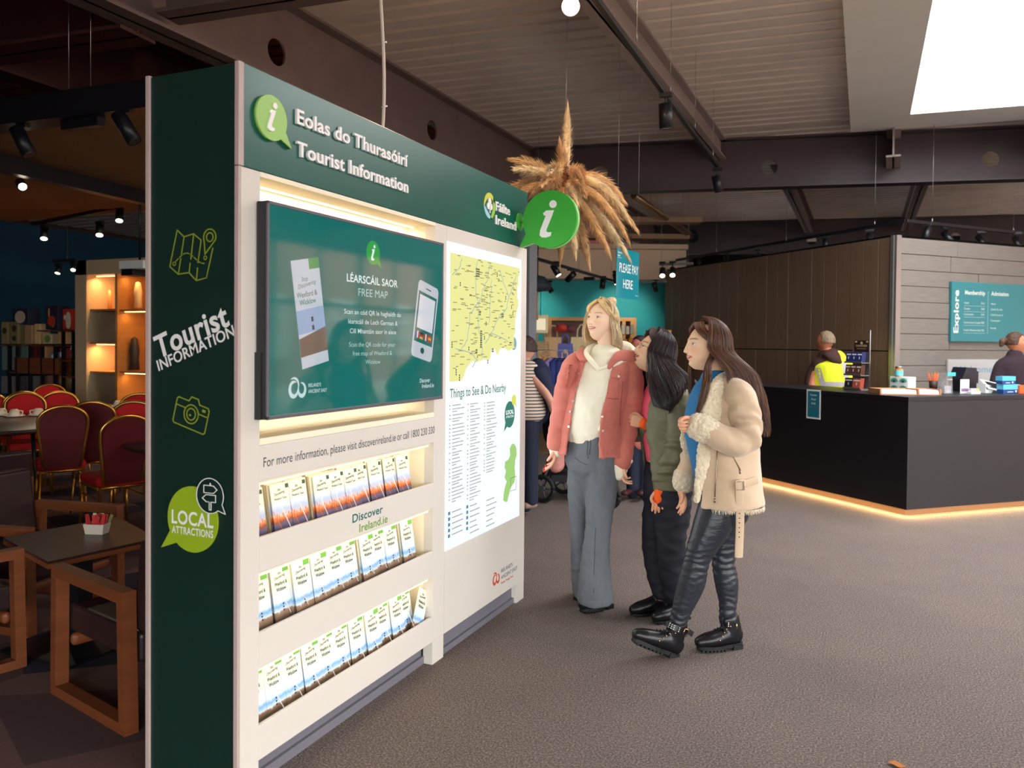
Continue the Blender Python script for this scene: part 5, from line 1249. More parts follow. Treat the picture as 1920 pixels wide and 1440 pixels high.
# bright lamp facing the camera at the top of the frame
c = at(1070, 8, 4.9)
lp_ = spot(1070, 12, 4.9, (EYE-c).normalized(), True, 'glaring lit lamp facing the viewer high above the stand', r=.058, power=25, drop=.12)
tr_ = track([V((c.x, c.y, c.z+.22)), V((c.x, c.y-3.5, c.z+.22))], 'short black light track carrying the glaring lamp'); wires(tr_, [V((c.x, c.y-.5, c.z+.24)), V((c.x, c.y-2.5, c.z+.24))])
Lp_ = bpy.data.lights.new('lamp_glow', 'POINT'); Lp_.energy = 22; Lp_.color = (1, .66, .42); Lp_.shadow_soft_size = .06; lo = bpy.data.objects.new('lamp_glow', Lp_); COL.objects.link(lo); lo.location = c+_F*-.15+V((0, 0, .02)); lo.parent = None
lo.parent = lp_; lo.location = (c+(EYE-c).normalized()*.2)-lp_.location
# track bending round the corner of the timber and stone walls
za = 2.95
k0, k1, k2 = on_z(1180, 503, za), on_z(1698, 414, za), on_z(1925, 438, za)
t2 = track([k0, k1, k1+(k2-k1)*1.9], 'black light track running above the timber wall and bending along the stone wall')
wires(t2, [on_z(x, y, za) for x, y in ((1232, 492), (1343, 473), (1474, 452), (1640, 424), (1748, 419), (1900, 435))])
wallaim = (M_w.to_3x3() @ V((0, -1, 0)))*.7+V((0, 0, -1)); stoneaim = (M_s.to_3x3() @ V((.5, .8, 0)))*.8+V((0, 0, -1))
for px, py, aim, lit, pw, lab in ((1225, 506, (-.15, 0, -1), 0, 0, 'unlit spotlight at the far left end of the corner track'), (1310, 496, (0, 0, -1), 0, 0, 'unlit spotlight hanging straight down, second on the timber wall track'), (1363, 488, (.35, 0, -1), 1, 20, 'lit spotlight tilted to the right, third on the timber wall track'), (1421, 484, (EYE-at(1421, 484, 10)).normalized()*.6+V((0, 0, -1)), 1, 20, 'lit spotlight facing forward, fourth on the timber wall track'), (1548, 460, (0, 0, -1), 0, 0, 'unlit spotlight above the man in the yellow vest'), (1630, 450, V((0, -.25, -1)), 1, 20, 'lit spotlight just left of the wall corner'), (1737, 440, (-.3, -.2, -1), 0, 0, 'spotlight tilted left, first along the stone wall'), (1777, 445, (.75, -.1, -1), 1, 30, 'lit spotlight tilted right, second along the stone wall'), (1840, 453, (.6, -.1, -1), 1, 30, 'lit spotlight above the price board'), (1907, 455, (.3, -.2, -1), 1, 30, 'lit spotlight at the right edge above the price board')):
    sp_on(px, py, za, aim, lit, lab, power=pw, L=.17, r=.038, drop=.06)
for px, py, lab in ((1242, 511, 'lit lamp beyond the timber wall, left of a pair'), (1261, 510, 'lit lamp beyond the timber wall, right of a pair')): spot(px, py, 12.5, (EYE-at(px, py, 12.5)).normalized()*.5+V((0, 0, -1)), 1, lab, L=.16, r=.045, power=25)
tt_ = track([at(1236, 496, 12.6), at(1300, 494, 12.6)], 'short black track carrying a pair of lit lamps beyond the timber wall'); wires(tt_, [at(1240, 496, 12.6), at(1290, 494, 12.6)])
# shop track and its spots
k0, k1 = at(985, 479, 9.6), at(1160, 530, 12.8)
t3 = track([k0+(k0-k1)*.15, k1], 'black light track crossing in front of the shop bulkhead'); wires(t3, [k0+(k1-k0)*q for q in (.1, .5, .9)])
for px, py, dep, aim, lit, pw, lab in ((1042, 507, 10.6, (.45, .6, -1), 1, 45, 'lit spotlight on the shop track, nearest the green bubble sign'), (1070, 519, 11.1, (-.9, .3, -.7), 0, 0, 'unlit spotlight tilted left on the shop track'), (1130, 532, 12.3, (-.05, -.2, -1), 0, 0, 'unlit short spotlight at the far end of the shop track'), (1155, 523, 11.8, (.05, .5, -1), 1, 45, 'lit spotlight half hidden by the hanging sign'), (1228, 538, 12.9, (.2, .3, -1), 0, 0, 'unlit spotlight against the teal wall by the timber wall'), (1030, 540, 12.9, (.6, .2, -1), 0, 0, 'unlit spotlight low over the shop clothes rails')): spot(px, py, dep, aim, lit, lab, L=.16, r=.042, power=pw, drop=.05)
tq = track([at(1200, 528, 12.9), at(1250, 528, 12.9)], 'short black track on the teal wall top'); tq2 = track([at(1004, 524, 12.9), at(1035, 535, 12.9)], 'short black track over the clothes rails')
obj('driver_box', MB().bbox((-.08, -.03, -.03), (.08, .03, .02), .005), M_black, t3).location = at(1105, 522, 11.7)
# wall washers added to brighten the teal wall, no such lamps known there
for x_ in (-1.3, .3, 1.9):
    c = (M_sh @ V((x_, -1.1, 2.85))); ta_ = (M_sh @ V((x_, 0, 1.7)))-c
    t = thing('track_spotlight', 'added spotlight brightening the teal shop wall', 'spotlight', c, 0, 'added teal wall spotlights')
    ad = ta_.normalized(); obj('lamp_head', MB().tube([-ad*.08, ad*.07], .04, 16), M_black, t); obj('lens', MB().tube([ad*.071, ad*.075], .034, 16), M_lens, t); obj('swivel_stem', MB().tube([(0, 0, 0), (0, 0, .40)], .006, 6), M_black, t)
    Ld = bpy.data.lights.new('lamp', 'SPOT'); Ld.energy = 42; Ld.color = (1, .88, .70); Ld.spot_size = math.radians(75); Ld.spot_blend = .9; Ld.shadow_soft_size = .04
    lo = bpy.data.objects.new('lamp_light', Ld); COL.objects.link(lo); lo.parent = t; lo.location = ad*.1; lo.rotation_euler = ad.to_track_quat('-Z', 'Y').to_euler()
# tube fitting under the far deck
tb_ = thing('ceiling_tube_fitting', 'slim round metal tube slung under the far deck', 'duct'); obj('tube', MB().tube([at(1188, 366, 11.3), at(1297, 443, 13.6)], .05, 14), mat('brushed_bronze_tube', rgb(150, 128, 96), .3, metal=.7), tb_); obj('end_disc', MB().tube([at(1297, 443, 13.6), at(1299, 444, 13.65)], .11, 24), M_black, tb_)
obj('hanger', MB().tube([at(1220, 390, 11.9), V((at(1220, 390, 11.9).x, at(1220, 390, 11.9).y, 4.22))], .004, 5).tube([at(1280, 432, 13.2), V((at(1280, 432, 13.2).x, at(1280, 432, 13.2).y, 4.22))], .004, 5), M_steel, tb_)

# ================================================================ PAMPAS BALL
pc = at(1060, 345, 5.9)
pam = thing('pampas_arrangement', 'big hanging ball of dried golden pampas plumes above the projecting green sign', 'dried flowers', pc)
M_pam = mat('dried_pampas', rgb(222, 180, 126), .95, noise=(14, .25), sheen=.3); M_pam2 = mat('pale_dried_pampas', rgb(240, 212, 168), .95, noise=(14, .22), sheen=.3)
def plume(d, L, w, droop, seed, m):
    r = random.Random(seed); d = V(d).normalized(); mb = MB(); pts = []
    for k in range(11):
        t = k/10; pts.append(d*(.05+L*t)+V((0, 0, -droop*t*t*1.25)))
    mb.tube(pts, .003, 5)
    n = 900
    for i in range(n):
        t = .12+.88*r.random()**.8; q = t*10; k = min(int(q), 9); p = pts[k].lerp(pts[k+1], q-k); ax_ = (pts[k+1]-pts[k]).normalized()
        a = ax_.cross(V((r.uniform(-1, 1), r.uniform(-1, 1), r.uniform(-1, 1)))).normalized(); env = math.sin(min(1, t*1.05)**.8*PI)**.7*w*1.7+.006
        e = p+ax_*(.03+.06*r.random())+a*env*r.uniform(.35, 1)+V((0, 0, -.035*r.random())); s_ = ax_.cross(a)*.0026
        mid = (p+e)/2+a*env*.12; b = len(mb.v); mb.v += [tuple(p-s_), tuple(p+s_), tuple(mid+s_*1.3), tuple(mid-s_*1.3), tuple(e)]; mb.f += [[b, b+1, b+2, b+3], [b+3, b+2, b+4]]; mb.sm += [False]*2; mb.mi += [0]*2
    core = [w*.7*math.sin(max(.04, min(1, (k/10)*1.02))**.8*PI)**.7+.003 for k in range(11)]; mb.tube(pts, core, 9)
    return obj('plume', mb, m, pam)
X_ = lambda r, u, a=0: RH_*r+V((0, 0, u))+AW_*a
RH_ = V((math.cos(YAW), math.sin(YAW), 0)); AW_ = V((-math.sin(YAW), math.cos(YAW), 0))
PL = [((.02, 1.0, 0), .50, .050, .0), ((-.15, .9, -.3), .22, .05, .0), ((-.9, .65, .1), .40, .065, .06), ((-.95, .42, -.4), .34, .065, .05), ((-1, .12, .2), .46, .06, .08), ((-.9, -.05, -.3), .38, .06, .08), ((-.35, .55, -.6), .24, .06, .10), ((.25, .5, -.6), .26, .06, .14),
      ((.75, .45, .1), .44, .06, .26), ((.9, .30, -.3), .42, .055, .30), ((.85, .05, 0), .46, .055, .26), ((.75, -.15, -.4), .44, .055, .26), ((.62, -.45, .0), .52, .055, .14), ((.48, -.6, -.3), .46, .055, .1), ((.3, -.7, .1), .42, .055, .1), ((.12, -.8, -.3), .42, .055, .06), ((-.05, -1, .2), .46, .045, .02), ((-.2, -.5, -.8), .30, .06, .06), ((.2, -.2, -1), .26, .06, .1), ((-.5, .1, -.9), .28, .06, .06), ((.4, .2, -1), .26, .06, .12), ((-.55, -.5, .3), .36, .055, .06), ((0, .3, .9), .4, .06, .1), ((.5, 0, .8), .45, .06, .16), ((-.5, .3, .8), .4, .06, .1)]
for i, (d, L, w, dr) in enumerate(PL): plume(X_(d[0], d[1], d[2]), L, w*.75, dr, 50+i, M_pam if i % 3 else M_pam2)
obj('core', MB().ball((0, 0, 0), .13, 10), mat('brown_pampas_core', rgb(110, 66, 40), .95, noise=(30, .4), bump=(60, 1)), pam); obj('hanging_wire', MB().tube([(0, 0, .1), (0, 0, 4.25-pc.z)], .0015, 5), M_steel, pam)
# ================================================================ SHOP BEHIND THE WOMEN
M_oak = mat('honey_oak', rgb(216, 160, 100), .55, noise=(4, .1), stretch=(1, 1, 5)); M_oakd = mat('brown_backboard', rgb(120, 96, 88), .7)  # backboard in plain brown behind the oak frame
def shop(px, py, dep): return at(px, py, dep)
def sframe(px, dep, z=0): p = at(px, 640, dep); return Matrix.Translation((p.x, p.y, z)) @ Matrix.Rotation(YAW, 4, 'Z')
D_ = 13.3; ppm = 1500/D_
u1 = thing('shop_display_wall', 'wide honey oak display wall with hooks of bags and clothes in the shop', 'shelving'); u1.matrix_world = sframe(1025, D_)
W1 = (1193-1025)/ppm; T1 = 1.5+(643-592)/ppm
obj('frame', MB().bbox((0, 0, 0), (.08, .35, T1)).bbox((W1-.1, 0, 0), (W1, .35, T1)).bbox((.08, 0, T1-.06), (W1-.1, .35, T1)).box((1.25, 0, 0), (1.31, .33, T1-.06)), M_oak, u1)
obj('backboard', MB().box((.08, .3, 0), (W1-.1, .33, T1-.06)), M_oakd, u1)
obj('shelf', MB().box((.08, .05, .55), (W1-.1, .3, .58)).box((1.31, .05, 1.30), (W1-.1, .3, 1.33)), M_oak, u1)
obj('hook_rail', MB().tube([(.1, .2, 1.74), (1.24, .2, 1.74)], .008, 8).tube([(.1, .2, 1.15), (1.24, .2, 1.15)], .008, 8), M_steel, u1)
M_tote = mat('natural_canvas', rgb(238, 214, 166), .85, noise=(12, .06))
def tote(px, py, w, h, dep, lab, m):
    p = at(px, py, dep); t = thing('tote_bag', lab, 'bag'); t.matrix_world = Matrix.Translation(p) @ Matrix.Rotation(YAW, 4, 'Z')
    mb = MB(); mb.prism([(-w*.45, 0), (w*.45, 0), (w*.5, -h*.5), (w*.46, -h), (-w*.46, -h), (-w*.5, -h*.5)], -.03, .03); obj('bag_body', mb, m, t)
    obj('strap', MB().tube([(-w*.22, -.02, -.02), (-w*.20, -.02, h*.35), (-w*.08, -.02, h*.55), (w*.08, -.02, h*.55), (w*.20, -.02, h*.35), (w*.22, -.02, -.02)], .014, 6), m, t); obj('printed_badge', MB().prism(circ(0, -h*.5, w*.13, 12), -.032, -.03), mat('badge_print', rgb(216, 186, 140), .8), t)
tote(1092, 632, .40, .36, 12.9, 'large cream canvas tote bag beside the blonde woman', M_tote)
tote(1037, 632, .30, .33, 12.9, 'cream canvas tote bag hanging left of the blue cloth bag', mat('tan_canvas', rgb(226, 186, 140), .85))  # a tan canvas, deeper in tone than the large tote
tote(1014, 640, .28, .30, 12.8, 'patterned beige tote bag at the left of the hook rail', mat('patterned_canvas', rgb(196, 160, 120), .85, noise=(30, .5)))
tote(1060, 644, .26, .26, 12.9, 'periwinkle blue cloth bag hanging between two cream totes', mat('periwinkle_cloth', rgb(110, 116, 190), .85, noise=(12, .2)))
c = at(1053, 615, 12.8); o = obj('cap', MB().ball((0, 0, 0), .09, 10, (1, .8, .75)).add([(-.09, -.1, -.02), (.09, -.1, -.02), (.07, -.18, -.05), (-.07, -.18, -.05)], [(0, 1, 2, 3)]), mat('red_cap_cloth', rgb(216, 70, 52), .8)); o.location = c; tag(o, 'bright red cap hanging on the hook rail', 'cap')
o2 = o.copy(); o2.data = o.data.copy(); o2.data.materials[0] = mat('plum_cap_cloth', rgb(130, 70, 76), .8); COL.objects.link(o2); o2.location = at(1070, 617, 12.85); o2['label'] = 'dull plum cap hanging next to the red cap'
# clothes rail
def garment(px, py, w, h, dep, col, lab, rot=0):
    p = at(px, py, dep); t = thing('hanging_garment', lab, 'clothes', p, YAW+rot, 'clothes on the shop rail'); m = mat('garment_cloth', rgb(*col), .85, noise=(8, .15))
    mb = MB(); rings = []
    for z, a, b in ((-.02, .10, .03), (-.06, .9*w, .06), (-.20, w, .08), (-.5*h, w*.92, .09), (-h, w, .10)): rings.append([(a*.5*math.cos(q*PI/8), b*.6*math.sin(q*PI/8)+.012*math.cos(q*2.4+z*9), z) for q in range(16)])
    mb.ring(rings, cap=True); obj('cloth', mb, m, t)
    for s_ in (-1, 1): obj('sleeve', MB().tube([(s_*w*.42, 0, -.08), (s_*w*.56, -.02, -.30), (s_*w*.58, -.03, -.50)], [.055, .05, .04], 10), m, t)
    obj('hanger', MB().tube([(0, 0, .05), (0, 0, -.01), (-w*.42, 0, -.07)], .006, 6).tube([(0, 0, -.01), (w*.42, 0, -.07)], .006, 6), M_oak, t); return t
rl = thing('clothes_rail', 'free-standing clothes rail in the shop, hung with blue and brown garments', 'clothes rail'); rl.matrix_world = sframe(1006, 10.6)
obj('rail', MB().tube([(0, 0, 0), (0, 0, 1.42), (.92, 0, 1.42), (.92, 0, 0)], .014, 8).tube([(-.0, -.25, .02), (0, .25, .02)], .014, 8).tube([(.92, -.25, .02), (.92, .25, .02)], .014, 8), M_steel, rl)
for i, (px, c, w) in enumerate(((1012, (214, 150, 96), .30), (1022, (200, 128, 66), .34), (1032, (136, 124, 176), .36), (1044, (44, 56, 120), .40), (1054, (30, 44, 100), .40), (1064, (34, 46, 92), .38), (1075, (120, 120, 76), .34), (1084, (92, 70, 50), .34), (1094, (150, 92, 56), .34), (1104, (100, 56, 44), .36))): garment(px, 668, w, .80 if i != 6 else .6, 10.6+.02*i, c, 'hanging %s garment, %s on the shop rail' % (('tan', 'caramel', 'lilac', 'royal blue', 'navy', 'dark blue', 'olive', 'brown', 'rust', 'maroon')[i], ('first', 'second', 'third', 'fourth', 'fifth', 'sixth', 'seventh', 'eighth', 'ninth', 'tenth')[i]), rot=PI/2*.72)
# lower drawers and small goods
for i, (px, py, w, h, c, lab) in enumerate(((1176, 618, .22, .16, (236, 226, 196), 'cream plush toys on the oak shelf, above the orange goods'), (1172, 645, .26, .20, (230, 150, 40), 'orange boxed goods on the lower oak shelf behind the blonde woman'))):
    p = at(px, py, 13.0); t = thing('shelf_goods', lab, 'goods', V((p.x, p.y, p.z-h/2)), YAW)
    for k in range(3): obj('item', MB().bbox((-w/2+k*w/3+.005, -.05, 0), (-w/2+(k+1)*w/3-.005, .05, h*(1-.12*(k % 2))), .02), mat('goods_colour', rgb(*[min(255, int(q*(1-.08*k))) for q in c]), .7), t)
u2 = thing('small_oak_shelf', 'low honey oak shelf end showing above the dark-haired woman', 'shelving'); u2.matrix_world = sframe(1216, 12.6)
obj('frame', MB().bbox((0, 0, 0), (.36, .3, 1.74)).bbox((.03, -.01, 1.45), (.33, .0, 1.68)), M_oak, u2)
for i, (px, c) in enumerate(((1224, (150, 90, 50)), (1238, (96, 84, 40)))): p = at(px, 620, 12.5); t = obj('framed_print', MB().bbox((-.05, -.01, -.05), (.05, .01, .05), .004), mat('small_print_colour', rgb(*c), .6)); t.location = p; t.rotation_euler = (0, 0, YAW); tag(t, ('brown', 'olive')[i]+' small framed print on the low oak shelf', 'picture')
# wooden hanging lamp at far left of the shop
p = at(1008, 545, 11.5); t = thing('rope_pendant', 'dark bowl pendant hung on tan ropes at the left of the shop', 'pendant', p)
obj('bowl', MB().lathe([(.02, .22), (.10, .20), (.20, .08), (.16, 0), (.0, -.02)], n=20), mat('slate_bowl', rgb(50, 60, 70), .6), t); obj('rope', MB().tube([(0, 0, 0), (0, 0, -.42)], .014, 6), M_oak, t); obj('cord', MB().tube([(.05, 0, 0), (.05, 0, -.36)], .007, 6), M_teal, t); obj('flex', MB().tube([(0, 0, .2), (0, 0, 1.7)], .008, 6), M_black, t)
p = at(1008, 600, 12.2); t = thing('lit_wall_niche', 'small softly lit cream niche box at the left of the shop', 'niche', V((p.x, p.y, p.z-.2)), YAW); obj('box', MB().bbox((-.16, 0, 0), (.16, .2, .28), .01), mat('cream_niche', rgb(246, 228, 180), .6), t); obj('glow_panel', MB().box((-.12, -.005, .05), (.12, 0, .22)), glow('niche_glow', (1, .86, .58, 1), .8), t)
# grey column casing at the stand's far edge
q = at(994, 560, 8.6); struct('column_grey', MB().box((q.x-.16, q.y-.16, 0), (q.x+.055, q.y+.055, 2.56)), mat('grey_column_paint', rgb(120, 122, 128), .6))

# ================================================================ CAFE ON THE LEFT
M_gold2 = mat('brass_tube', rgb(214, 158, 70), .28, metal=.9); M_red = mat('red_velvet', rgb(184, 18, 22), .85, sheen=.0, noise=(10, .12)); M_redd = mat('dark_red_vinyl', rgb(84, 8, 14), .55)
M_wood = mat('walnut_stained_wood', rgb(122, 66, 36), .45, noise=(4, .15), stretch=(1, 1, 6)); M_top = mat('dark_tabletop', rgb(56, 34, 30), .35, noise=(3, .1)); M_leather = mat('dark_brown_leather', rgb(44, 28, 30), .4)
def banquet_proto():
    t = thing('banquet_chair', 'x', 'chair', (0, 0, 0))
    # back: rounded outline, tapering to the seat; chair faces +y
    out = []
    for k in range(25):
        a = PI*k/24; out.append((.205*math.cos(a)*(1 if True else 1), .80+.115*math.sin(a)))
    prof = [(.15, .44), (.178, .60), (.202, .74)]+out+[(-.202, .74), (-.178, .60), (-.15, .44)]
    bk = lambda x, z: (x, -.20-.10*(max(0, z-.43)/.48)**1.2, z)
    obj('back_frame', MB().tube([bk(x, z) for x, z in prof], .014, 8), M_gold2, t)
    mb = MB(); inner = [(x*.92, .47+(z-.47)*.975) for x, z in prof]; n = len(inner)
    mb.add([bk(x, z)[:1]+(bk(x, z)[1]+.018, z) for x, z in inner]+[(bk(x, z)[0], bk(x, z)[1]-.010, z) for x, z in inner], [tuple(range(n))[::-1], tuple(range(n, 2*n))]+[(i, (i+1) % n, n+(i+1) % n, n+i) for i in range(n)]); obj('back_pad', mb, M_redd, t)
    mb = MB(); mb.add([bk(x*.95, z)[:1]+(bk(x, z)[1]+.030, z) for x, z in inner], [tuple(range(n))[::-1]]); obj('front_pad', mb, M_red, t)
    sw = MB(); 
    for s_ in (-1, 1): sw.tube([bk(s_*.0, .865), bk(s_*.03, .878), bk(s_*.065, .892)], .006, 6)
    obj('scroll_grip', sw, M_gold2, t)
    obj('seat', MB().bbox((-.205, -.19, .42), (.205, .22, .49), .03), M_red, t); obj('seat_frame', MB().tube([(-.19, -.18, .415), (.19, -.18, .415), (.19, .20, .415), (-.19, .20, .415), (-.19, -.18, .415)], .012, 8), M_gold2, t)
    for sx_, sy, dx, dy in ((-1, -1, -.02, -.09), (1, -1, .02, -.09), (-1, 1, -.02, .05), (1, 1, .02, .05)): obj('leg', MB().tube([(sx_*.18, sy*.18+(.01 if sy > 0 else 0), .42), (sx_*.18+dx, sy*.18+dy, 0)], [.014, .012], 8), M_gold2, t)
    obj('stretcher', MB().tube([(-.185, -.20, .34), (-.185, .19, .34)], .008, 6).tube([(.185, -.20, .34), (.185, .19, .34)], .008, 6), M_gold2, t); return t
proto = banquet_proto()
CH = [(213, 775, 5.95, .25, 'front banquet chair in red and brass, its back turned, beside the green side panel'), (113, 752, 6.6, .05, 'large red banquet chair seen from behind, left of the frontmost one'), (186, 746, 7.1, -.25, 'red banquet chair seen from behind, in the gap between two nearer chair backs'),
      (53, 740, 7.8, PI+.1, 'bright red banquet chair facing the viewer behind the cups'), (33, 733, 8.3, .2, 'banquet chair behind the left table, second row'), (79, 724, 9.4, PI-.3, 'small bright red banquet chair farthest back by the toy shelves'), (124, 738, 8.1, PI+.2, 'bright red banquet chair before the display cabinet corner'),
      (250, 758, 6.8, PI-.1, 'bright red banquet chair half hidden by the green side panel, lower'), (256, 742, 7.7, PI-.2, 'banquet chair half hidden by the green side panel, upper'), (-12, 742, 8.4, PI+.2, 'banquet chair cut off at the left edge of the picture'), (20, 800, 6.2, PI+.1, 'low banquet chair tucked in under the left table'), (262, 835, 5.4, PI+.3, 'banquet chair seat showing right behind the front chair')]
for i, (px, py, dep, rot, lab) in enumerate(CH):
    if i >= 10: continue
    q = at(px, py, dep); o = proto if i == 0 else dup(proto)
    o.location = (q.x, q.y, 0); k_ = q.z/.915; o.rotation_euler = (0, 0, YAW*2.3+rot); o.scale = (.86, .95, min(1.06, max(.94, k_))); o['label'] = lab; o['group'] = 'red and brass banquet chairs'
def round_table(px, py, dep, lab, r=.75):
    q = at(px, py, dep); t = thing('banquet_table', lab, 'table', (q.x, q.y, 0)); obj('tabletop', MB().lathe([(0, .72), (r-.02, .72), (r, .735), (r, .75), (r-.02, .76), (0, .76)], n=40), M_top, t)
    for a in (.6, 2.2, 3.7, 5.3): obj('leg', MB().tube([(.45*math.cos(a), .45*math.sin(a), .72), (.5*math.cos(a), .5*math.sin(a), 0)], .018, 8), M_black, t)
    return t, q
ta_, qa = round_table(-45, 800, 7.0, 'round dark table with cups at the left edge', .85); tb2, qb = round_table(455, 790, 6.2, 'round dark table behind the green side panel', .85); tc_, qc = round_table(170, 740, 8.6, 'far round dark table by the display cabinet', .75)
M_china = mat('white_china', rgb(238, 222, 196), .3)
def cup_proto():
    t = thing('tea_cup', 'x', 'cup'); obj('saucer', MB().lathe([(0, 0), (.045, .002), (.072, .012), (.070, .015), (.04, .006), (0, .005)], n=24), M_china, t)
    obj('cup', MB().lathe([(.040, .006), (.043, .012), (.030, .052), (.020, .060), (0, .060)], n=24), M_china, t); obj('handle', MB().tube([(.030, 0, .048), (.058, 0, .042), (.055, 0, .02), (.040, 0, .014)], .005, 6), M_china, t); return t
cp = cup_proto(); cups = [(3, 776, 'upturned white cup on saucer, leftmost on the left table'), (27, 778, 'upturned white cup on saucer, second on the left table'), (63, 767, 'upturned white cup on saucer at the back of the left table'), (72, 776, 'white cup and saucer at the right rim of the left table'), (150, 768, 'white cup between two chair backs'), (268, 798, 'white cup and saucer beside the green side panel'), (222, 760, 'tall white cup on the far table')]
for i, (px, py, lab) in enumerate(cups):
    q = on_z(px, py+4, .76); o = cp if i == 0 else dup(cp); o.location = (q.x, q.y, .7605); o.rotation_euler = (0, 0, i*1.3); o.scale = (1.25, 1.25, 1.25); o['label'] = lab; o['group'] = 'white cups and saucers'
# low café table, sugar pot and armchairs
TZ = .545; a, b, c, d = on_z(6, 1008, TZ), on_z(90, 1053, TZ), on_z(275, 1013, TZ), on_z(202, 972, TZ)
ct2 = thing('cafe_table', 'square dark-topped low café table in front of the green side panel', 'table', (0, 0, 0))
dd_ = (c-b)*.12
mb = MB(); mb.ring([[V((p.x, p.y, z)) for p in (a, b, c+dd_, d+dd_)] for z in (TZ-.012, TZ)], cap=True, smooth=False); obj('tabletop', mb, M_top, ct2)
mb = MB(); mb.ring([[V((p.x, p.y, z)) for p in (a, b, c+dd_, d+dd_)] for z in (TZ-.034, TZ-.0125)], cap=True, smooth=False); obj('edge_band', mb, M_wood, ct2)
m_ = on_z(150, 1208); obj('column', MB().box((m_.x-.04, m_.y-.04, .02), (m_.x+.04, m_.y+.04, TZ-.035)), M_black, ct2); obj('base_plate', MB().bbox((m_.x-.24, m_.y-.24, 0), (m_.x+.24, m_.y+.24, .018), .003), M_black, ct2)
q = on_z(182, 1000, TZ); sp_ = thing('sugar_pot', 'small white dish crammed with sugar sachets on the café table', 'sugar pot', (q.x, q.y, TZ+.0005), .35)
mb = MB(); mb.ring([[(-x*k_, -y*k_, z) for x, y in ((-.05, -.032), (.05, -.032), (.05, .032), (-.05, .032))][::-1] for z, k_ in ((.0, .88), (.05, 1.05), (.05, .98), (.008, .82))], cap=True, smooth=False); obj('dish', mb, mat('white_ceramic_dish', rgb(212, 200, 186), .4), sp_)
SCOL = [(190, 40, 44), (226, 206, 180), (170, 34, 40), (120, 110, 60), (206, 56, 54)]
for k in range(16):
    o = obj('sugar_sachet', MB().bbox((-.009, -.0015, 0), (.009, .0015, .085), .001), mat('sachet_paper', rgb(*SCOL[k % 5]), .6)); o.matrix_world = Matrix.Translation((q.x, q.y, TZ+.012)) @ Matrix.Rotation(.35, 4, 'Z') @ Matrix.Translation((-.035+.0046*k, .018*((k*3) % 5-2)/2, 0)) @ Matrix.Rotation(rnd.uniform(-.35, .45), 4, 'Y') @ Matrix.Rotation(rnd.uniform(-.3, .3), 4, 'X'); tag(o, ('red', 'cream', 'dark red', 'olive', 'bright red')[k % 5]+' sugar sachet sticking out of the white dish', 'sachet', ('red', 'cream', 'dark red', 'olive', 'bright red')[k % 5]+' sugar sachets in the white dish')
def loop_frame(pts, w, t, M=None):      # rectangular hoop (armrest, two legs, foot rail) from four corners, square section
    mb = MB(); pts = [V(p) for p in pts]; n = 4; c = sum(pts, V())/4; nrm = (pts[1]-pts[0]).cross(pts[2]-pts[1]).normalized()*w/2
    def inset(i, k): p = pts[i]; return p+((pts[(i+1) % 4]-p).normalized()+(pts[(i-1) % 4]-p).normalized())*k
    outer = pts; inner = [inset(i, t) for i in range(4)]
    rings = [[p+nrm for p in outer], [p+nrm for p in inner], [p-nrm for p in inner], [p-nrm for p in outer]]
    for i in range(4):
        j = (i+1) % 4; vs = [rings[k][i] for k in range(4)]+[rings[k][j] for k in range(4)]; mb.add(vs, [(k, (k+1) % 4, 4+(k+1) % 4, 4+k) for k in range(4)])
    return mb
def armchair(o, fx, fy, lab, back=True, flip=1):
    """square-framed armchair: o = front floor corner, fx = unit along its width, fy = unit towards its back"""
    o = V(o); t = thing('armchair', lab, 'armchair', (0, 0, 0)); w, dp = .61, .62
    for k in (0, 1):
        q = o+fx*(w*k); obj('side_frame', loop_frame([q, q+fy*dp, q+fy*(dp-.02)+V((0, 0, .545)), q+fy*.01+V((0, 0, .55))], .055, .045), M_wood, t)
    def bx(p0, p1, z0, z1, m, nm, lean=0):
        mb = MB(); c4 = [o+fx*p0[0]+fy*p0[1], o+fx*p1[0]+fy*p0[1], o+fx*p1[0]+fy*p1[1], o+fx*p0[0]+fy*p1[1]]; g = .02
        mb.ring([[V((p.x, p.y, z))+fy*lean*(z-z0) for p in c4] for z in (z0, z1)], cap=True, smooth=False); o2_ = obj(nm, mb, m, t); bv = o2_.modifiers.new('b', 'BEVEL'); bv.width = .02; bv.segments = 3; return o2_
    bx((.035, .03), (w-.035, .62), .26, .38, M_leather, 'seat_cushion'); bx((.035, .56), (w-.035, .66), .38, .74, M_leather, 'backrest', .12); bx((.03, .04), (w-.03, .08), .20, .255, M_wood, 'rail'); return t
def chair_by(pa, pb, away, lab, z=0):      # hoop seen between two floor (or arm) pixels: pa = front end, pb = back end
    A_, B_ = on_z(*pa, z), on_z(*pb, z); A_.z = B_.z = 0; fy = (B_-A_).normalized(); fx = V((-fy.y, fy.x, 0)); fx = fx if (fx.dot(AW) > 0) == away else -fx
    return armchair(A_, fx, fy, lab)
chair_by((107, 1297), (262, 1388), True, 'nearest wooden armchair, its open square side frame facing the viewer')
armchair(on_z(46, 1248), V((-.97, .24, 0)), V((-.24, -.97, 0)), 'wooden armchair cut off at the left edge, in front of the low table')
chair_by((228, 944), (66, 932), False, 'dark leather armchair with wooden arms, right behind the low table', .56)
chair_by((-40, 880), (146, 905), False, 'dark leather armchair with wooden arms, farthest of the armchairs', .55)
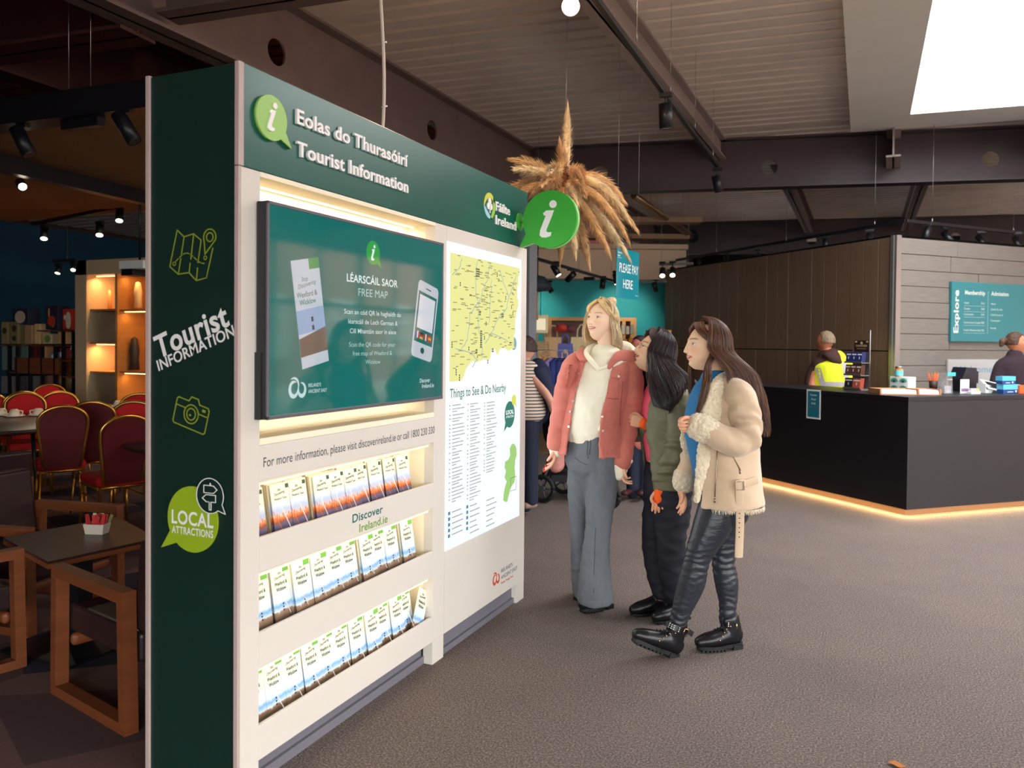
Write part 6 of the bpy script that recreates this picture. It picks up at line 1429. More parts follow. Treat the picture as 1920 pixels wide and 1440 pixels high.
# display cabinet
Dc = 9.9; kc = 1500/Dc; pL = at(141, 640, Dc); yc = pL.y
xa, xb = on_y(141, 640, yc).x, on_y(420, 640, yc).x; zt_ = on_y(141, 489, yc).z
cab = thing('display_cabinet', 'tall oak display cabinet with glass doors and warm shelf lights', 'cabinet', (xa, yc, 0))
M_cabo = mat('cabinet_oak', rgb(196, 128, 62), .5, noise=(3, .1), stretch=(1, 1, 5)); M_cabf = mat('pale_cabinet_face', rgb(196, 174, 142), .6)
Wc = xb-xa; xd = on_y(162, 640, yc).x-xa; xm = on_y(215, 640, yc).x-xa; zi = on_y(165, 515, yc).z
obj('carcass', MB().box((0, .0, 0), (xd, .45, zt_)).box((0, 0, zi), (Wc, .45, zt_)).box((Wc-.1, 0, 0), (Wc, .45, zi)), M_cabf, cab); obj('back_panel', MB().box((xd, .42, 0), (Wc-.1, .45, zi)), M_cabo, cab)
obj('divider', MB().box((xm-.02, .02, 0), (xm+.02, .42, zi)), M_cabo, cab); zs = [on_y(190, y, yc).z for y in (582, 645, 700)]
for i, z in enumerate(zs): obj('shelf', MB().box((xd, .05, z), (xm-.02, .42, z+.02)) if i < 2 else MB().box((xd, .05, z-.0), (xm-.02, .42, z+.02)), M_cabo, cab)
for y in (583, 700): z = on_y(240, y, yc).z; obj('shelf', MB().box((xm+.02, .05, z), (Wc-.1, .42, z+.02)), M_cabo, cab)
M_cl = glow('cabinet_led', (1, .66, .26, 1), 5)
for x0, x1, z in ((xd+.05, xm-.04, zi-.02), (xm+.05, Wc-.2, zi-.02), (xm+.05, Wc-.2, on_y(240, 583, yc).z-.012), (xm+.05, Wc-.2, on_y(240, 700, yc).z-.012), (xd+.05, xm-.04, zs[1]-.012)):
    obj('light_strip', MB().box((x0, .10, z), (x1, .115, z+.01)), M_cl, cab); area_light('cabinet_light', ((x0+x1)/2, .12, z-.01), (0, .25, -1), x1-x0, .015, 2.6, (1, .60, .24), parent=cab)
obj('glass_door', MB().box((xd, .008, .05), (xm, .014, zi)), M_glass, cab); obj('glass_door', MB().box((xm+.005, .008, .05), (Wc-.1, .014, zi)), M_glass, cab)
for i, (px, py, w, h, c) in enumerate(((259, 578, .10, .32, (232, 200, 150)), (252, 694, .12, .40, (60, 44, 34)), (206, 580, .05, .24, (200, 150, 90)))):
    p = on_y(px, py, yc+.2); o = obj('display_ornament', MB().lathe([(0, 0), (w*.5, 0), (w*.42, h*.3), (w*.5, h*.6), (w*.3, h*.95), (0, h)], n=14), mat('ornament_colour', rgb(*c), .5)); o.location = (p.x, yc+.2, p.z+.005); tag(o, ('pale carved ornament on the upper cabinet shelf', 'dark ornament on the lower cabinet shelf', 'slim ornament on the upper left cabinet shelf')[i], 'ornament')
prj = thing('projector', 'white projector fixed to the cabinet beside the green side panel', 'projector', at(262, 500, 7.5)); obj('body', MB().bbox((-.16, -.1, -.03), (.16, .1, .05), .01), M_nw, prj); obj('lens_hood', MB().box((-.10, -.12, -.09), (.04, .05, -.03)), M_black, prj); obj('bracket', MB().tube([(0, 0, .05), (0, 0, .9)], .012, 6), M_black, prj)
# toy shelving
Dt = 10.6; pS = at(0, 640, Dt); ys = pS.y
def TS(px, py): p = on_y(px, py, ys); return p
sh = thing('toy_shelving', 'dark metal shelving full of toys and games beside the display cabinet', 'shelving', (0, 0, 0)); mb = MB()
for px in (18, 33, 57, 80, 104, 119, 138): p = TS(px, 700); mb.box((p.x-.012, ys-.02, 0), (p.x+.012, ys+.02, TS(px, 646 if px < 118 else 619).z))
obj('uprights', mb, M_black, sh)
zsh = [(619, 75, 140), (646, 0, 119), (697, 20, 119), (675, 119, 140), (705, 119, 140), (735, 119, 140)]
for y, x0, x1 in zsh: a, b = TS(x0-3, y), TS(x1+1, y); obj('shelf', MB().box((a.x, ys-.02, a.z-.015), (b.x, ys+.38, a.z)), M_wood, sh)
obj('back_panel', MB().box((TS(-40, 640).x, ys+.38, 0), (TS(141, 640).x, ys+.40, 1.55)), M_out, sh)
def toy(px, py, w, h, c, lab, name='toy_box', art=None, dz=.0, nz=None):
    p = TS(px, py); W_, H_ = w/1500*Dt*1.08, h/1500*Dt*1.08; o = thing(name, lab, 'toy' if name != 'picture_frame' else 'picture', (p.x, ys+.02+dz, p.z+.001), rnd.uniform(-.12, .12))
    obj('carton', MB().bbox((-W_/2, 0, 0), (W_/2, .16, H_), .006), mat('carton_colour', rgb(*c), .6, noise=nz), o)
    if art:
        for (x, z, rw, rh, cc) in art: obj('printed_picture', MB().prism(circ(x*W_, z*H_, rh*H_, 14, sx=rw*W_/(rh*H_)), -.004, 0), mat('picture_colour', rgb(*cc), .6), o)
    return o
toy(35, 608, 46, 27, (44, 40, 60), 'large navy toy carton with a pale picture, topmost at left', art=((0, .45, .32, .40, (226, 196, 176)),))
toy(94, 618, 34, 40, (52, 44, 62), 'navy toy carton with a red walker picture', art=((0, .35, .30, .22, (214, 66, 44)), (-.2, .7, .06, .2, (226, 150, 70)), (.1, .2, .10, .10, (232, 170, 60))))
toy(124, 618, 26, 34, (214, 60, 40), 'bright red toy carton with a white bear shape', art=((.08, .45, .26, .42, (236, 222, 200)), (-.28, .6, .10, .12, (240, 232, 220))))
toy(6, 645, 16, 38, (150, 130, 84), 'olive toy tube at the left end of the long shelf', art=((0, .6, .3, .15, (60, 50, 40)),)); toy(24, 645, 18, 38, (140, 124, 80), 'olive toy carton second along the long shelf', art=((0, .7, .3, .15, (60, 50, 40)), (0, .25, .3, .12, (60, 50, 40))))
toy(50, 645, 20, 32, (196, 150, 108), 'plain tan toy carton in the middle of the long shelf'); toy(67, 645, 12, 34, (232, 186, 132), 'pale wooden toy slab standing on the long shelf'); toy(86, 645, 18, 17, (206, 186, 150), 'white game box with a green round picture', art=((0, .5, .34, .38, (110, 140, 60)),)); toy(114, 645, 22, 20, (226, 170, 120), 'tilted peach puzzle box beside the black upright')
toy(8, 694, 24, 44, (120, 140, 132), 'grey-green patterned panel behind the shelf uprights, far left', nz=(60, .3)); toy(43, 674, 18, 26, (112, 132, 126), 'small grey-green patterned panel between the uprights', nz=(60, .3)); toy(60, 674, 12, 26, (96, 22, 22), 'dark red toy carton between the uprights'); toy(78, 674, 12, 22, (206, 150, 96), 'small tan toy carton above the wooden crate'); toy(96, 674, 14, 12, (110, 130, 170), 'little blue toy carton above the wooden crate', art=((0, .4, .2, .3, (230, 230, 230)),)); toy(112, 673, 10, 18, (150, 60, 50), 'little red figure carton above the wooden crate', art=((0, .4, .3, .25, (240, 230, 220)),))
cr2 = thing('wooden_crate', 'long shallow wooden crate on the middle shelf', 'crate', (TS(20, 697).x, ys-.02, TS(20, 697).z+.001)); w_ = TS(116, 697).x-TS(35, 697).x; obj('front_board', MB().bbox((.10, 0, 0), (.10+w_, .02, .19), .003), M_wood, cr2); obj('side_board', MB().box((.10, .02, 0), (.12, .3, .19)).box((.08+w_, .02, 0), (.10+w_, .3, .19)).box((.12, .02, 0), (.08+w_, .3, .01)), M_wood, cr2)
for i, (px, c) in enumerate(((45, (90, 80, 90)), (62, (120, 110, 110)), (76, (130, 90, 70)), (90, (150, 110, 90)), (100, (130, 70, 60)), (112, (170, 130, 90)), (10, (130, 124, 120)))): toy(px, 738, 9 if px > 10 else 30, 30, c, '%s game box upright on the lowest visible shelf' % ('slate', 'grey', 'brown', 'rose', 'rust', 'sand', 'wide grey')[i])
for i, (px, py, c) in enumerate(((128, 674, (216, 206, 196)), (129, 704, (120, 70, 50)), (128, 734, (220, 170, 120)), (104, 735, (130, 90, 70)))):
    p = TS(px, py); o = thing('soft_toy', ('white soft toy on the narrow shelf', 'brown soft toy on the narrow shelf', 'pale fawn soft toy on the bottom narrow shelf', 'dull brown soft toy beside the black upright')[i], 'toy', (p.x, ys+.1, p.z+.002)); m_ = mat('plush', rgb(*c), .9); obj('body', MB().ball((0, 0, .055), .055, 8, (1, .9, 1)), m_, o); obj('head', MB().ball((0, -.02, .135), .042, 8).ball((-.03, -.02, .17), .016, 6).ball((.03, -.02, .17), .016, 6), m_, o)
# raft ceiling, dark duct bar, tracks and spots on the café side
struct('ceiling_raft', MB().box((-9.45, 3.66, 2.92), (-3.2, 4.95, 2.95)).box((-9.45, 4.96, 2.92), (-3.6, 6.42, 2.95)), M_raft)
a, b = on_z(-40, 300, 2.82), on_z(300, 380, 2.82); d = (b-a).normalized(); bb_ = MB(); s_ = V((-d.y, d.x, 0))*.05; bb_.ring([[q-s_+V((0, 0, -.05)), q+s_+V((0, 0, -.05)), q+s_+V((0, 0, .07)), q-s_+V((0, 0, .07))] for q in (a, b+d*1.2)], cap=True, smooth=False)
obj_ = obj('service_duct', bb_, M_black); tag(obj_, 'long black service bar running under the tan ceiling boards', 'duct')
a, b = on_z(-30, 222, 2.99), on_z(300, 181, 2.99); t4 = track([a, b], 'thick black light track in front of the tan ceiling boards', w=.085); wires(t4, [on_z(129, 205, 3.0), on_z(170, 200, 3.0)])
def left_spot(px, py, z, aim, lit, lab, L=.16, r=.036, power=0): c = on_z(px, py, z); return spot(px, py, (c-EYE).dot(_F), aim, lit, lab, L=L, r=r, power=power, drop=.04)
left_spot(43, 266, 2.80, (RH_*.5+V((0, 0, -1))), 0, 'unlit spotlight tilted right under the thick track, left one', L=.20, r=.045); left_spot(237, 240, 2.80, (RH_*.6+V((0, 0, -1))), 0, 'unlit spotlight tilted right under the thick track, beside the green panel', L=.20, r=.045)
o = obj('driver_box', MB().bbox((-.17, -.03, -.03), (.17, .03, .03), .006), M_black, t4); o.location = on_z(155, 232, 2.88)
t5 = track([at(-10, 318, 6.2), at(90, 336, 6.6)], 'short black track section by the left edge')
spot(40, 346, 6.4, (RH_*.5-AW_*.4+V((0, 0, -.5))), 1, 'lit spotlight by the left edge under the tan boards', L=.10, r=.035, power=8)
t6 = track([at(60, 420, 9.0), at(240, 385, 8.6)], 'black light track before the dark blue wall, carrying three lit lamps'); 
for px, py, dp, lab, pw in ((224, 403, 8.6, 'lit spotlight highest of three before the dark blue wall', 6), (187, 430, 8.7, 'lit spotlight in the middle of three before the dark blue wall', 6), (83, 437, 9.0, 'lit spotlight lowest left before the dark blue wall', 6)): spot(px, py, dp, (.05, -.1, -1), 1, lab, L=.16, r=.040, power=pw, drop=.02)
t7 = track([at(100, 490, 9.6), at(142, 487, 9.6)], 'short black track hanging over the toy shelving'); wires(t7, [at(126, 489, 9.6)])
spot(110, 505, 9.6, (RH_*-.3+V((0, 0, -1))), 1, 'lit spotlight over the toy shelving, left of two', L=.11, r=.032, power=30, drop=.02); spot(138, 500, 9.6, (AW_*-.3+V((0, 0, -1))), 1, 'lit spotlight over the toy shelving, right of two', L=.11, r=.030, power=20, drop=.02)
w = struct('window_12', MB().box((-9.52, 9.3, 1.9), (-9.48, 9.9, 2.45)), M_teal); obj('pane', MB().box((-9.47, 9.34, 1.95), (-9.46, 9.55, 2.4)), glow('yellow_window_light', (1, .86, .5, 1), .8), w)

# ================================================================ PUSHCHAIR
q = on_z(1017, 943); pr = thing('pushchair', 'black pushchair standing behind the blonde woman', 'pushchair', (0, 0, 0)); RA = RH_; 
M_pb = mat('black_pushchair_fabric', rgb(22, 22, 30), .75, noise=(8, .2)); M_tyre = mat('black_tyre', rgb(16, 16, 20), .7)
base = V((q.x, q.y, 0))
def wheel(c, r, ax_, nm='wheel'):
    ax_ = V(ax_).normalized(); u = ax_.cross(V((0, 0, 1))).normalized(); mb = MB(); mb.tube([c+(u*math.cos(t)+V((0, 0, 1))*math.sin(t))*(r-.022) for t in [2*PI*k/28 for k in range(29)]], .022, 8); w_ = obj(nm, mb, M_tyre, pr)
    h = MB().tube([c-ax_*.02, c+ax_*.02], .03, 12)
    for k in range(5): t = k*2*PI/5; h.tube([c, c+(u*math.cos(t)+V((0, 0, 1))*math.sin(t))*(r-.03)], .008, 6)
    obj('hub', h, mat('grey_wheel_hub', rgb(90, 92, 100), .4, metal=.5), w_)
axw = (AW_*.85+RA*.5)
wheel(base+V((0, 0, .135)), .135, axw); wheel(base+AW_*.45+RA*.22+V((0, 0, .135)), .135, axw)
wf = on_z(1143, 955); wheel(V((wf.x, wf.y, .13)), .13, axw+RA*.4); wheel(V((wf.x, wf.y, .13))+AW_*.42-RA*.05, .13, axw+RA*.4)
F0 = base+V((0, 0, .14)); F1 = V((wf.x, wf.y, .14))
obj('chassis', MB().tube([F0, F0+RA*.18+V((0, 0, .45)), F0-RA*.02+V((0, 0, .98))], .013, 8).tube([F1, F0+RA*.18+V((0, 0, .5))], .013, 8).tube([F0+AW_*.45, F0+AW_*.45+RA*.18+V((0, 0, .45)), F0+AW_*.45-RA*.02+V((0, 0, .98)), F0-RA*.02+V((0, 0, .98))], .013, 8).tube([F1+AW_*.42, F0+AW_*.45+RA*.18+V((0, 0, .5))], .013, 8), mat('dark_chassis_tube', rgb(40, 42, 50), .4, metal=.6), pr)
mb = MB(); s0 = F0+RA*.22+AW_*.22; swept(mb, [s0+V((0, 0, .28)), s0+RA*.02+V((0, 0, .45)), s0-RA*.02+V((0, 0, .68)), s0-RA*.02+V((0, 0, .80))], [(.14, .20), (.22, .23), (.20, .24), (.10, .18)], RA, n=18); obj('seat_and_hood', mb, M_pb, pr)
mb = MB(); swept(mb, [F0+RA*.12+AW_*.05+V((0, 0, .22)), F0+RA*.16+AW_*.05+V((0, 0, .46))], [(.09, .10), (.06, .06)], RA, n=12); obj('blanket', mb, mat('pink_striped_blanket', rgb(214, 140, 130), .85, noise=(10, .3)), pr)
obj('basket', MB().box((-.22, -.2, -.04), (.22, .2, .02), Matrix.Translation(F0+RA*.3+AW_*.22+V((0, 0, .10))) @ Matrix.Rotation(YAW, 4, 'Z')), M_pb, pr)
# boot sole of someone behind
# ================================================================ THE THREE WOMEN
def P3(d0): return lambda x, y, dd=0.0: at(x, y, d0+dd)
GRP = 'women looking at the information stand'
def noise_cols(m): return m
M_coral = mat('coral_cotton_twill', rgb(198, 112, 99), .85, noise=(14, .10), bump=(420, .25, .002), sheen=.2)
M_hood = mat('cream_jersey', rgb(236, 228, 206), .85, noise=(8, .03), bump=(300, .2, .002), sheen=.2)
M_jean = mat('faded_grey_denim', rgb(100, 103, 110), .85, noise=(7, .22, .7), bump=(500, .3, .002), stretch=(1, 1, .35))
M_boot = mat('black_leather', rgb(18, 17, 22), .32, bump=(60, .1))
M_sole = mat('black_rubber_sole', rgb(14, 13, 16), .6)
M_gold = mat('pale_gold_metal', rgb(226, 178, 128), .25, metal=1)
M_stud = mat('silver_metal', rgb(220, 220, 220), .25, metal=1)
M_khaki = mat('khaki_bomber_nylon', rgb(102, 100, 76), .5, noise=(5, .10), bump=(300, .1, .002))
M_pink = mat('bright_pink_knit', rgb(240, 96, 120), .8)
M_dark = mat('black_trouser_cloth', rgb(22, 22, 34), .8, noise=(8, .1))
M_suede = mat('beige_faux_suede', rgb(204, 176, 148), .85, noise=(9, .07), sheen=.4)
M_fleece = mat('cream_fleece', rgb(222, 204, 176), .95, noise=(70, .16), bump=(160, .9, .006), sheen=.5)
M_leath = mat('black_coated_leggings', rgb(40, 42, 50), .34, noise=(5, .12), bump=(26, .25, .01), stretch=(1, 1, 3))
M_bluek = mat('blue_ribbed_knit', rgb(44, 118, 176), .85, bump=(90, .6), stretch=(1, 1, 4))
M_orange = mat('orange_rib_cuff', rgb(244, 96, 30), .85, bump=(150, .5, .004))

def boot(name, parent, heel, toe, lift_heel=0.0, ankle=None, h=.15, w=.046, laces=True, sole=.024, m=None, lab=None, top=None):
    """lace-up boot from heel point to toe point on the ground; its sole has a cleated tread and a block heel"""
    heel = V(heel); toe = V(toe); d = (toe-heel); L = d.length; d.normalize(); up = V((0, 0, 1)); up = (up-d*up.dot(d)).normalized(); s = d.cross(up)
    F = lambda x, y, z: heel+d*(x*L)+s*y+up*z
    mb = MB(); z0 = sole
    ank = V(ankle) if ankle is not None else F(.20, 0, h)
    # upper
    swept(mb, [F(.96, 0, z0+.022), F(.80, 0, z0+.028), F(.58, 0, z0+.034), F(.38, 0, z0+.042), F(.20, 0, z0+.042), F(.08, 0, z0+.035)], [(w*.62, .028), (w*.92, .036), (w*.95, .040), (w*.80, .046), (w*.74, .046), (w*.58, .038)], s, n=16)
    shaft = [F(.26, 0, z0+.035), F(.24, 0, z0+.075)*.6+ank*.4*1.0 if False else (F(.24, 0, z0+.07)), ank*.75+F(.22, 0, z0+.07)*.25, ank]
    swept(mb, shaft, [(w*.78, .056), (w*.80, .054), (w*.84, .052), (w*.86, .054)], s, n=16)
    b = solid(name, mb, .005, m or M_boot, parent, smooth=5)
    if lab: b['label'] = lab
    sm = MB(); out = []
    for k in range(28):
        a = 2*PI*k/28; x = .5+.52*math.cos(a); yy = w*(.98-.18*(x < .45))*math.sin(a)*(1.0 if x > .5 else .92)
        out.append((x, yy))
    sm.ring([[F(x, y, z) for x, y in out] for z in (sole*.5, sole*1.25)], cap=True, smooth=False)
    for k in range(7):
        x = .42+.08*k; ww = w*.9*math.sqrt(max(0.05, 1-((x-.5)/.55)**2)); 
        q = [F(x, -ww, 0.002), F(x+.05, -ww, .002), F(x+.05, ww, .002), F(x, ww, .002)]; q2 = [p+up*(sole*.55) for p in q]
        sm.ring([q, q2], cap=True, smooth=False)
    q = [F(.035, -w*.66, 0), F(.26, -w*.74, 0), F(.26, w*.74, 0), F(.035, w*.66, 0)]; sm.ring([q, [p+up*(sole*1.0) for p in q]], cap=True, smooth=False)
    obj('sole', sm, M_sole, b)
    return b, F, s, up, d

def sleeve(parent, pts, rads, side, m, elbow, seed=0, amp=.008, name='sleeve'):
    mb = MB(); swept(mb, pts, rads, side, n=22); a = (V(pts[-1])-V(pts[0])).normalized(); sv = V((seed, seed*2, 0))
    def d(c):
        p = V(c); w = .25+math.exp(-((p-elbow).length/.13)**2); return w*amp*math.sin(p.dot(a)*85+p.dot(UP.cross(a))*30+3.2*mnoise.noise(p*11+sv))*(.5+.7*mnoise.noise(p*7+sv))+.003*mnoise.noise(p*22)
    return solid(name, mb, .005, m, parent, smooth=2, disp=d)
# ---- first woman: coral jacket over a cream hoodie, flared grey jeans
d1 = 4.46; Q = P3(d1)
s1 = sd(.91, -.42); f1 = sd(-.42, -.91)
hc = Q(1127, 603, .02)
hyaw = math.radians(42)
hf = sd(-math.sin(hyaw), -math.cos(hyaw)); hs = sd(math.cos(hyaw), -math.sin(hyaw))
hup = (UP*math.cos(math.radians(10))-hf*math.sin(math.radians(10)))+RH*.05
H1 = mat_frame(hc, hs, hup) @ Matrix.Scale(.97, 4)
hd, hcol = head_mesh((236, 198, 172), (206, 116, 108), (150, 110, 76), eye=(96, 128, 120), smile=.9, gaze=(-.1, .12))
neck = [Q(1141, 655, .03), Q(1137, 630, .025)]
hM_r = mat_frame(Q(1043, 838, -.0), sd(-.2, -.97), sd(.12, 0, 1))
w1 = body_of('person', 'blonde woman in a coral jacket, cream hoodie and flared grey jeans, nearest the glowing map', 'person', GRP, H1, hd, hcol, (232, 192, 166), [
    ([Q(1140, 672, .03), Q(1139, 655, .028), Q(1135, 630, .022), Q(1131, 612, .02)], [(.072, .062), (.052, .052), (.050, .052), (.048, .055)], s1),
    ([Q(1130, 690, .02), Q(1118, 750, .02), Q(1110, 812, .02), Q(1110, 852, .02)], [(.150, .085), (.120, .080), (.120, .085), (.135, .09)], s1),
    ([Q(1076, 690, .03), Q(1058, 760, .03), Q(1045, 832, .01)], [(.042, .042), (.038, .038), (.026, .024)], None),
    ([Q(1180, 692, .0), Q(1178, 775, .02), Q(1166, 860, -.03)], [(.042, .042), (.038, .038), (.026, .024)], None),
    ([Q(1090, 860, .04), Q(1090, 985, .10), Q(1094, 1110, .2)], [(.07, .07), (.05, .05), (.04, .04)], None),
    ([Q(1122, 860, .0), Q(1120, 985, -.02), Q(1122, 1125, .0)], [(.07, .07), (.05, .05), (.04, .04)], None)],
    hands=[((hM_r,), dict(curl=.28, mirror=1, s=.95)), ((mat_frame(Q(1168, 868, -.04), sd(.2, .97), sd(.1, 0, 1)),), dict(curl=.5, mirror=-1, s=.9))])
# painted nails on the hanging hand
nm = MB()
for x, L, z0 in ((.0285, .075, -.074), (.0095, .086, -.078), (-.0095, .080, -.077), (-.0275, .064, -.070)):
    a = .12+.28*2.6; p = hM_r @ V((x*.95, -.045-.004, z0*.95-L*.80)); nm.ball(tuple(p), .0062, 6, (1, .7, 1.3))
obj('nail_varnish', nm, mat('red_nail_varnish', rgb(190, 30, 40), .25), w1)
em = MB(); 
for k in range(3): em.ball(tuple(H1 @ V((.082, .010-.006*k, -.032+.002*k))), .0030, 6)
obj('earring', em, M_stud, w1)
def jeans_disp(c): return .0035*mnoise.noise(V((c[0]*14, c[1]*14, c[2]*26)))+.002*mnoise.noise(V((c[0]*40, c[1]*40, c[2]*40)))
mb = MB()
swept(mb, [Q(1112, 800, .02), Q(1110, 830, .02), Q(1110, 865, .02)], [(.138, .105), (.150, .118), (.154, .122)], s1, n=24)
swept(mb, [Q(1124, 855, .0), Q(1128, 900, -.01), Q(1122, 985, -.04), Q(1117, 1040, -.035), Q(1116, 1090, -.02), Q(1116, 1126, -.005)], [(.092, .105), (.094, .10), (.072, .076), (.078, .082), (.092, .10), (.102, .105)], s1, n=24, cap=False)
swept(mb, [Q(1095, 855, .05), Q(1090, 910, .07), Q(1088, 985, .11), Q(1092, 1040, .15), Q(1098, 1085, .20), Q(1103, 1105, .22)], [(.085, .10), (.078, .09), (.058, .068), (.068, .075), (.082, .095), (.090, .11)], s1, n=24, cap=False)
jn = solid('jeans', mb, .007, M_jean, w1, smooth=4, disp=jeans_disp)
# boots
boot('boot', w1, on_z(1146, 1137), on_z(1090, 1150), h=.12, w=.050, ankle=Q(1124, 1118, .02))
boot('boot', w1, on_z(1106, 1112), on_z(1082, 1128), h=.12, w=.048, ankle=Q(1102, 1092, .24))
# hoodie
mb = MB()
swept(mb, [Q(1136, 668, .02), Q(1133, 684, .02), Q(1122, 720, .02), Q(1112, 765, .02), Q(1106, 800, .02), Q(1106, 815, .02)], [(.09, .085), (.150, .105), (.160, .125), (.150, .125), (.150, .125), (.140, .118)], s1, n=28, k=5)
swept(mb, [Q(1043, 826, .0), Q(1042, 836, .0), Q(1043, 848, -.0)], [(.040, .040), (.040, .040), (.036, .036)], None)
swept(mb, [Q(1163, 855, -.035), Q(1160, 875, -.035), Q(1158, 890, -.035)], [(.048, .048), (.050, .048), (.042, .040)], None)
swept(mb, [Q(1160, 884, -.035), Q(1174, 868, -.05), Q(1184, 864, -.055)], [(.028, .02), (.020, .015), (.012, .010)], None)
ho = solid('hoodie', mb, .006, M_hood, w1, smooth=4, disp=folds((11, 11, 9), .006, 3))
# hood lying round the neck, crossing at the throat
hm = MB()
loop = [Q(1121, 692, -.115), Q(1108, 676, -.095), Q(1099, 662, -.02), Q(1116, 652, .09), Q(1150, 650, .13), Q(1180, 658, .10), Q(1184, 670, .0), Q(1160, 680, -.085), Q(1121, 693, -.118)]
swept(hm, loop, [(.012, .007), (.018, .010), (.024, .014), (.030, .020), (.036, .026), (.034, .022), (.024, .013), (.018, .010), (.010, .007)], UP, n=14)
swept(hm, [Q(1150, 650, .12), Q(1172, 655, .14), Q(1192, 668, .12)], [(.05, .035), (.065, .045), (.050, .03)], None, n=14)
obj_h = solid('hood', hm, .006, M_hood, w1, smooth=4)
dc = MB(); swept(dc, [Q(1124, 806, -.11), Q(1131, 795, -.115), Q(1138, 790, -.11)], [(.012, .006)]*3, None); obj('kangaroo_pocket', dc, M_hood, w1)
# jacket: open shell, sleeves
mb = MB()
a_l, a_r = math.radians(90-26), math.radians(90+30)
swept(mb, [Q(1132, 668, .03), Q(1130, 684, .03), Q(1122, 722, .03), Q(1112, 770, .03), Q(1106, 820, .03), Q(1104, 852, .03)], [(.115, .075), (.172, .118), (.180, .145), (.178, .152), (.192, .162), (.202, .168)], s1*-1, n=44, k=6, cap=False, a0=PI*1.5-math.radians(30) if False else math.radians(270-32), a1=math.radians(270+24), th=.010)
def jk(c):
    z = c[2]; base = folds((8, 8, 5), .008, 5)(c); return base+.0015*mnoise.noise(V((c[0]*60, c[1]*60, c[2]*60)))
jk1 = solid('jacket', mb, .006, M_coral, w1, smooth=3, disp=jk)
sleeve(jk1, [Q(1088, 671, .03), Q(1074, 688, .03), Q(1061, 730, .035), Q(1051, 780, .03), Q(1045, 812, .015), Q(1043, 832, .005)], [(.042, .05), (.060, .072), (.062, .070), (.056, .060), (.052, .056), (.050, .052)], s1, M_coral, Q(1055, 770, .03), 1)
sleeve(jk1, [Q(1168, 674, .0), Q(1183, 694, .0), Q(1184, 735, .01), Q(1178, 790, .0), Q(1170, 835, -.025), Q(1164, 862, -.035)], [(.042, .05), (.060, .072), (.068, .074), (.062, .066), (.057, .060), (.056, .056)], s1, M_coral, Q(1181, 770, .0), 2)
def on_front(px, py, near=4.0, obj_=None, off=.004):
    """nearest surface point of a garment in a measured direction"""
    d = ray(px, py).normalized(); ok, loc, nor, idx = obj_.ray_cast(EYE, d)
    return (loc+nor*off, nor) if ok else (at(px, py, near), -d)
bt = MB()
for x, y in ((1093, 672), (1085, 700), (1080, 725), (1075, 752), (1070, 772), (1066, 800)):
    p, n_ = on_front(x, y, 4.3, jk1, .002); bt.tube([p, p+n_*.003], .006, 10)
for x, y in ((1128, 700), (1128, 728), (1129, 756), (1129, 781), (1130, 808)):
    p, n_ = on_front(x, y, 4.3, jk1, .002); bt.tube([p, p+n_*.003], .006, 10)
p, n_ = on_front(1159, 706, 4.3, jk1, .008); bt.tube([p, p+n_*.003], .007, 10)
obj('snap_button', bt, mat('pearl_snap', rgb(214, 196, 190), .25, metal=.6), jk1)
def patch(poly, off, ob, near):
    """a cloth patch that follows the garment under it: gridded quad raised by 'off'"""
    mb = MB(); a, b, c, d = poly; N_ = 10; g = []
    for i in range(N_+1):
        row = []
        for j in range(N_+1):
            u, v = i/N_, j/N_
            x = (a[0]*(1-u)+b[0]*u)*(1-v)+(d[0]*(1-u)+c[0]*u)*v; y = (a[1]*(1-u)+b[1]*u)*(1-v)+(d[1]*(1-u)+c[1]*u)*v
            p, n_ = on_front(x, y, near, ob, off*(1 if 0 < i < N_ and 0 < j < N_ else .2)); row.append(p)
        g.append(row)
    for i in range(N_):
        for j in range(N_): mb.add([g[i][j], g[i+1][j], g[i+1][j+1], g[i][j+1]], [(0, 3, 2, 1)], True)
    return mb
sm = MB()
for ln in (((1102, 822), (1102, 836), (1101, 850), (1103, 860)), ((1107, 824), (1107, 838), (1105, 852)), ((1078, 858), (1088, 866), (1101, 872)), ((1117, 990), (1115, 1030), (1114, 1070), (1113, 1112))): sm.tube([on_front(x, y, 4.3, jn, .0006)[0] for x, y in ln], .0016, 5)
obj('seam', sm, mat('dark_denim_stitching', rgb(64, 66, 74), .8), jn)
for poly in (((1064, 683), (1084, 685), (1080, 699), (1060, 695)), ((1140, 694), (1164, 697), (1161, 712), (1138, 706))): obj('pocket_flap', patch(poly, .010, jk1, 4.3), M_coral, jk1)
for poly in (((1062, 697), (1080, 700), (1075, 735), (1060, 728)), ((1139, 708), (1161, 712), (1160, 746), (1138, 742))): obj('chest_pocket', patch(poly, .003, jk1, 4.3), M_coral, jk1)
M_cs = mat('dark_coral_stitching', rgb(150, 62, 54), .85); st_ = MB()
for ln in (((1091, 690), (1085, 715), (1079, 745), (1073, 775), (1067, 810), (1064, 845)), ((1137, 700), (1135, 730), (1135, 765), (1135, 800), (1136, 840), (1137, 862)), ((1062, 697), (1071, 701), (1080, 701)), ((1139, 709), (1150, 714), (1161, 713)), ((1139, 746), (1150, 748), (1160, 748)), ((1066, 684), (1076, 685), (1084, 686)), ((1141, 694), (1152, 695), (1164, 697)), ((1168, 715), (1164, 760), (1162, 800))):
    q_ = [on_front(x, y, 4.3, jk1, .0005) for x, y in ln]
    if all((a_[0]-b_[0]).length < .2 for a_, b_ in zip(q_, q_[1:])): st_.tube([a_[0] for a_ in q_], .0017, 5)
obj('stitching', st_, M_cs, jk1)
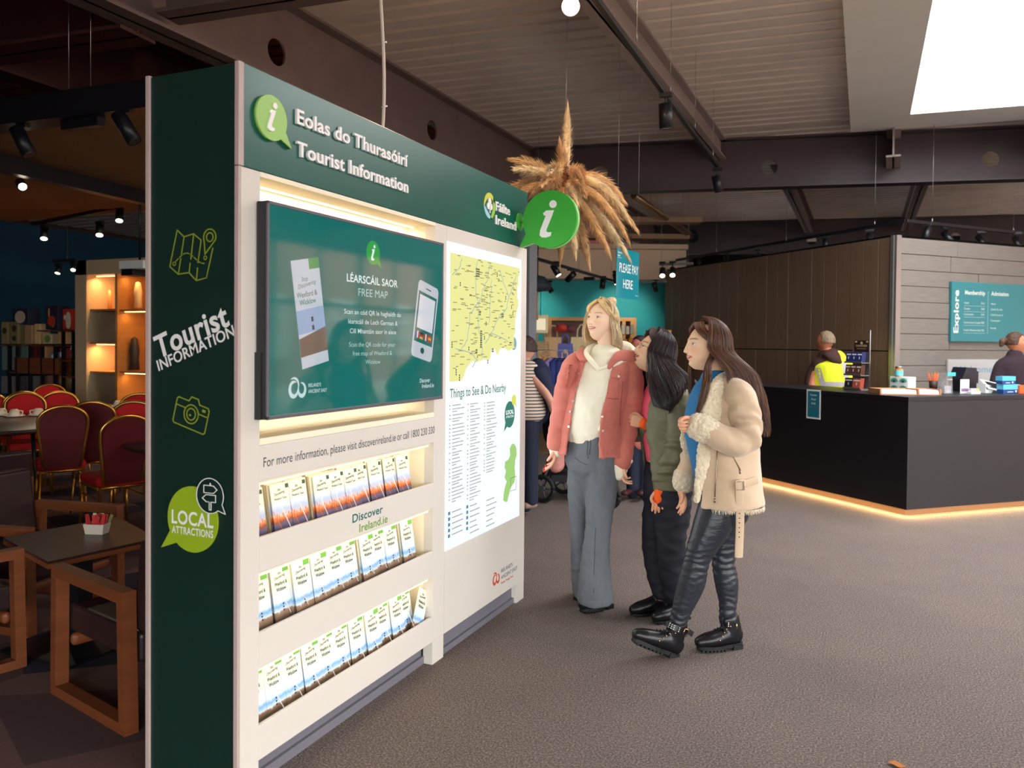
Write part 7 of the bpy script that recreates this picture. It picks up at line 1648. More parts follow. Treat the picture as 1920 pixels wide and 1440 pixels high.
cl = MB(); swept(cl, [Q(1096, 676, -.07), Q(1090, 664, -.02), Q(1096, 655, .05)], [(.030, .008), (.034, .010), (.028, .008)], sd(1, 0, -.2)); swept(cl, [Q(1140, 690, -.11), Q(1160, 668, -.09), Q(1186, 668, -.03), Q(1190, 668, .06)], [(.014, .006), (.030, .010), (.036, .010), (.03, .010)], sd(.3, 0, -1))
obj('collar', solid('collar', cl, .005, M_coral, None, smooth=3).data, M_coral, jk1); bpy.data.objects.remove(bpy.data.objects['collar'])
cf = MB(); swept(cf, [Q(1044, 818, .012), Q(1043, 834, .005)], [(.0535, .056), (.0535, .056)], s1); obj('cuff', cf, M_coral, jk1); cf = MB(); swept(cf, [Q(1168, 846, -.03), Q(1164, 866, -.035)], [(.060, .060), (.060, .060)], s1); obj('cuff', cf, M_coral, jk1)

# hair: centre parting, straight, just past the shoulders
def skull(Hm, az, el, r=1.08):       # az 0 = face, 90 = her left; el 0 = ear level, 90 = crown
    x = math.sin(az)*math.cos(el); y = -math.cos(az)*math.cos(el); z = math.sin(el)
    return Hm @ V((x*.076*r, y*.098*r+.004, z*.118*r))
def smooth01(t): t = min(max(t, 0), 1); return t*t*(3-2*t)
def make_path(Hm, az0, az1, len_fn, drape, part_y=-.03, el_front=62, wave=(0, 0), out=.010, part_x=0, swell=1.09):
    Cc = Hm @ V((0, .01, -.02))
    def path(u, t, off=0):
        az = az0+(az1-az0)*u
        L = len_fn(u)
        sc = .115*math.pi/2*1.05; tt = t*(sc+L)
        rt = 1+off/.09
        if tt < sc:
            q = tt/sc
            # from the parting line down to ear level
            el = (1-q)*PI/2
            sg = math.sin(az); pz = Hm @ V((part_x+sg*.006, part_y+.075*(1-math.cos(az))*.5, .1185*swell*1.0*rt))
            ps = skull(Hm, az, el, swell*rt)
            k = smooth01(q*2.2); return tuple(pz*(1-k)+ps*k)
        p = skull(Hm, az, 0, swell*rt); e = tt-sc; f = e/max(L, 1e-3)
        r = (p-Cc); r.z = 0; r = r.normalized() if r.length > 1e-5 else V((0, 0, 0))
        q = p-UP*e+r*(out*math.sin(f*PI*.9))+V(drape(u, f))
        if wave[0]: q = q+r*(wave[0]*f*math.sin(e*wave[1]+u*23))+RH*(wave[0]*.7*f*math.sin(e*wave[1]*.8+u*31+1))
        return tuple(q)
    return path
D2 = math.radians
cb_ = [(206, 180, 138), (226, 204, 166), (186, 156, 114), (240, 224, 192), (168, 138, 102), (216, 192, 152)]
def L1(u): return .128+.012*math.sin(u*PI)
def drp1(u, f): return -RH*0
pa = make_path(H1, D2(76), D2(298), L1, lambda u, f: (RH*.012*f*(1-u)-RH*.0*f), part_y=-.062, out=.012, swell=1.15)
hr = hair_obj('hair', w1, pa, cb_, n_str=1500, seed=11, jit=.007, r=.00085)
# locks swept from the parting across the temples
def temple(Hm, sg, e0=.062, w=.02):
    def path(u, t, off=0):
        x0 = sg*(.003+.004*u); a = V((x0, -.072+.05*u, .112+.010*u)); b = V((sg*.052, -.074+.045*u, .072+.016*u)); c = V((sg*.080, -.026+.03*u, .030+.010*u)); d = V((sg*.089, .018+.02*u, .004))
        q = cat_rom([tuple(a), tuple(b), tuple(c), tuple(d)], 8); i = min(t, .999)*(len(q)-1); k = int(i); f = i-k
        p = V(q[k])*(1-f)+V(q[min(k+1, len(q)-1)])*f; n_ = p.normalized(); return tuple(Hm @ (p+n_*(off+.003)))
    return path
for sg in (1, -1): hair_obj('hair_lock', w1, temple(H1, sg), [(232, 204, 152), (206, 170, 118), (190, 152, 104)], n_str=260, seed=12+sg, jit=.005, seg=14, r=.0009)
bn = MB(); swept(bn, [H1 @ V((0, .050, .118)), H1 @ V((.0, .060, .136)), H1 @ V((.004, .078, .140)), H1 @ V((.004, .092, .120))], [.018, .024, .022, .012], None, n=14)
for k in range(10):
    a = k*.63; c = H1 @ V((.016*math.cos(a), .066+.016*math.sin(a), .126)); swept(bn, [c, c+(H1.to_3x3() @ V((.012*math.cos(a), .012*math.sin(a), .014)))], [.009, .004], None, n=8)
o = solid('hair_bun', bn, .004, mat('dark_blonde_hair', rgb(200, 172, 132), .6, noise=(60, .3), stretch=(1, 1, .2)), w1, smooth=2)

# ---- second woman: dark wavy hair, glasses, khaki bomber
d2 = 4.42; Q = P3(d2)
s2 = sd(.25, -.97); f2 = sd(-.97, -.25)
hy = math.radians(86); hf = sd(-math.sin(hy), -math.cos(hy)); hs = sd(math.cos(hy), -math.sin(hy)); tl = math.radians(24)
hup = UP*math.cos(tl)-hf*math.sin(tl)
H2 = mat_frame(Q(1226, 662, .0), hs, hup) @ Matrix.Scale(.98, 4)
hd, hcol = head_mesh((230, 190, 160), (200, 100, 96), (60, 44, 36), eye=(80, 60, 50), smile=1.0, gaze=(0, .0))
hMl = mat_frame(Q(1238, 916, -.10), sd(.95, -.2), sd(.12, .0, 1))
hMr = mat_frame(Q(1209, 793, -.045), sd(.15, 0, .95), sd(.95, .1, -.2))
w2 = body_of('person', 'dark-haired woman with glasses, khaki bomber over pink top, between the other two', 'person', GRP, H2, hd, hcol, (226, 184, 154), [
    ([Q(1246, 724, .0), Q(1240, 705, .0), Q(1233, 685, .0), Q(1230, 672, 0)], [(.070, .062), (.052, .052), (.050, .052), (.046, .055)], s2),
    ([Q(1246, 740, .0), Q(1240, 800, .0), Q(1244, 870, .0), Q(1248, 900, .0)], [(.150, .085), (.120, .080), (.120, .085), (.135, .09)], s2),
    ([Q(1266, 745, -.14), Q(1262, 830, -.15), Q(1241, 905, -.10)], [(.042, .042), (.038, .038), (.026, .024)], None),
    ([Q(1238, 745, .14), Q(1222, 815, .08), Q(1210, 797, -.02)], [(.042, .042), (.038, .038), (.026, .024)], None),
    ([Q(1240, 900, .07), Q(1232, 1010, .06), Q(1240, 1115, .04)], [(.07, .07), (.05, .05), (.04, .04)], None),
    ([Q(1262, 900, -.07), Q(1262, 1010, -.08), Q(1272, 1115, -.02)], [(.07, .07), (.05, .05), (.04, .04)], None)],
    hands=[((hMl,), dict(curl=.35, mirror=-1, s=.92)), ((hMr,), dict(curl=1.1, mirror=1, s=.9))])
mb = MB()
swept(mb, [Q(1250, 880, 0), Q(1250, 905, 0), Q(1250, 925, 0)], [(.15, .115), (.155, .125), (.15, .12)], s2, n=24)
swept(mb, [Q(1262, 915, -.06), Q(1260, 960, -.07), Q(1258, 1020, -.08), Q(1264, 1080, -.05), Q(1272, 1130, -.02)], [(.10, .105), (.09, .10), (.072, .082), (.068, .075), (.058, .062)], s2, n=20)
swept(mb, [Q(1240, 915, .06), Q(1236, 960, .06), Q(1229, 1020, .06), Q(1234, 1070, .05), Q(1243, 1112, .04)], [(.095, .105), (.085, .095), (.066, .075), (.062, .07), (.050, .055)], s2, n=20)
solid('trousers', mb, .008, M_dark, w2, smooth=4, disp=folds((8, 8, 16), .008, 9))
def shoe(parent, heel, toe, ankle, w=.042): return boot('shoe', parent, heel, toe, ankle=ankle, w=w, sole=.014, h=.10)
shoe(w2, on_z(1254, 1146), on_z(1184, 1156), Q(1244, 1112, .04))
shoe(w2, on_z(1292, 1158), on_z(1226, 1170), Q(1274, 1122, -.04))
mb = MB(); swept(mb, [Q(1238, 716, .0), Q(1242, 735, .01), Q(1238, 790, .01), Q(1244, 850, .01), Q(1248, 888, .01)], [(.075, .07), (.135, .09), (.14, .105), (.135, .095), (.13, .09)], s2, n=26)
solid('pink_top', mb, .007, M_pink, w2, smooth=3, disp=folds((8, 8, 10), .005, 2))
mb = MB()
swept(mb, [Q(1246, 716, .0), Q(1247, 735, .0), Q(1243, 790, .0), Q(1248, 850, .0), Q(1251, 892, .0), Q(1250, 902, 0)], [(.12, .09), (.182, .125), (.19, .155), (.195, .150), (.19, .145), (.175, .13)], s2*-1, n=44, k=6, cap=False, a0=math.radians(270-26), a1=math.radians(270+64), th=.012)
bj = solid('bomber_jacket', mb, .006, M_khaki, w2, smooth=3, disp=folds((8, 8, 10), .010, 4))
sleeve(bj, [Q(1260, 726, -.11), Q(1270, 748, -.15), Q(1275, 800, -.17), Q(1266, 845, -.165), Q(1252, 880, -.13), Q(1242, 908, -.10)], [(.050, .055), (.068, .074), (.068, .074), (.066, .068), (.060, .064), (.040, .042)], s2, M_khaki, Q(1270, 850, -.16), 5, .012)
sleeve(bj, [Q(1238, 735, .12), Q(1226, 780, .14), Q(1216, 815, .10), Q(1214, 803, .02), Q(1210, 797, -.02)], [(.06, .065), (.066, .07), (.062, .062), (.050, .050), (.038, .038)], s2, M_khaki, Q(1218, 812, .1), 6)
rb_ = MB(); swept(rb_, [Q(1250, 893, 0), Q(1250, 912, 0)], [(.182, .136), (.172, .128)], s2*-1, n=44, cap=False, a0=math.radians(270-26), a1=math.radians(270+64), th=.012); obj('ribbed_hem', rb_, M_khaki, bj)
cf = MB(); swept(cf, [Q(1243, 905, -.10), Q(1239, 920, -.10), Q(1236, 936, -.10)], [(.034, .034), (.036, .036), (.036, .032)], None); obj('knitted_cuff', cf, M_orange, w2)
cf = MB(); swept(cf, [Q(1213, 797, -.03), Q(1205, 793, -.045)], [(.034, .034), (.030, .030)], None); obj('knitted_cuff', cf, M_orange, w2)
# spectacles
gl = MB()
for sg in (-1, 1):
    c = V((sg*.031, -.098, .004)); gl.tube([H2 @ (c+V((.021*math.cos(a), abs(.021*math.cos(a))*.25, .017*math.sin(a)))) for a in [2*PI*k/20 for k in range(21)]], .0011, 6)
    gl.tube([H2 @ V((sg*.052, -.092, .008)), H2 @ V((sg*.072, -.06, .008)), H2 @ V((sg*.078, .005, .004))], .0012, 6)
gl.tube([H2 @ V((-.010, -.098, .006)), H2 @ V((0, -.103, .010)), H2 @ V((.010, -.098, .006))], .0011, 6)
obj('glasses', gl, mat('thin_bronze_wire', rgb(120, 90, 60), .3, metal=.9), w2)
cd = [(34, 26, 30), (50, 36, 36), (26, 20, 24), (70, 48, 40), (44, 32, 40)]
def L2(u): return .30+.05*math.sin(u*PI)
def drp2(u, f):
    b = math.sin(u*PI); return RH*(.055*smooth01(f*3)*b+.06*f*b+.02*f)+(-AW)*(.13*smooth01(f*1.3)*(1-smooth01(u*2.2)))+AW*(.10*smooth01(f)*smooth01(u*2-1.0))
hair_obj('hair', w2, make_path(H2, D2(58), D2(300), L2, drp2, part_y=-.055, wave=(.042, 22), out=.05, swell=1.19), cd, n_str=1700, seed=21, jit=.014, r=.0009, rough=.35)
for sg in (1, -1): hair_obj('hair_lock', w2, temple(H2, sg), cd, n_str=200, seed=22+sg, jit=.006, seg=14)

# ---- third woman: long brown hair, beige faux shearling coat, black leggings
d3 = 3.93; Q = P3(d3)
s3 = sd(.12, -.99); f3 = sd(-.99, -.12)
hy = math.radians(84); hf = sd(-math.sin(hy), -math.cos(hy)); hs = sd(math.cos(hy), -math.sin(hy)); tl = math.radians(5)
hup = UP*math.cos(tl)-hf*math.sin(tl)
H3 = mat_frame(Q(1324, 651, .0), hs, hup) @ Matrix.Scale(1.0, 4)
hd, hcol = head_mesh((234, 192, 160), (206, 106, 100), (70, 48, 36), eye=(84, 100, 96), smile=.7, gaze=(0, .06))
hMl = mat_frame(Q(1306, 792, -.20), sd(0, .35, -.93), sd(.93, -.1, .1))
hMr = mat_frame(Q(1274, 912, .16), sd(.25, -.9), sd(-.30, 0, 1))
w3 = body_of('person', 'woman with very long brown hair, beige shearling coat and black leggings, stepping forward', 'person', GRP, H3, hd, hcol, (232, 188, 156), [
    ([Q(1348, 722, .0), Q(1343, 705, .0), Q(1336, 682, .0), Q(1332, 668, 0)], [(.070, .062), (.050, .052), (.048, .052), (.046, .055)], s3),
    ([Q(1352, 740, .0), Q(1350, 800, .0), Q(1352, 880, .0), Q(1358, 930, .0)], [(.150, .085), (.120, .080), (.120, .085), (.135, .09)], s3),
    ([Q(1378, 745, -.15), Q(1388, 830, -.18), Q(1322, 800, -.20)], [(.042, .042), (.038, .038), (.026, .024)], None),
    ([Q(1335, 745, .15), Q(1312, 830, .18), Q(1280, 905, .16)], [(.042, .042), (.038, .038), (.026, .024)], None),
    ([Q(1345, 930, -.06), Q(1305, 1045, -.08), Q(1268, 1165, -.06)], [(.07, .07), (.042, .042), (.022, .022)], None),
    ([Q(1366, 930, .07), Q(1358, 1045, .06), Q(1362, 1160, .04)], [(.07, .07), (.038, .038), (.022, .022)], None)],
    hands=[((hMl,), dict(curl=1.15, mirror=-1, s=.93)), ((hMr,), dict(curl=.25, mirror=1, s=.92))])
er = MB().ball(tuple(H3 @ V((.083, .008, -.034))), .0034, 8); obj('earring', er, M_stud, w3)
mb = MB()
swept(mb, [Q(1358, 905, 0), Q(1358, 935, 0), Q(1357, 955, 0)], [(.145, .115), (.155, .13), (.14, .12)], s3, n=24)
swept(mb, [Q(1350, 940, -.055), Q(1335, 985, -.07), Q(1308, 1045, -.08), Q(1296, 1095, -.075), Q(1278, 1145, -.065), Q(1266, 1178, -.06)], [(.088, .098), (.082, .092), (.058, .064), (.056, .066), (.044, .048), (.036, .040)], s3, n=22)
swept(mb, [Q(1368, 940, .06), Q(1364, 985, .06), Q(1356, 1045, .055), Q(1362, 1090, .05), Q(1365, 1130, .045), Q(1363, 1165, .04)], [(.085, .092), (.074, .082), (.052, .058), (.050, .060), (.040, .046), (.034, .038)], s3, n=22)
kn = [Q(1308, 1045, -.08), Q(1356, 1045, .055), Q(1268, 1170, -.06), Q(1363, 1155, .04)]
def leg_d(c):
    p = V(c); w = max(math.exp(-((p-k).length/.10)**2) for k in kn); return w*.0045*math.sin(c[2]*190+5*mnoise.noise(p*16))*(.6+.4*mnoise.noise(p*9))+.002*mnoise.noise(p*14)
solid('leggings', mb, .005, M_leath, w3, smooth=3, disp=leg_d)
def fancy_boot(heel, toe, ankle, strap):
    b, F, s, up, d = boot('boot', w3, heel, toe, ankle=ankle, w=.046, h=.15)
    cam_side = -1 if s.dot(EYE-heel) > 0 else 1
    cs = s*(-cam_side)
    lc = MB(); ey = MB()
    for k in range(5):
        q = k/4; p, n_ = None, None
        c = V(heel)*0+F(.60-.26*q, 0, .062+.060*q); dirn = (c+cs*.4); 
        ok, loc, nor, i = b.ray_cast(c+cs*.25, -cs)
        if ok: ey.ball(tuple(loc+nor*.002), .0038, 6, (1, 1, 1))
        ok2, l2, n2, i2 = b.ray_cast(F(.60-.26*q, 0, .30), -up)
        top = l2 if ok2 else c
        if ok: lc.tube([loc+nor*.002, top+up*.003, top-cs*.012+up*.002], .003, 6)
    for k in range(2): a = F(.36, 0, .135); lc.tube([a, a+cs*.018+d*(.02+.014*k)+up*(.012-.02*k), a+cs*.022+d*.015-up*(.012+.01*k), a], .003, 6)
    obj('lace', lc, M_sole, b); obj('eyelet', ey, M_gold, b)
    ct = V(ankle)
    if strap:
        st = MB(); ringp = []
        for k in range(28):
            a = 2*PI*k/28; ringp.append((a, ct-up*.012+d*.060*math.cos(a)+cs*.046*math.sin(a)))
        st.ring([[p+up*z+(p-ct).normalized()*.0 for a, p in ringp] for z in (-.014, .014)], smooth=True); 
        e = ct+cs*.050-d*.03; st.ring([[e+up*.012, e-up*.014, e-up*.014+cs*.004, e+up*.012+cs*.004], [q+(-d)*.030-up*.006+cs*.004 for q in (e+up*.012, e-up*.014, e-up*.014+cs*.004, e+up*.012+cs*.004)]], cap=True, smooth=False)
        obj('ankle_strap', st, M_boot, b)
        sd_ = MB()
        for k in range(2, 9):
            a = 2*PI*k/28
            for z in (-.009, 0, .009): p = ct-up*.012+d*.062*math.cos(a)+cs*.048*math.sin(a); sd_.ball(tuple(p+up*z), .0032, 5) if k % 2 == 0 or k < 4 else None
        obj('stud', sd_, M_stud, b)
        bk = MB(); e = ct+cs*.053-d*.022-up*.012; pts = [e+d*.012+up*.017, e-d*.012+up*.017, e-d*.012-up*.017, e+d*.012-up*.017, e+d*.012+up*.017]; bk.tube(pts, .0022, 6); obj('buckle', bk, M_gold, b)
    else:
        zz = MB(); e = ct+cs*.050-d*.012-up*.008; zz.tube([e, e-up*.026], .0035, 6); obj('zip_pull', zz, M_gold, b)
        sd_ = MB()
        for z in (-.020, -.012, -.004): sd_.ball(tuple(ct+cs*.044+d*.030+up*z), .0034, 5)
        obj('stud', sd_, M_stud, b)
fancy_boot(Q(1270, 1238, -.05), Q(1184, 1205, -.13), Q(1270, 1172, -.06), True)
fancy_boot(on_z(1390, 1213), on_z(1308, 1222), Q(1367, 1160, .04), False)
mb = MB(); swept(mb, [Q(1340, 712, .0), Q(1338, 735, 0), Q(1330, 790, .0), Q(1336, 850, .0), Q(1346, 905, .0)], [(.075, .07), (.13, .10), (.14, .12), (.135, .11), (.13, .10)], s3, n=26)
solid('blue_jumper', mb, .007, M_bluek, w3, smooth=3)
mb = MB()
swept(mb, [Q(1354, 712, .0), Q(1360, 735, .0), Q(1362, 790, .0), Q(1360, 850, .0), Q(1360, 905, .0), Q(1361, 943, 0)], [(.115, .085), (.180, .122), (.190, .150), (.190, .155), (.205, .165), (.215, .175)], s3*-1, n=48, k=6, cap=False, a0=math.radians(270-24), a1=math.radians(270+50), th=.014)
def coat_d(c):
    p = V(c); el = Q(1380, 828, -.24); w = math.exp(-((p-el).length/.17)**2); return folds((7, 7, 9), .008, 8)(c)+w*.014*math.sin((c[0]*.6+c[2])*70+4*mnoise.noise(p*8))
ct = solid('coat', mb, .006, M_suede, w3, smooth=3, disp=folds((7, 7, 6), .008, 8))
sleeve(ct, [Q(1370, 720, -.11), Q(1388, 746, -.16), Q(1399, 790, -.19), Q(1398, 824, -.21), Q(1376, 831, -.235), Q(1345, 818, -.235), Q(1326, 806, -.22)], [(.052, .055), (.074, .078), (.072, .076), (.066, .068), (.062, .064), (.057, .058), (.052, .054)], None, M_suede, Q(1385, 822, -.22), 7, .013)
sleeve(ct, [Q(1336, 735, .13), Q(1322, 780, .17), Q(1306, 835, .18), Q(1288, 885, .16), Q(1282, 903, .16)], [(.06, .065), (.066, .07), (.060, .062), (.052, .052), (.048, .05)], s3, M_suede, Q(1310, 830, .18), 8)
# fleece: collar, lapels, cuffs, hem
fl = MB()
swept(fl, [Q(1318, 770, -.15), Q(1338, 742, -.15), Q(1352, 718, -.11), Q(1372, 708, -.03), Q(1372, 706, .06), Q(1346, 712, .11), Q(1326, 740, .12), Q(1310, 790, .12)], [(.028, .012), (.044, .018), (.040, .028), (.036, .030), (.036, .030), (.036, .026), (.036, .018), (.026, .012)], sd(.6, 0, -1), n=16)
swept(fl, [Q(1340, 742, -.155), Q(1334, 780, -.165), Q(1322, 812, -.165)], [(.040, .012), (.050, .014), (.030, .012)], sd(1, .2, 0), n=14)
swept(fl, [Q(1318, 820, -.165), Q(1320, 850, -.17), Q(1312, 900, -.165), Q(1306, 940, -.155)], [(.024, .012), (.036, .014), (.026, .012), (.014, .010)], sd(1, .2, 0), n=14)
swept(fl, [Q(1302, 772, .05), Q(1294, 800, .05), Q(1292, 830, .06), Q(1296, 855, .08)], [(.035, .016), (.045, .02), (.045, .02), (.03, .014)], sd(1, .1, 0), n=14)
swept(fl, [Q(1330, 808, -.222), Q(1318, 803, -.215), Q(1308, 799, -.21)], [(.060, .062), (.066, .068), (.062, .064)], None, n=18)
swept(fl, [Q(1284, 893, .16), Q(1281, 906, .16)], [(.058, .058), (.056, .056)], s3, n=18)
def fz(c): return .006*mnoise.noise(V(c)*70)+.003*mnoise.noise(V(c)*150)
solid('fleece_trim', fl, .005, M_fleece, w3, smooth=1, disp=fz)
hem = MB(); rr_ = random.Random(5)
for k in range(420):
    a = math.radians(270+50+(360-92)*rr_.random()); c = Q(1361, 943, 0); b_ = UP.cross(s3*-1)*-1
    t_ = V((0, 0, -1)); A_ = (s3*-1); B_ = t_.cross(A_)
    p = c+A_*.212*math.cos(a)+B_*.172*math.sin(a); q = p-UP*rr_.uniform(.008, .020)+V((rr_.uniform(-.006, .006), rr_.uniform(-.006, .006), 0)); hem.tube([p+UP*.006, q], [.0022, .0006], 4, cap=False)
obj('hem_fringe', hem, M_fleece, w3)['kind'] = 'stuff'
zz = MB(); zz.tube([on_front(x, y, 3.8, ct, .003)[0] for x, y in ((1345, 838), (1344, 870), (1342, 900), (1341, 932))], .0028, 6); zz.tube([on_front(x, y, 3.8, ct, .003)[0] for x, y in ((1366, 840), (1376, 858), (1387, 880))], .0026, 6)
o_ = on_front(1341, 934, 3.8, ct, .004)[0]; zz.tube([o_, o_-UP*.022], .005, 6); o_ = on_front(1387, 880, 3.8, ct, .004)[0]; zz.tube([o_, o_-UP*.022], .004, 6); obj('zip', zz, mat('dull_bronze_zip', rgb(150, 130, 110), .35, metal=.8), ct)
bl = MB(); ps = [on_front(x, y, 3.8, ct, .008)[0] for x, y in ((1418, 900), (1402, 905), (1386, 910))]
swept(bl, ps, [(.018, .004)]*3, UP, n=10); e = ps[-1]
swept(bl, [e+UP*.012, e-UP*.05, e-UP*.18+RH*.004, e-UP*.335], [(.020, .004), (.020, .004), (.020, .004), (.019, .004)], RH, n=10)
be = obj('belt', bl, M_suede, ct); ho_ = MB()
for k in range(6): ho_.tube([e-UP*(.13+.022*k)-AW*.003, e-UP*(.13+.022*k)-AW*.006], .0028, 8)
obj('eyelet', ho_, M_sole, be)
lp = MB(); lp.tube([e+RH*.02+UP*.024-AW*.006, e-RH*.02+UP*.024-AW*.006, e-RH*.02-UP*.020-AW*.006, e+RH*.02-UP*.020-AW*.006, e+RH*.02+UP*.024-AW*.006], .005, 6); obj('belt_loop', lp, M_suede, ct)
cbr = [(72, 44, 32), (92, 56, 40), (58, 36, 30), (120, 76, 48), (84, 54, 44), (104, 66, 44)]
def drpB(u, f):
    b = smooth01(math.sin(u*PI)*2.2); near = 1-smooth01(u*2.2)
    return RH*((.055+.02*b)*smooth01(f*3)+.085*f)+(-AW)*(.035*smooth01(f*3)*near)+AW*(.03*f*smooth01(u*2-1))
hair_obj('hair', w3, make_path(H3, D2(74), D2(292), lambda u: .37+.05*math.sin(u*PI), drpB, part_y=-.058, wave=(.014, 17), out=.03, swell=1.2), cbr, n_str=1900, seed=31, jit=.016, r=.0009, rough=.4, seg=28)
hair_obj('hair', w3, make_path(H3, D2(86), D2(112), lambda u: .34-.08*u, lambda u, f: -AW*(.115*smooth01(f*1.6))-RH*(.030*smooth01(f*2.5)+.070*f+.02*u), part_y=-.058, wave=(.008, 15), out=.01, swell=1.12), [(104, 70, 44), (84, 54, 38), (118, 82, 50), (70, 44, 34)], n_str=600, seed=36, jit=.010, r=.0009, rough=.4, seg=26)
hair_obj('hair', w3, make_path(H3, D2(292), D2(304), lambda u: .30, lambda u, f: AW*(.08*f)+RH*(.03*f), part_y=-.058, out=.01, swell=1.1), cbr, n_str=150, seed=37, jit=.008)
for sg in (1, -1): hair_obj('hair_lock', w3, temple(H3, sg), cbr, n_str=220, seed=32+sg, jit=.006, seg=14)
# ================================================================ PEOPLE IN THE BACKGROUND
def bg_person(label, d0, head_px, hr, yawdeg, skin, haircol, chains, garments, hairfn=None, hands=(), tilt=0, grp=None, sc=1.0):
    Q = P3(d0); hy = math.radians(yawdeg); hf = sd(-math.sin(hy), -math.cos(hy)); hs = sd(math.cos(hy), -math.sin(hy)); tl = math.radians(tilt)
    Hm = mat_frame(Q(*head_px), hs, UP*math.cos(tl)-hf*math.sin(tl)) @ Matrix.Scale(sc, 4)
    hd, hc_ = head_mesh(skin, tuple(int(q*.8) for q in skin), haircol, n=5, smile=.2, teeth=False)
    b = body_of('person', label, 'person', grp, Hm, hd, hc_, skin, [([Q(*p) for p in pts], rs, s) for pts, rs, s in chains], hands=[((mat_frame(Q(*h[0]), h[1], h[2]),), h[3]) for h in hands], voxel=.012)
    for nm, parts, m, vx, dsp in garments:
        mb = MB()
        for pts, rs, s, kw in parts: swept(mb, [Q(*p) for p in pts], rs, s, **kw)
        solid(nm, mb, vx, m, b, smooth=3, disp=dsp)
    if hairfn: hairfn(Hm, b)
    return b, Hm, Q
def cap_hair(col, n=9, low=-.02, back=.0, seed=60):
    def fn(Hm, b):
        mb = MB(); rings = []
        for i in range(9):
            el = PI/2*(1-i/8*1.12); r = []
            for k in range(24):
                a = 2*PI*k/24; e2 = el if not (abs(a) < 1.05 or a > 2*PI-1.05) else max(el, .75)
                x = math.sin(a)*math.cos(e2); y = -math.cos(a)*math.cos(e2); z = math.sin(e2); r.append(Hm @ V((x*.083, y*.105+.006, z*.124)))
            rings.append(r)
        mb.ring(rings, cap=True); o = solid('hair', mb, .007, mat('hair_colour', rgb(*col), .6, noise=(50, .3), stretch=(1, 1, .2)), b, smooth=2, disp=lambda c: .004*mnoise.noise(V(c)*60)); return o
    return fn
SR = sd(1, 0); SA = sd(0, 1)
# striped top and navy jacket, at the pushchair
M_str = mat('cream_top_with_dark_stripes', rgb(226, 206, 190), .85)
nt = M_str.node_tree; wv = nt.nodes.new('ShaderNodeTexWave'); wv.bands_direction = 'Z'; wv.inputs['Scale'].default_value = 11; tcx = nt.nodes.new('ShaderNodeTexCoord'); crx = nt.nodes.new('ShaderNodeValToRGB'); crx.color_ramp.interpolation = 'CONSTANT'
crx.color_ramp.elements[0].color = rgb(226, 206, 190); crx.color_ramp.elements[1].position = .72; crx.color_ramp.elements[1].color = rgb(60, 56, 66)
nt.links.new(tcx.outputs['Object'], wv.inputs['Vector']); nt.links.new(wv.outputs['Color'], crx.inputs['Fac']); nt.links.new(crx.outputs['Color'], nt.nodes['Principled BSDF'].inputs['Base Color'])
M_navy = mat('navy_jacket_cloth', rgb(26, 34, 62), .85, noise=(6, .15)); M_trou = mat('dark_navy_trousers', rgb(22, 28, 48), .85)
bg_person('person in striped top and navy jacket pushing the pushchair, half hidden by the stand', 7.0, (985, 655), .1, 70, (214, 158, 136), (60, 44, 40), [
    ([(984, 700, 0), (984, 686, 0), (985, 668, 0)], [(.07, .06), (.05, .05), (.05, .05)], SR), ([(985, 715, 0), (984, 780, 0), (984, 820, 0)], [(.14, .09), (.12, .10), (.13, .10)], SA),
    ([(1002, 712, -.1), (1028, 745, -.15), (1036, 770, -.1)], [(.04, .04), (.036, .036), (.028, .028)], None), ([(984, 820, .08), (984, 880, .08), (984, 955, .08)], [(.07, .07), (.05, .05), (.04, .04)], None), ([(992, 820, -.06), (994, 880, -.06), (996, 945, -.06)], [(.07, .07), (.05, .05), (.04, .04)], None)], [
    ('striped_top', [([(988, 690, -.02), (988, 705, -.02), (988, 740, -.03), (990, 772, -.03)], [(.10, .08), (.17, .11), (.16, .13), (.16, .13)], SR, {})], M_str, .012, None),
    ('navy_jacket', [([(1008, 684, .05), (1010, 700, .05), (1010, 740, .05), (1008, 778, .05)], [(.07, .07), (.11, .11), (.11, .12), (.10, .11)], SR, {}), ([(1008, 700, -.05), (1022, 725, -.08), (1040, 765, -.08), (1046, 785, -.06)], [(.07, .07), (.07, .07), (.06, .06), (.05, .05)], None, {})], M_navy, .012, None),
    ('trousers', [([(986, 770, 0), (986, 800, 0)], [(.15, .12), (.15, .12)], SR, {}), ([(984, 800, .08), (984, 880, .08), (984, 950, .08)], [(.09, .10), (.07, .08), (.06, .07)], None, {}), ([(992, 800, -.06), (994, 880, -.06), (996, 940, -.06)], [(.09, .10), (.07, .08), (.06, .07)], None, {})], M_trou, .012, None),
    ('shoe', [([(1000, 945, -.06), (985, 948, -.1)], [(.045, .035), (.04, .03)], None, {})], mat('beige_shoe', rgb(150, 120, 104), .7), .01, None)],
    hairfn=cap_hair((66, 46, 44)), hands=[((1044, 786, -.06), sd(.3, .9), sd(-.6, 0, .7), dict(curl=.8, mirror=1, s=.95))])
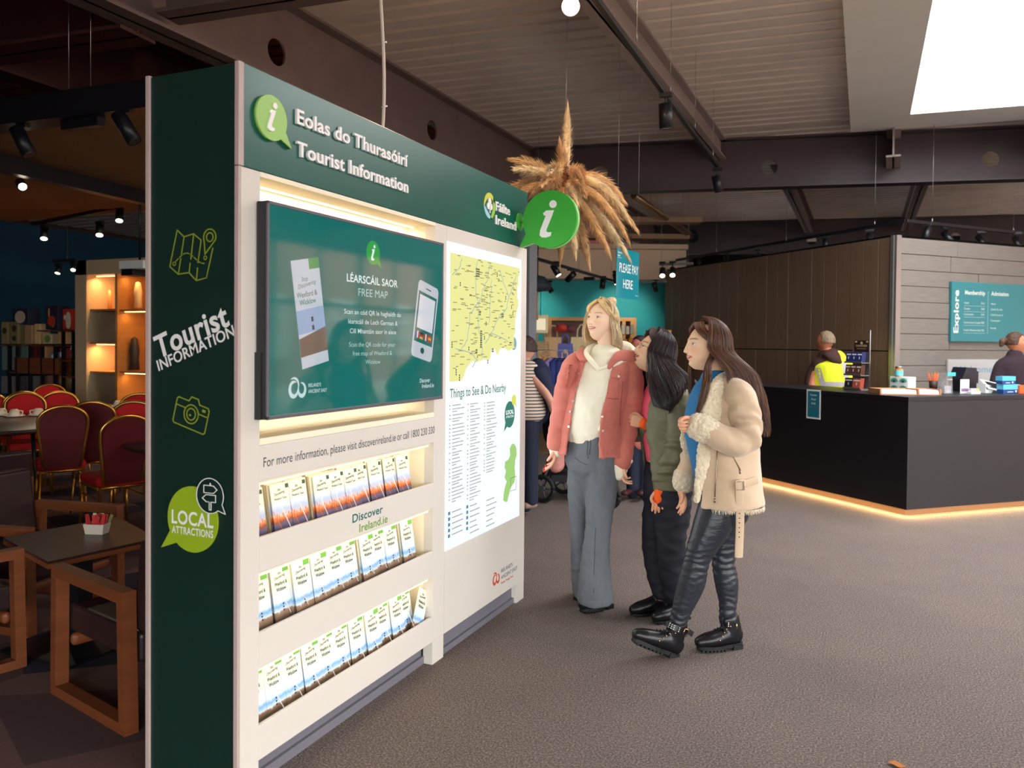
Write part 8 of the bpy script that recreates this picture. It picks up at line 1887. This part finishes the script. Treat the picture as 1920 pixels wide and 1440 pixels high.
# someone between the two front women, farther off
bg_person('person with short dark hair and maroon top seen between the blonde and dark-haired women', 7.8, (1199, 652), .1, 60, (190, 110, 96), (44, 26, 26), [
    ([(1198, 692, 0), (1198, 676, 0), (1199, 664, 0)], [(.07, .06), (.055, .055), (.05, .05)], SR), ([(1198, 700, 0), (1198, 780, 0), (1198, 830, 0)], [(.14, .09), (.12, .10), (.13, .10)], SR),
    ([(1190, 830, 0), (1188, 890, 0), (1186, 925, 0)], [(.07, .07), (.05, .05), (.04, .04)], None), ([(1208, 830, 0), (1208, 890, 0), (1208, 925, 0)], [(.07, .07), (.05, .05), (.04, .04)], None)], [
    ('maroon_top', [([(1198, 682, 0), (1198, 696, 0), (1198, 740, 0), (1198, 810, 0)], [(.10, .08), (.20, .12), (.18, .14), (.19, .14)], SR, {})], mat('maroon_cloth', rgb(96, 30, 40), .85), .012, None),
    ('trousers', [([(1190, 800, 0), (1188, 860, 0), (1186, 925, 0)], [(.10, .10), (.07, .08), (.06, .07)], None, {}), ([(1207, 800, 0), (1208, 860, 0), (1208, 925, 0)], [(.10, .10), (.07, .08), (.06, .07)], None, {})], M_trou, .012, None),
    ('red_soled_shoe', [([(1180, 922, -.05), (1170, 925, -.2)], [(.045, .03), (.04, .025)], None, {}), ([(1208, 922, -.05), (1200, 925, -.2)], [(.045, .03), (.04, .025)], None, {})], mat('black_and_red_shoe', rgb(60, 18, 22), .6), .01, None)], hairfn=cap_hair((40, 22, 26)))
# man in a yellow vest behind the counter
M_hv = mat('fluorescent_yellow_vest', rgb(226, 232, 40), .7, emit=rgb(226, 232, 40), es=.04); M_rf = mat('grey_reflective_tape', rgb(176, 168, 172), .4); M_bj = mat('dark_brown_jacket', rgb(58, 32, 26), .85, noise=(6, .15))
dM = 9.2
b_, Hm, Q = bg_person('grey-haired man in a yellow high-visibility vest, back turned, behind the counter', dM, (1548, 640), .1, 130, (190, 116, 84), (130, 110, 90), [
    ([(1556, 680, 0), (1554, 668, 0), (1550, 655, 0)], [(.07, .06), (.06, .06), (.055, .055)], SR), ([(1558, 700, 0), (1558, 780, 0), (1558, 830, 0)], [(.17, .11), (.15, .11), (.15, .11)], SR),
    ([(1530, 690, 0), (1522, 725, -.05), (1525, 750, -.2)], [(.05, .05), (.045, .045), (.03, .03)], None), ([(1590, 690, 0), (1600, 725, -.05), (1595, 745, -.2)], [(.05, .05), (.045, .045), (.03, .03)], None),
    ([(1548, 830, 0), (1548, 880, 0), (1548, 893, 0)], [(.08, .08), (.06, .06), (.05, .05)], None), ([(1570, 830, 0), (1570, 880, 0), (1570, 893, 0)], [(.08, .08), (.06, .06), (.05, .05)], None)], [
    ('brown_jacket', [([(1556, 668, 0), (1557, 682, 0), (1558, 720, 0), (1558, 790, 0)], [(.14, .11), (.22, .13), (.21, .15), (.19, .14)], SR, {}), ([(1532, 682, .02), (1519, 712, .02), (1522, 745, -.05)], [(.065, .065), (.065, .065), (.055, .055)], None, {}), ([(1588, 682, 0), (1600, 712, 0), (1596, 740, -.15)], [(.075, .075), (.07, .07), (.06, .06)], None, {}), ([(1558, 664, -.08), (1566, 672, -.14), (1574, 680, -.16)], [(.10, .05), (.08, .04), (.035, .03)], SR, {})], M_bj, .012, None),
    ('yellow_vest', [([(1560, 674, -.01), (1561, 684, -.01), (1562, 720, -.01), (1560, 786, -.01)], [(.16, .13), (.225, .175), (.245, .190), (.245, .190)], SR, {})], M_hv, .012, None),
    ('trousers', [([(1548, 800, 0), (1548, 893, 0)], [(.11, .11), (.08, .08)], None, {}), ([(1570, 800, 0), (1570, 893, 0)], [(.11, .11), (.08, .08)], None, {})], M_trou, .012, None)], hairfn=cap_hair((128, 108, 84)))
def strip_on(ob, pts, w, m, name, off=.004):
    mb = MB(); L_ = []; R_ = []
    for (x, y) in pts:
        for lst, dx, dy in ((L_, -w[0], -w[1]), (R_, w[0], w[1])):
            d = ray(x+dx, y+dy).normalized(); ok, loc, nor, i = ob.ray_cast(EYE, d); lst.append(loc+nor*off if ok else None)
    for i in range(len(pts)-1):
        q = [L_[i], R_[i], R_[i+1], L_[i+1]]
        if all(v is not None for v in q): mb.add(q, [(0, 1, 2, 3)], True)
    if mb.v: return obj(name, mb, m, ob)
vest = [c for c in kids(b_) if c.name.startswith('yellow_vest')][0]
strip_on(vest, [(1534+(i*2), 690+i*7) for i in range(0, 5)]+[(1545, 724)], (5, 0), M_rf, 'reflective_tape'); strip_on(vest, [(1538+i*5, 702+20*0+18) for i in range(11)], (0, 4), M_rf, 'reflective_tape')
strip_on(vest, [(1582+i, 680+i*6) for i in range(6)], (4, 0), M_rf, 'reflective_tape')
# member of staff with a ponytail at the till
bg_person('member of staff with tied-back brown hair in a dark fleece behind the till', 8.7, (1904, 643), .1, -62, (196, 128, 92), (70, 44, 34), [
    ([(1903, 690, 0), (1902, 674, 0), (1903, 660, 0)], [(.07, .06), (.052, .052), (.05, .05)], SR), ([(1903, 710, 0), (1905, 780, 0), (1905, 830, 0)], [(.15, .10), (.13, .10), (.14, .11)], SR),
    ([(1876, 700, 0), (1872, 740, -.05), (1895, 750, -.2)], [(.05, .05), (.04, .04), (.03, .03)], None), ([(1935, 700, 0), (1940, 740, 0), (1930, 750, -.2)], [(.05, .05), (.04, .04), (.03, .03)], None),
    ([(1896, 830, 0), (1896, 905, 0)], [(.08, .08), (.05, .05)], None), ([(1916, 830, 0), (1916, 905, 0)], [(.08, .08), (.05, .05)], None)], [
    ('dark_fleece', [([(1902, 666, 0), (1903, 682, 0), (1904, 730, 0), (1905, 790, 0)], [(.085, .075), (.21, .13), (.20, .16), (.20, .16)], SR, {}), ([(1878, 690, 0), (1870, 722, -.03), (1886, 745, -.15)], [(.08, .08), (.075, .075), (.06, .06)], None, {}), ([(1932, 690, 0), (1940, 722, 0), (1930, 745, -.15)], [(.08, .08), (.075, .075), (.06, .06)], None, {})], mat('dark_plum_fleece', rgb(44, 28, 38), .9), .012, None),
    ('trousers', [([(1896, 800, 0), (1896, 905, 0)], [(.11, .11), (.07, .07)], None, {}), ([(1916, 800, 0), (1916, 905, 0)], [(.11, .11), (.07, .07)], None, {})], M_trou, .012, None),
    ('pony_tail', [([(1886, 636, .0), (1880, 640, 0), (1877, 648, 0)], [(.02, .02), (.035, .035), (.02, .02)], None, {})], mat('brown_pony_tail', rgb(84, 54, 38), .6), .008, None)], hairfn=cap_hair((72, 46, 34)))
# dead leaf on the floor
q = on_z(1682, 1436); lf = MB(); lf.ring([[(x, y, .004+.012*abs(y)/.03*math.sin(3+x*40)) for y in (-.02*math.sin(max(.05, t)*PI), 0, .02*math.sin(max(.05, t)*PI))] for t, x in [(k/8, -.03+.06*k/8) for k in range(9)]], closed=False); o = obj('fallen_leaf', lf, mat('dry_leaf', rgb(170, 104, 44), .8)); o.location = (q.x, q.y, .002); tag(o, 'small dry brown leaf on the carpet at the bottom edge', 'leaf')
bpy.context.view_layer.update()
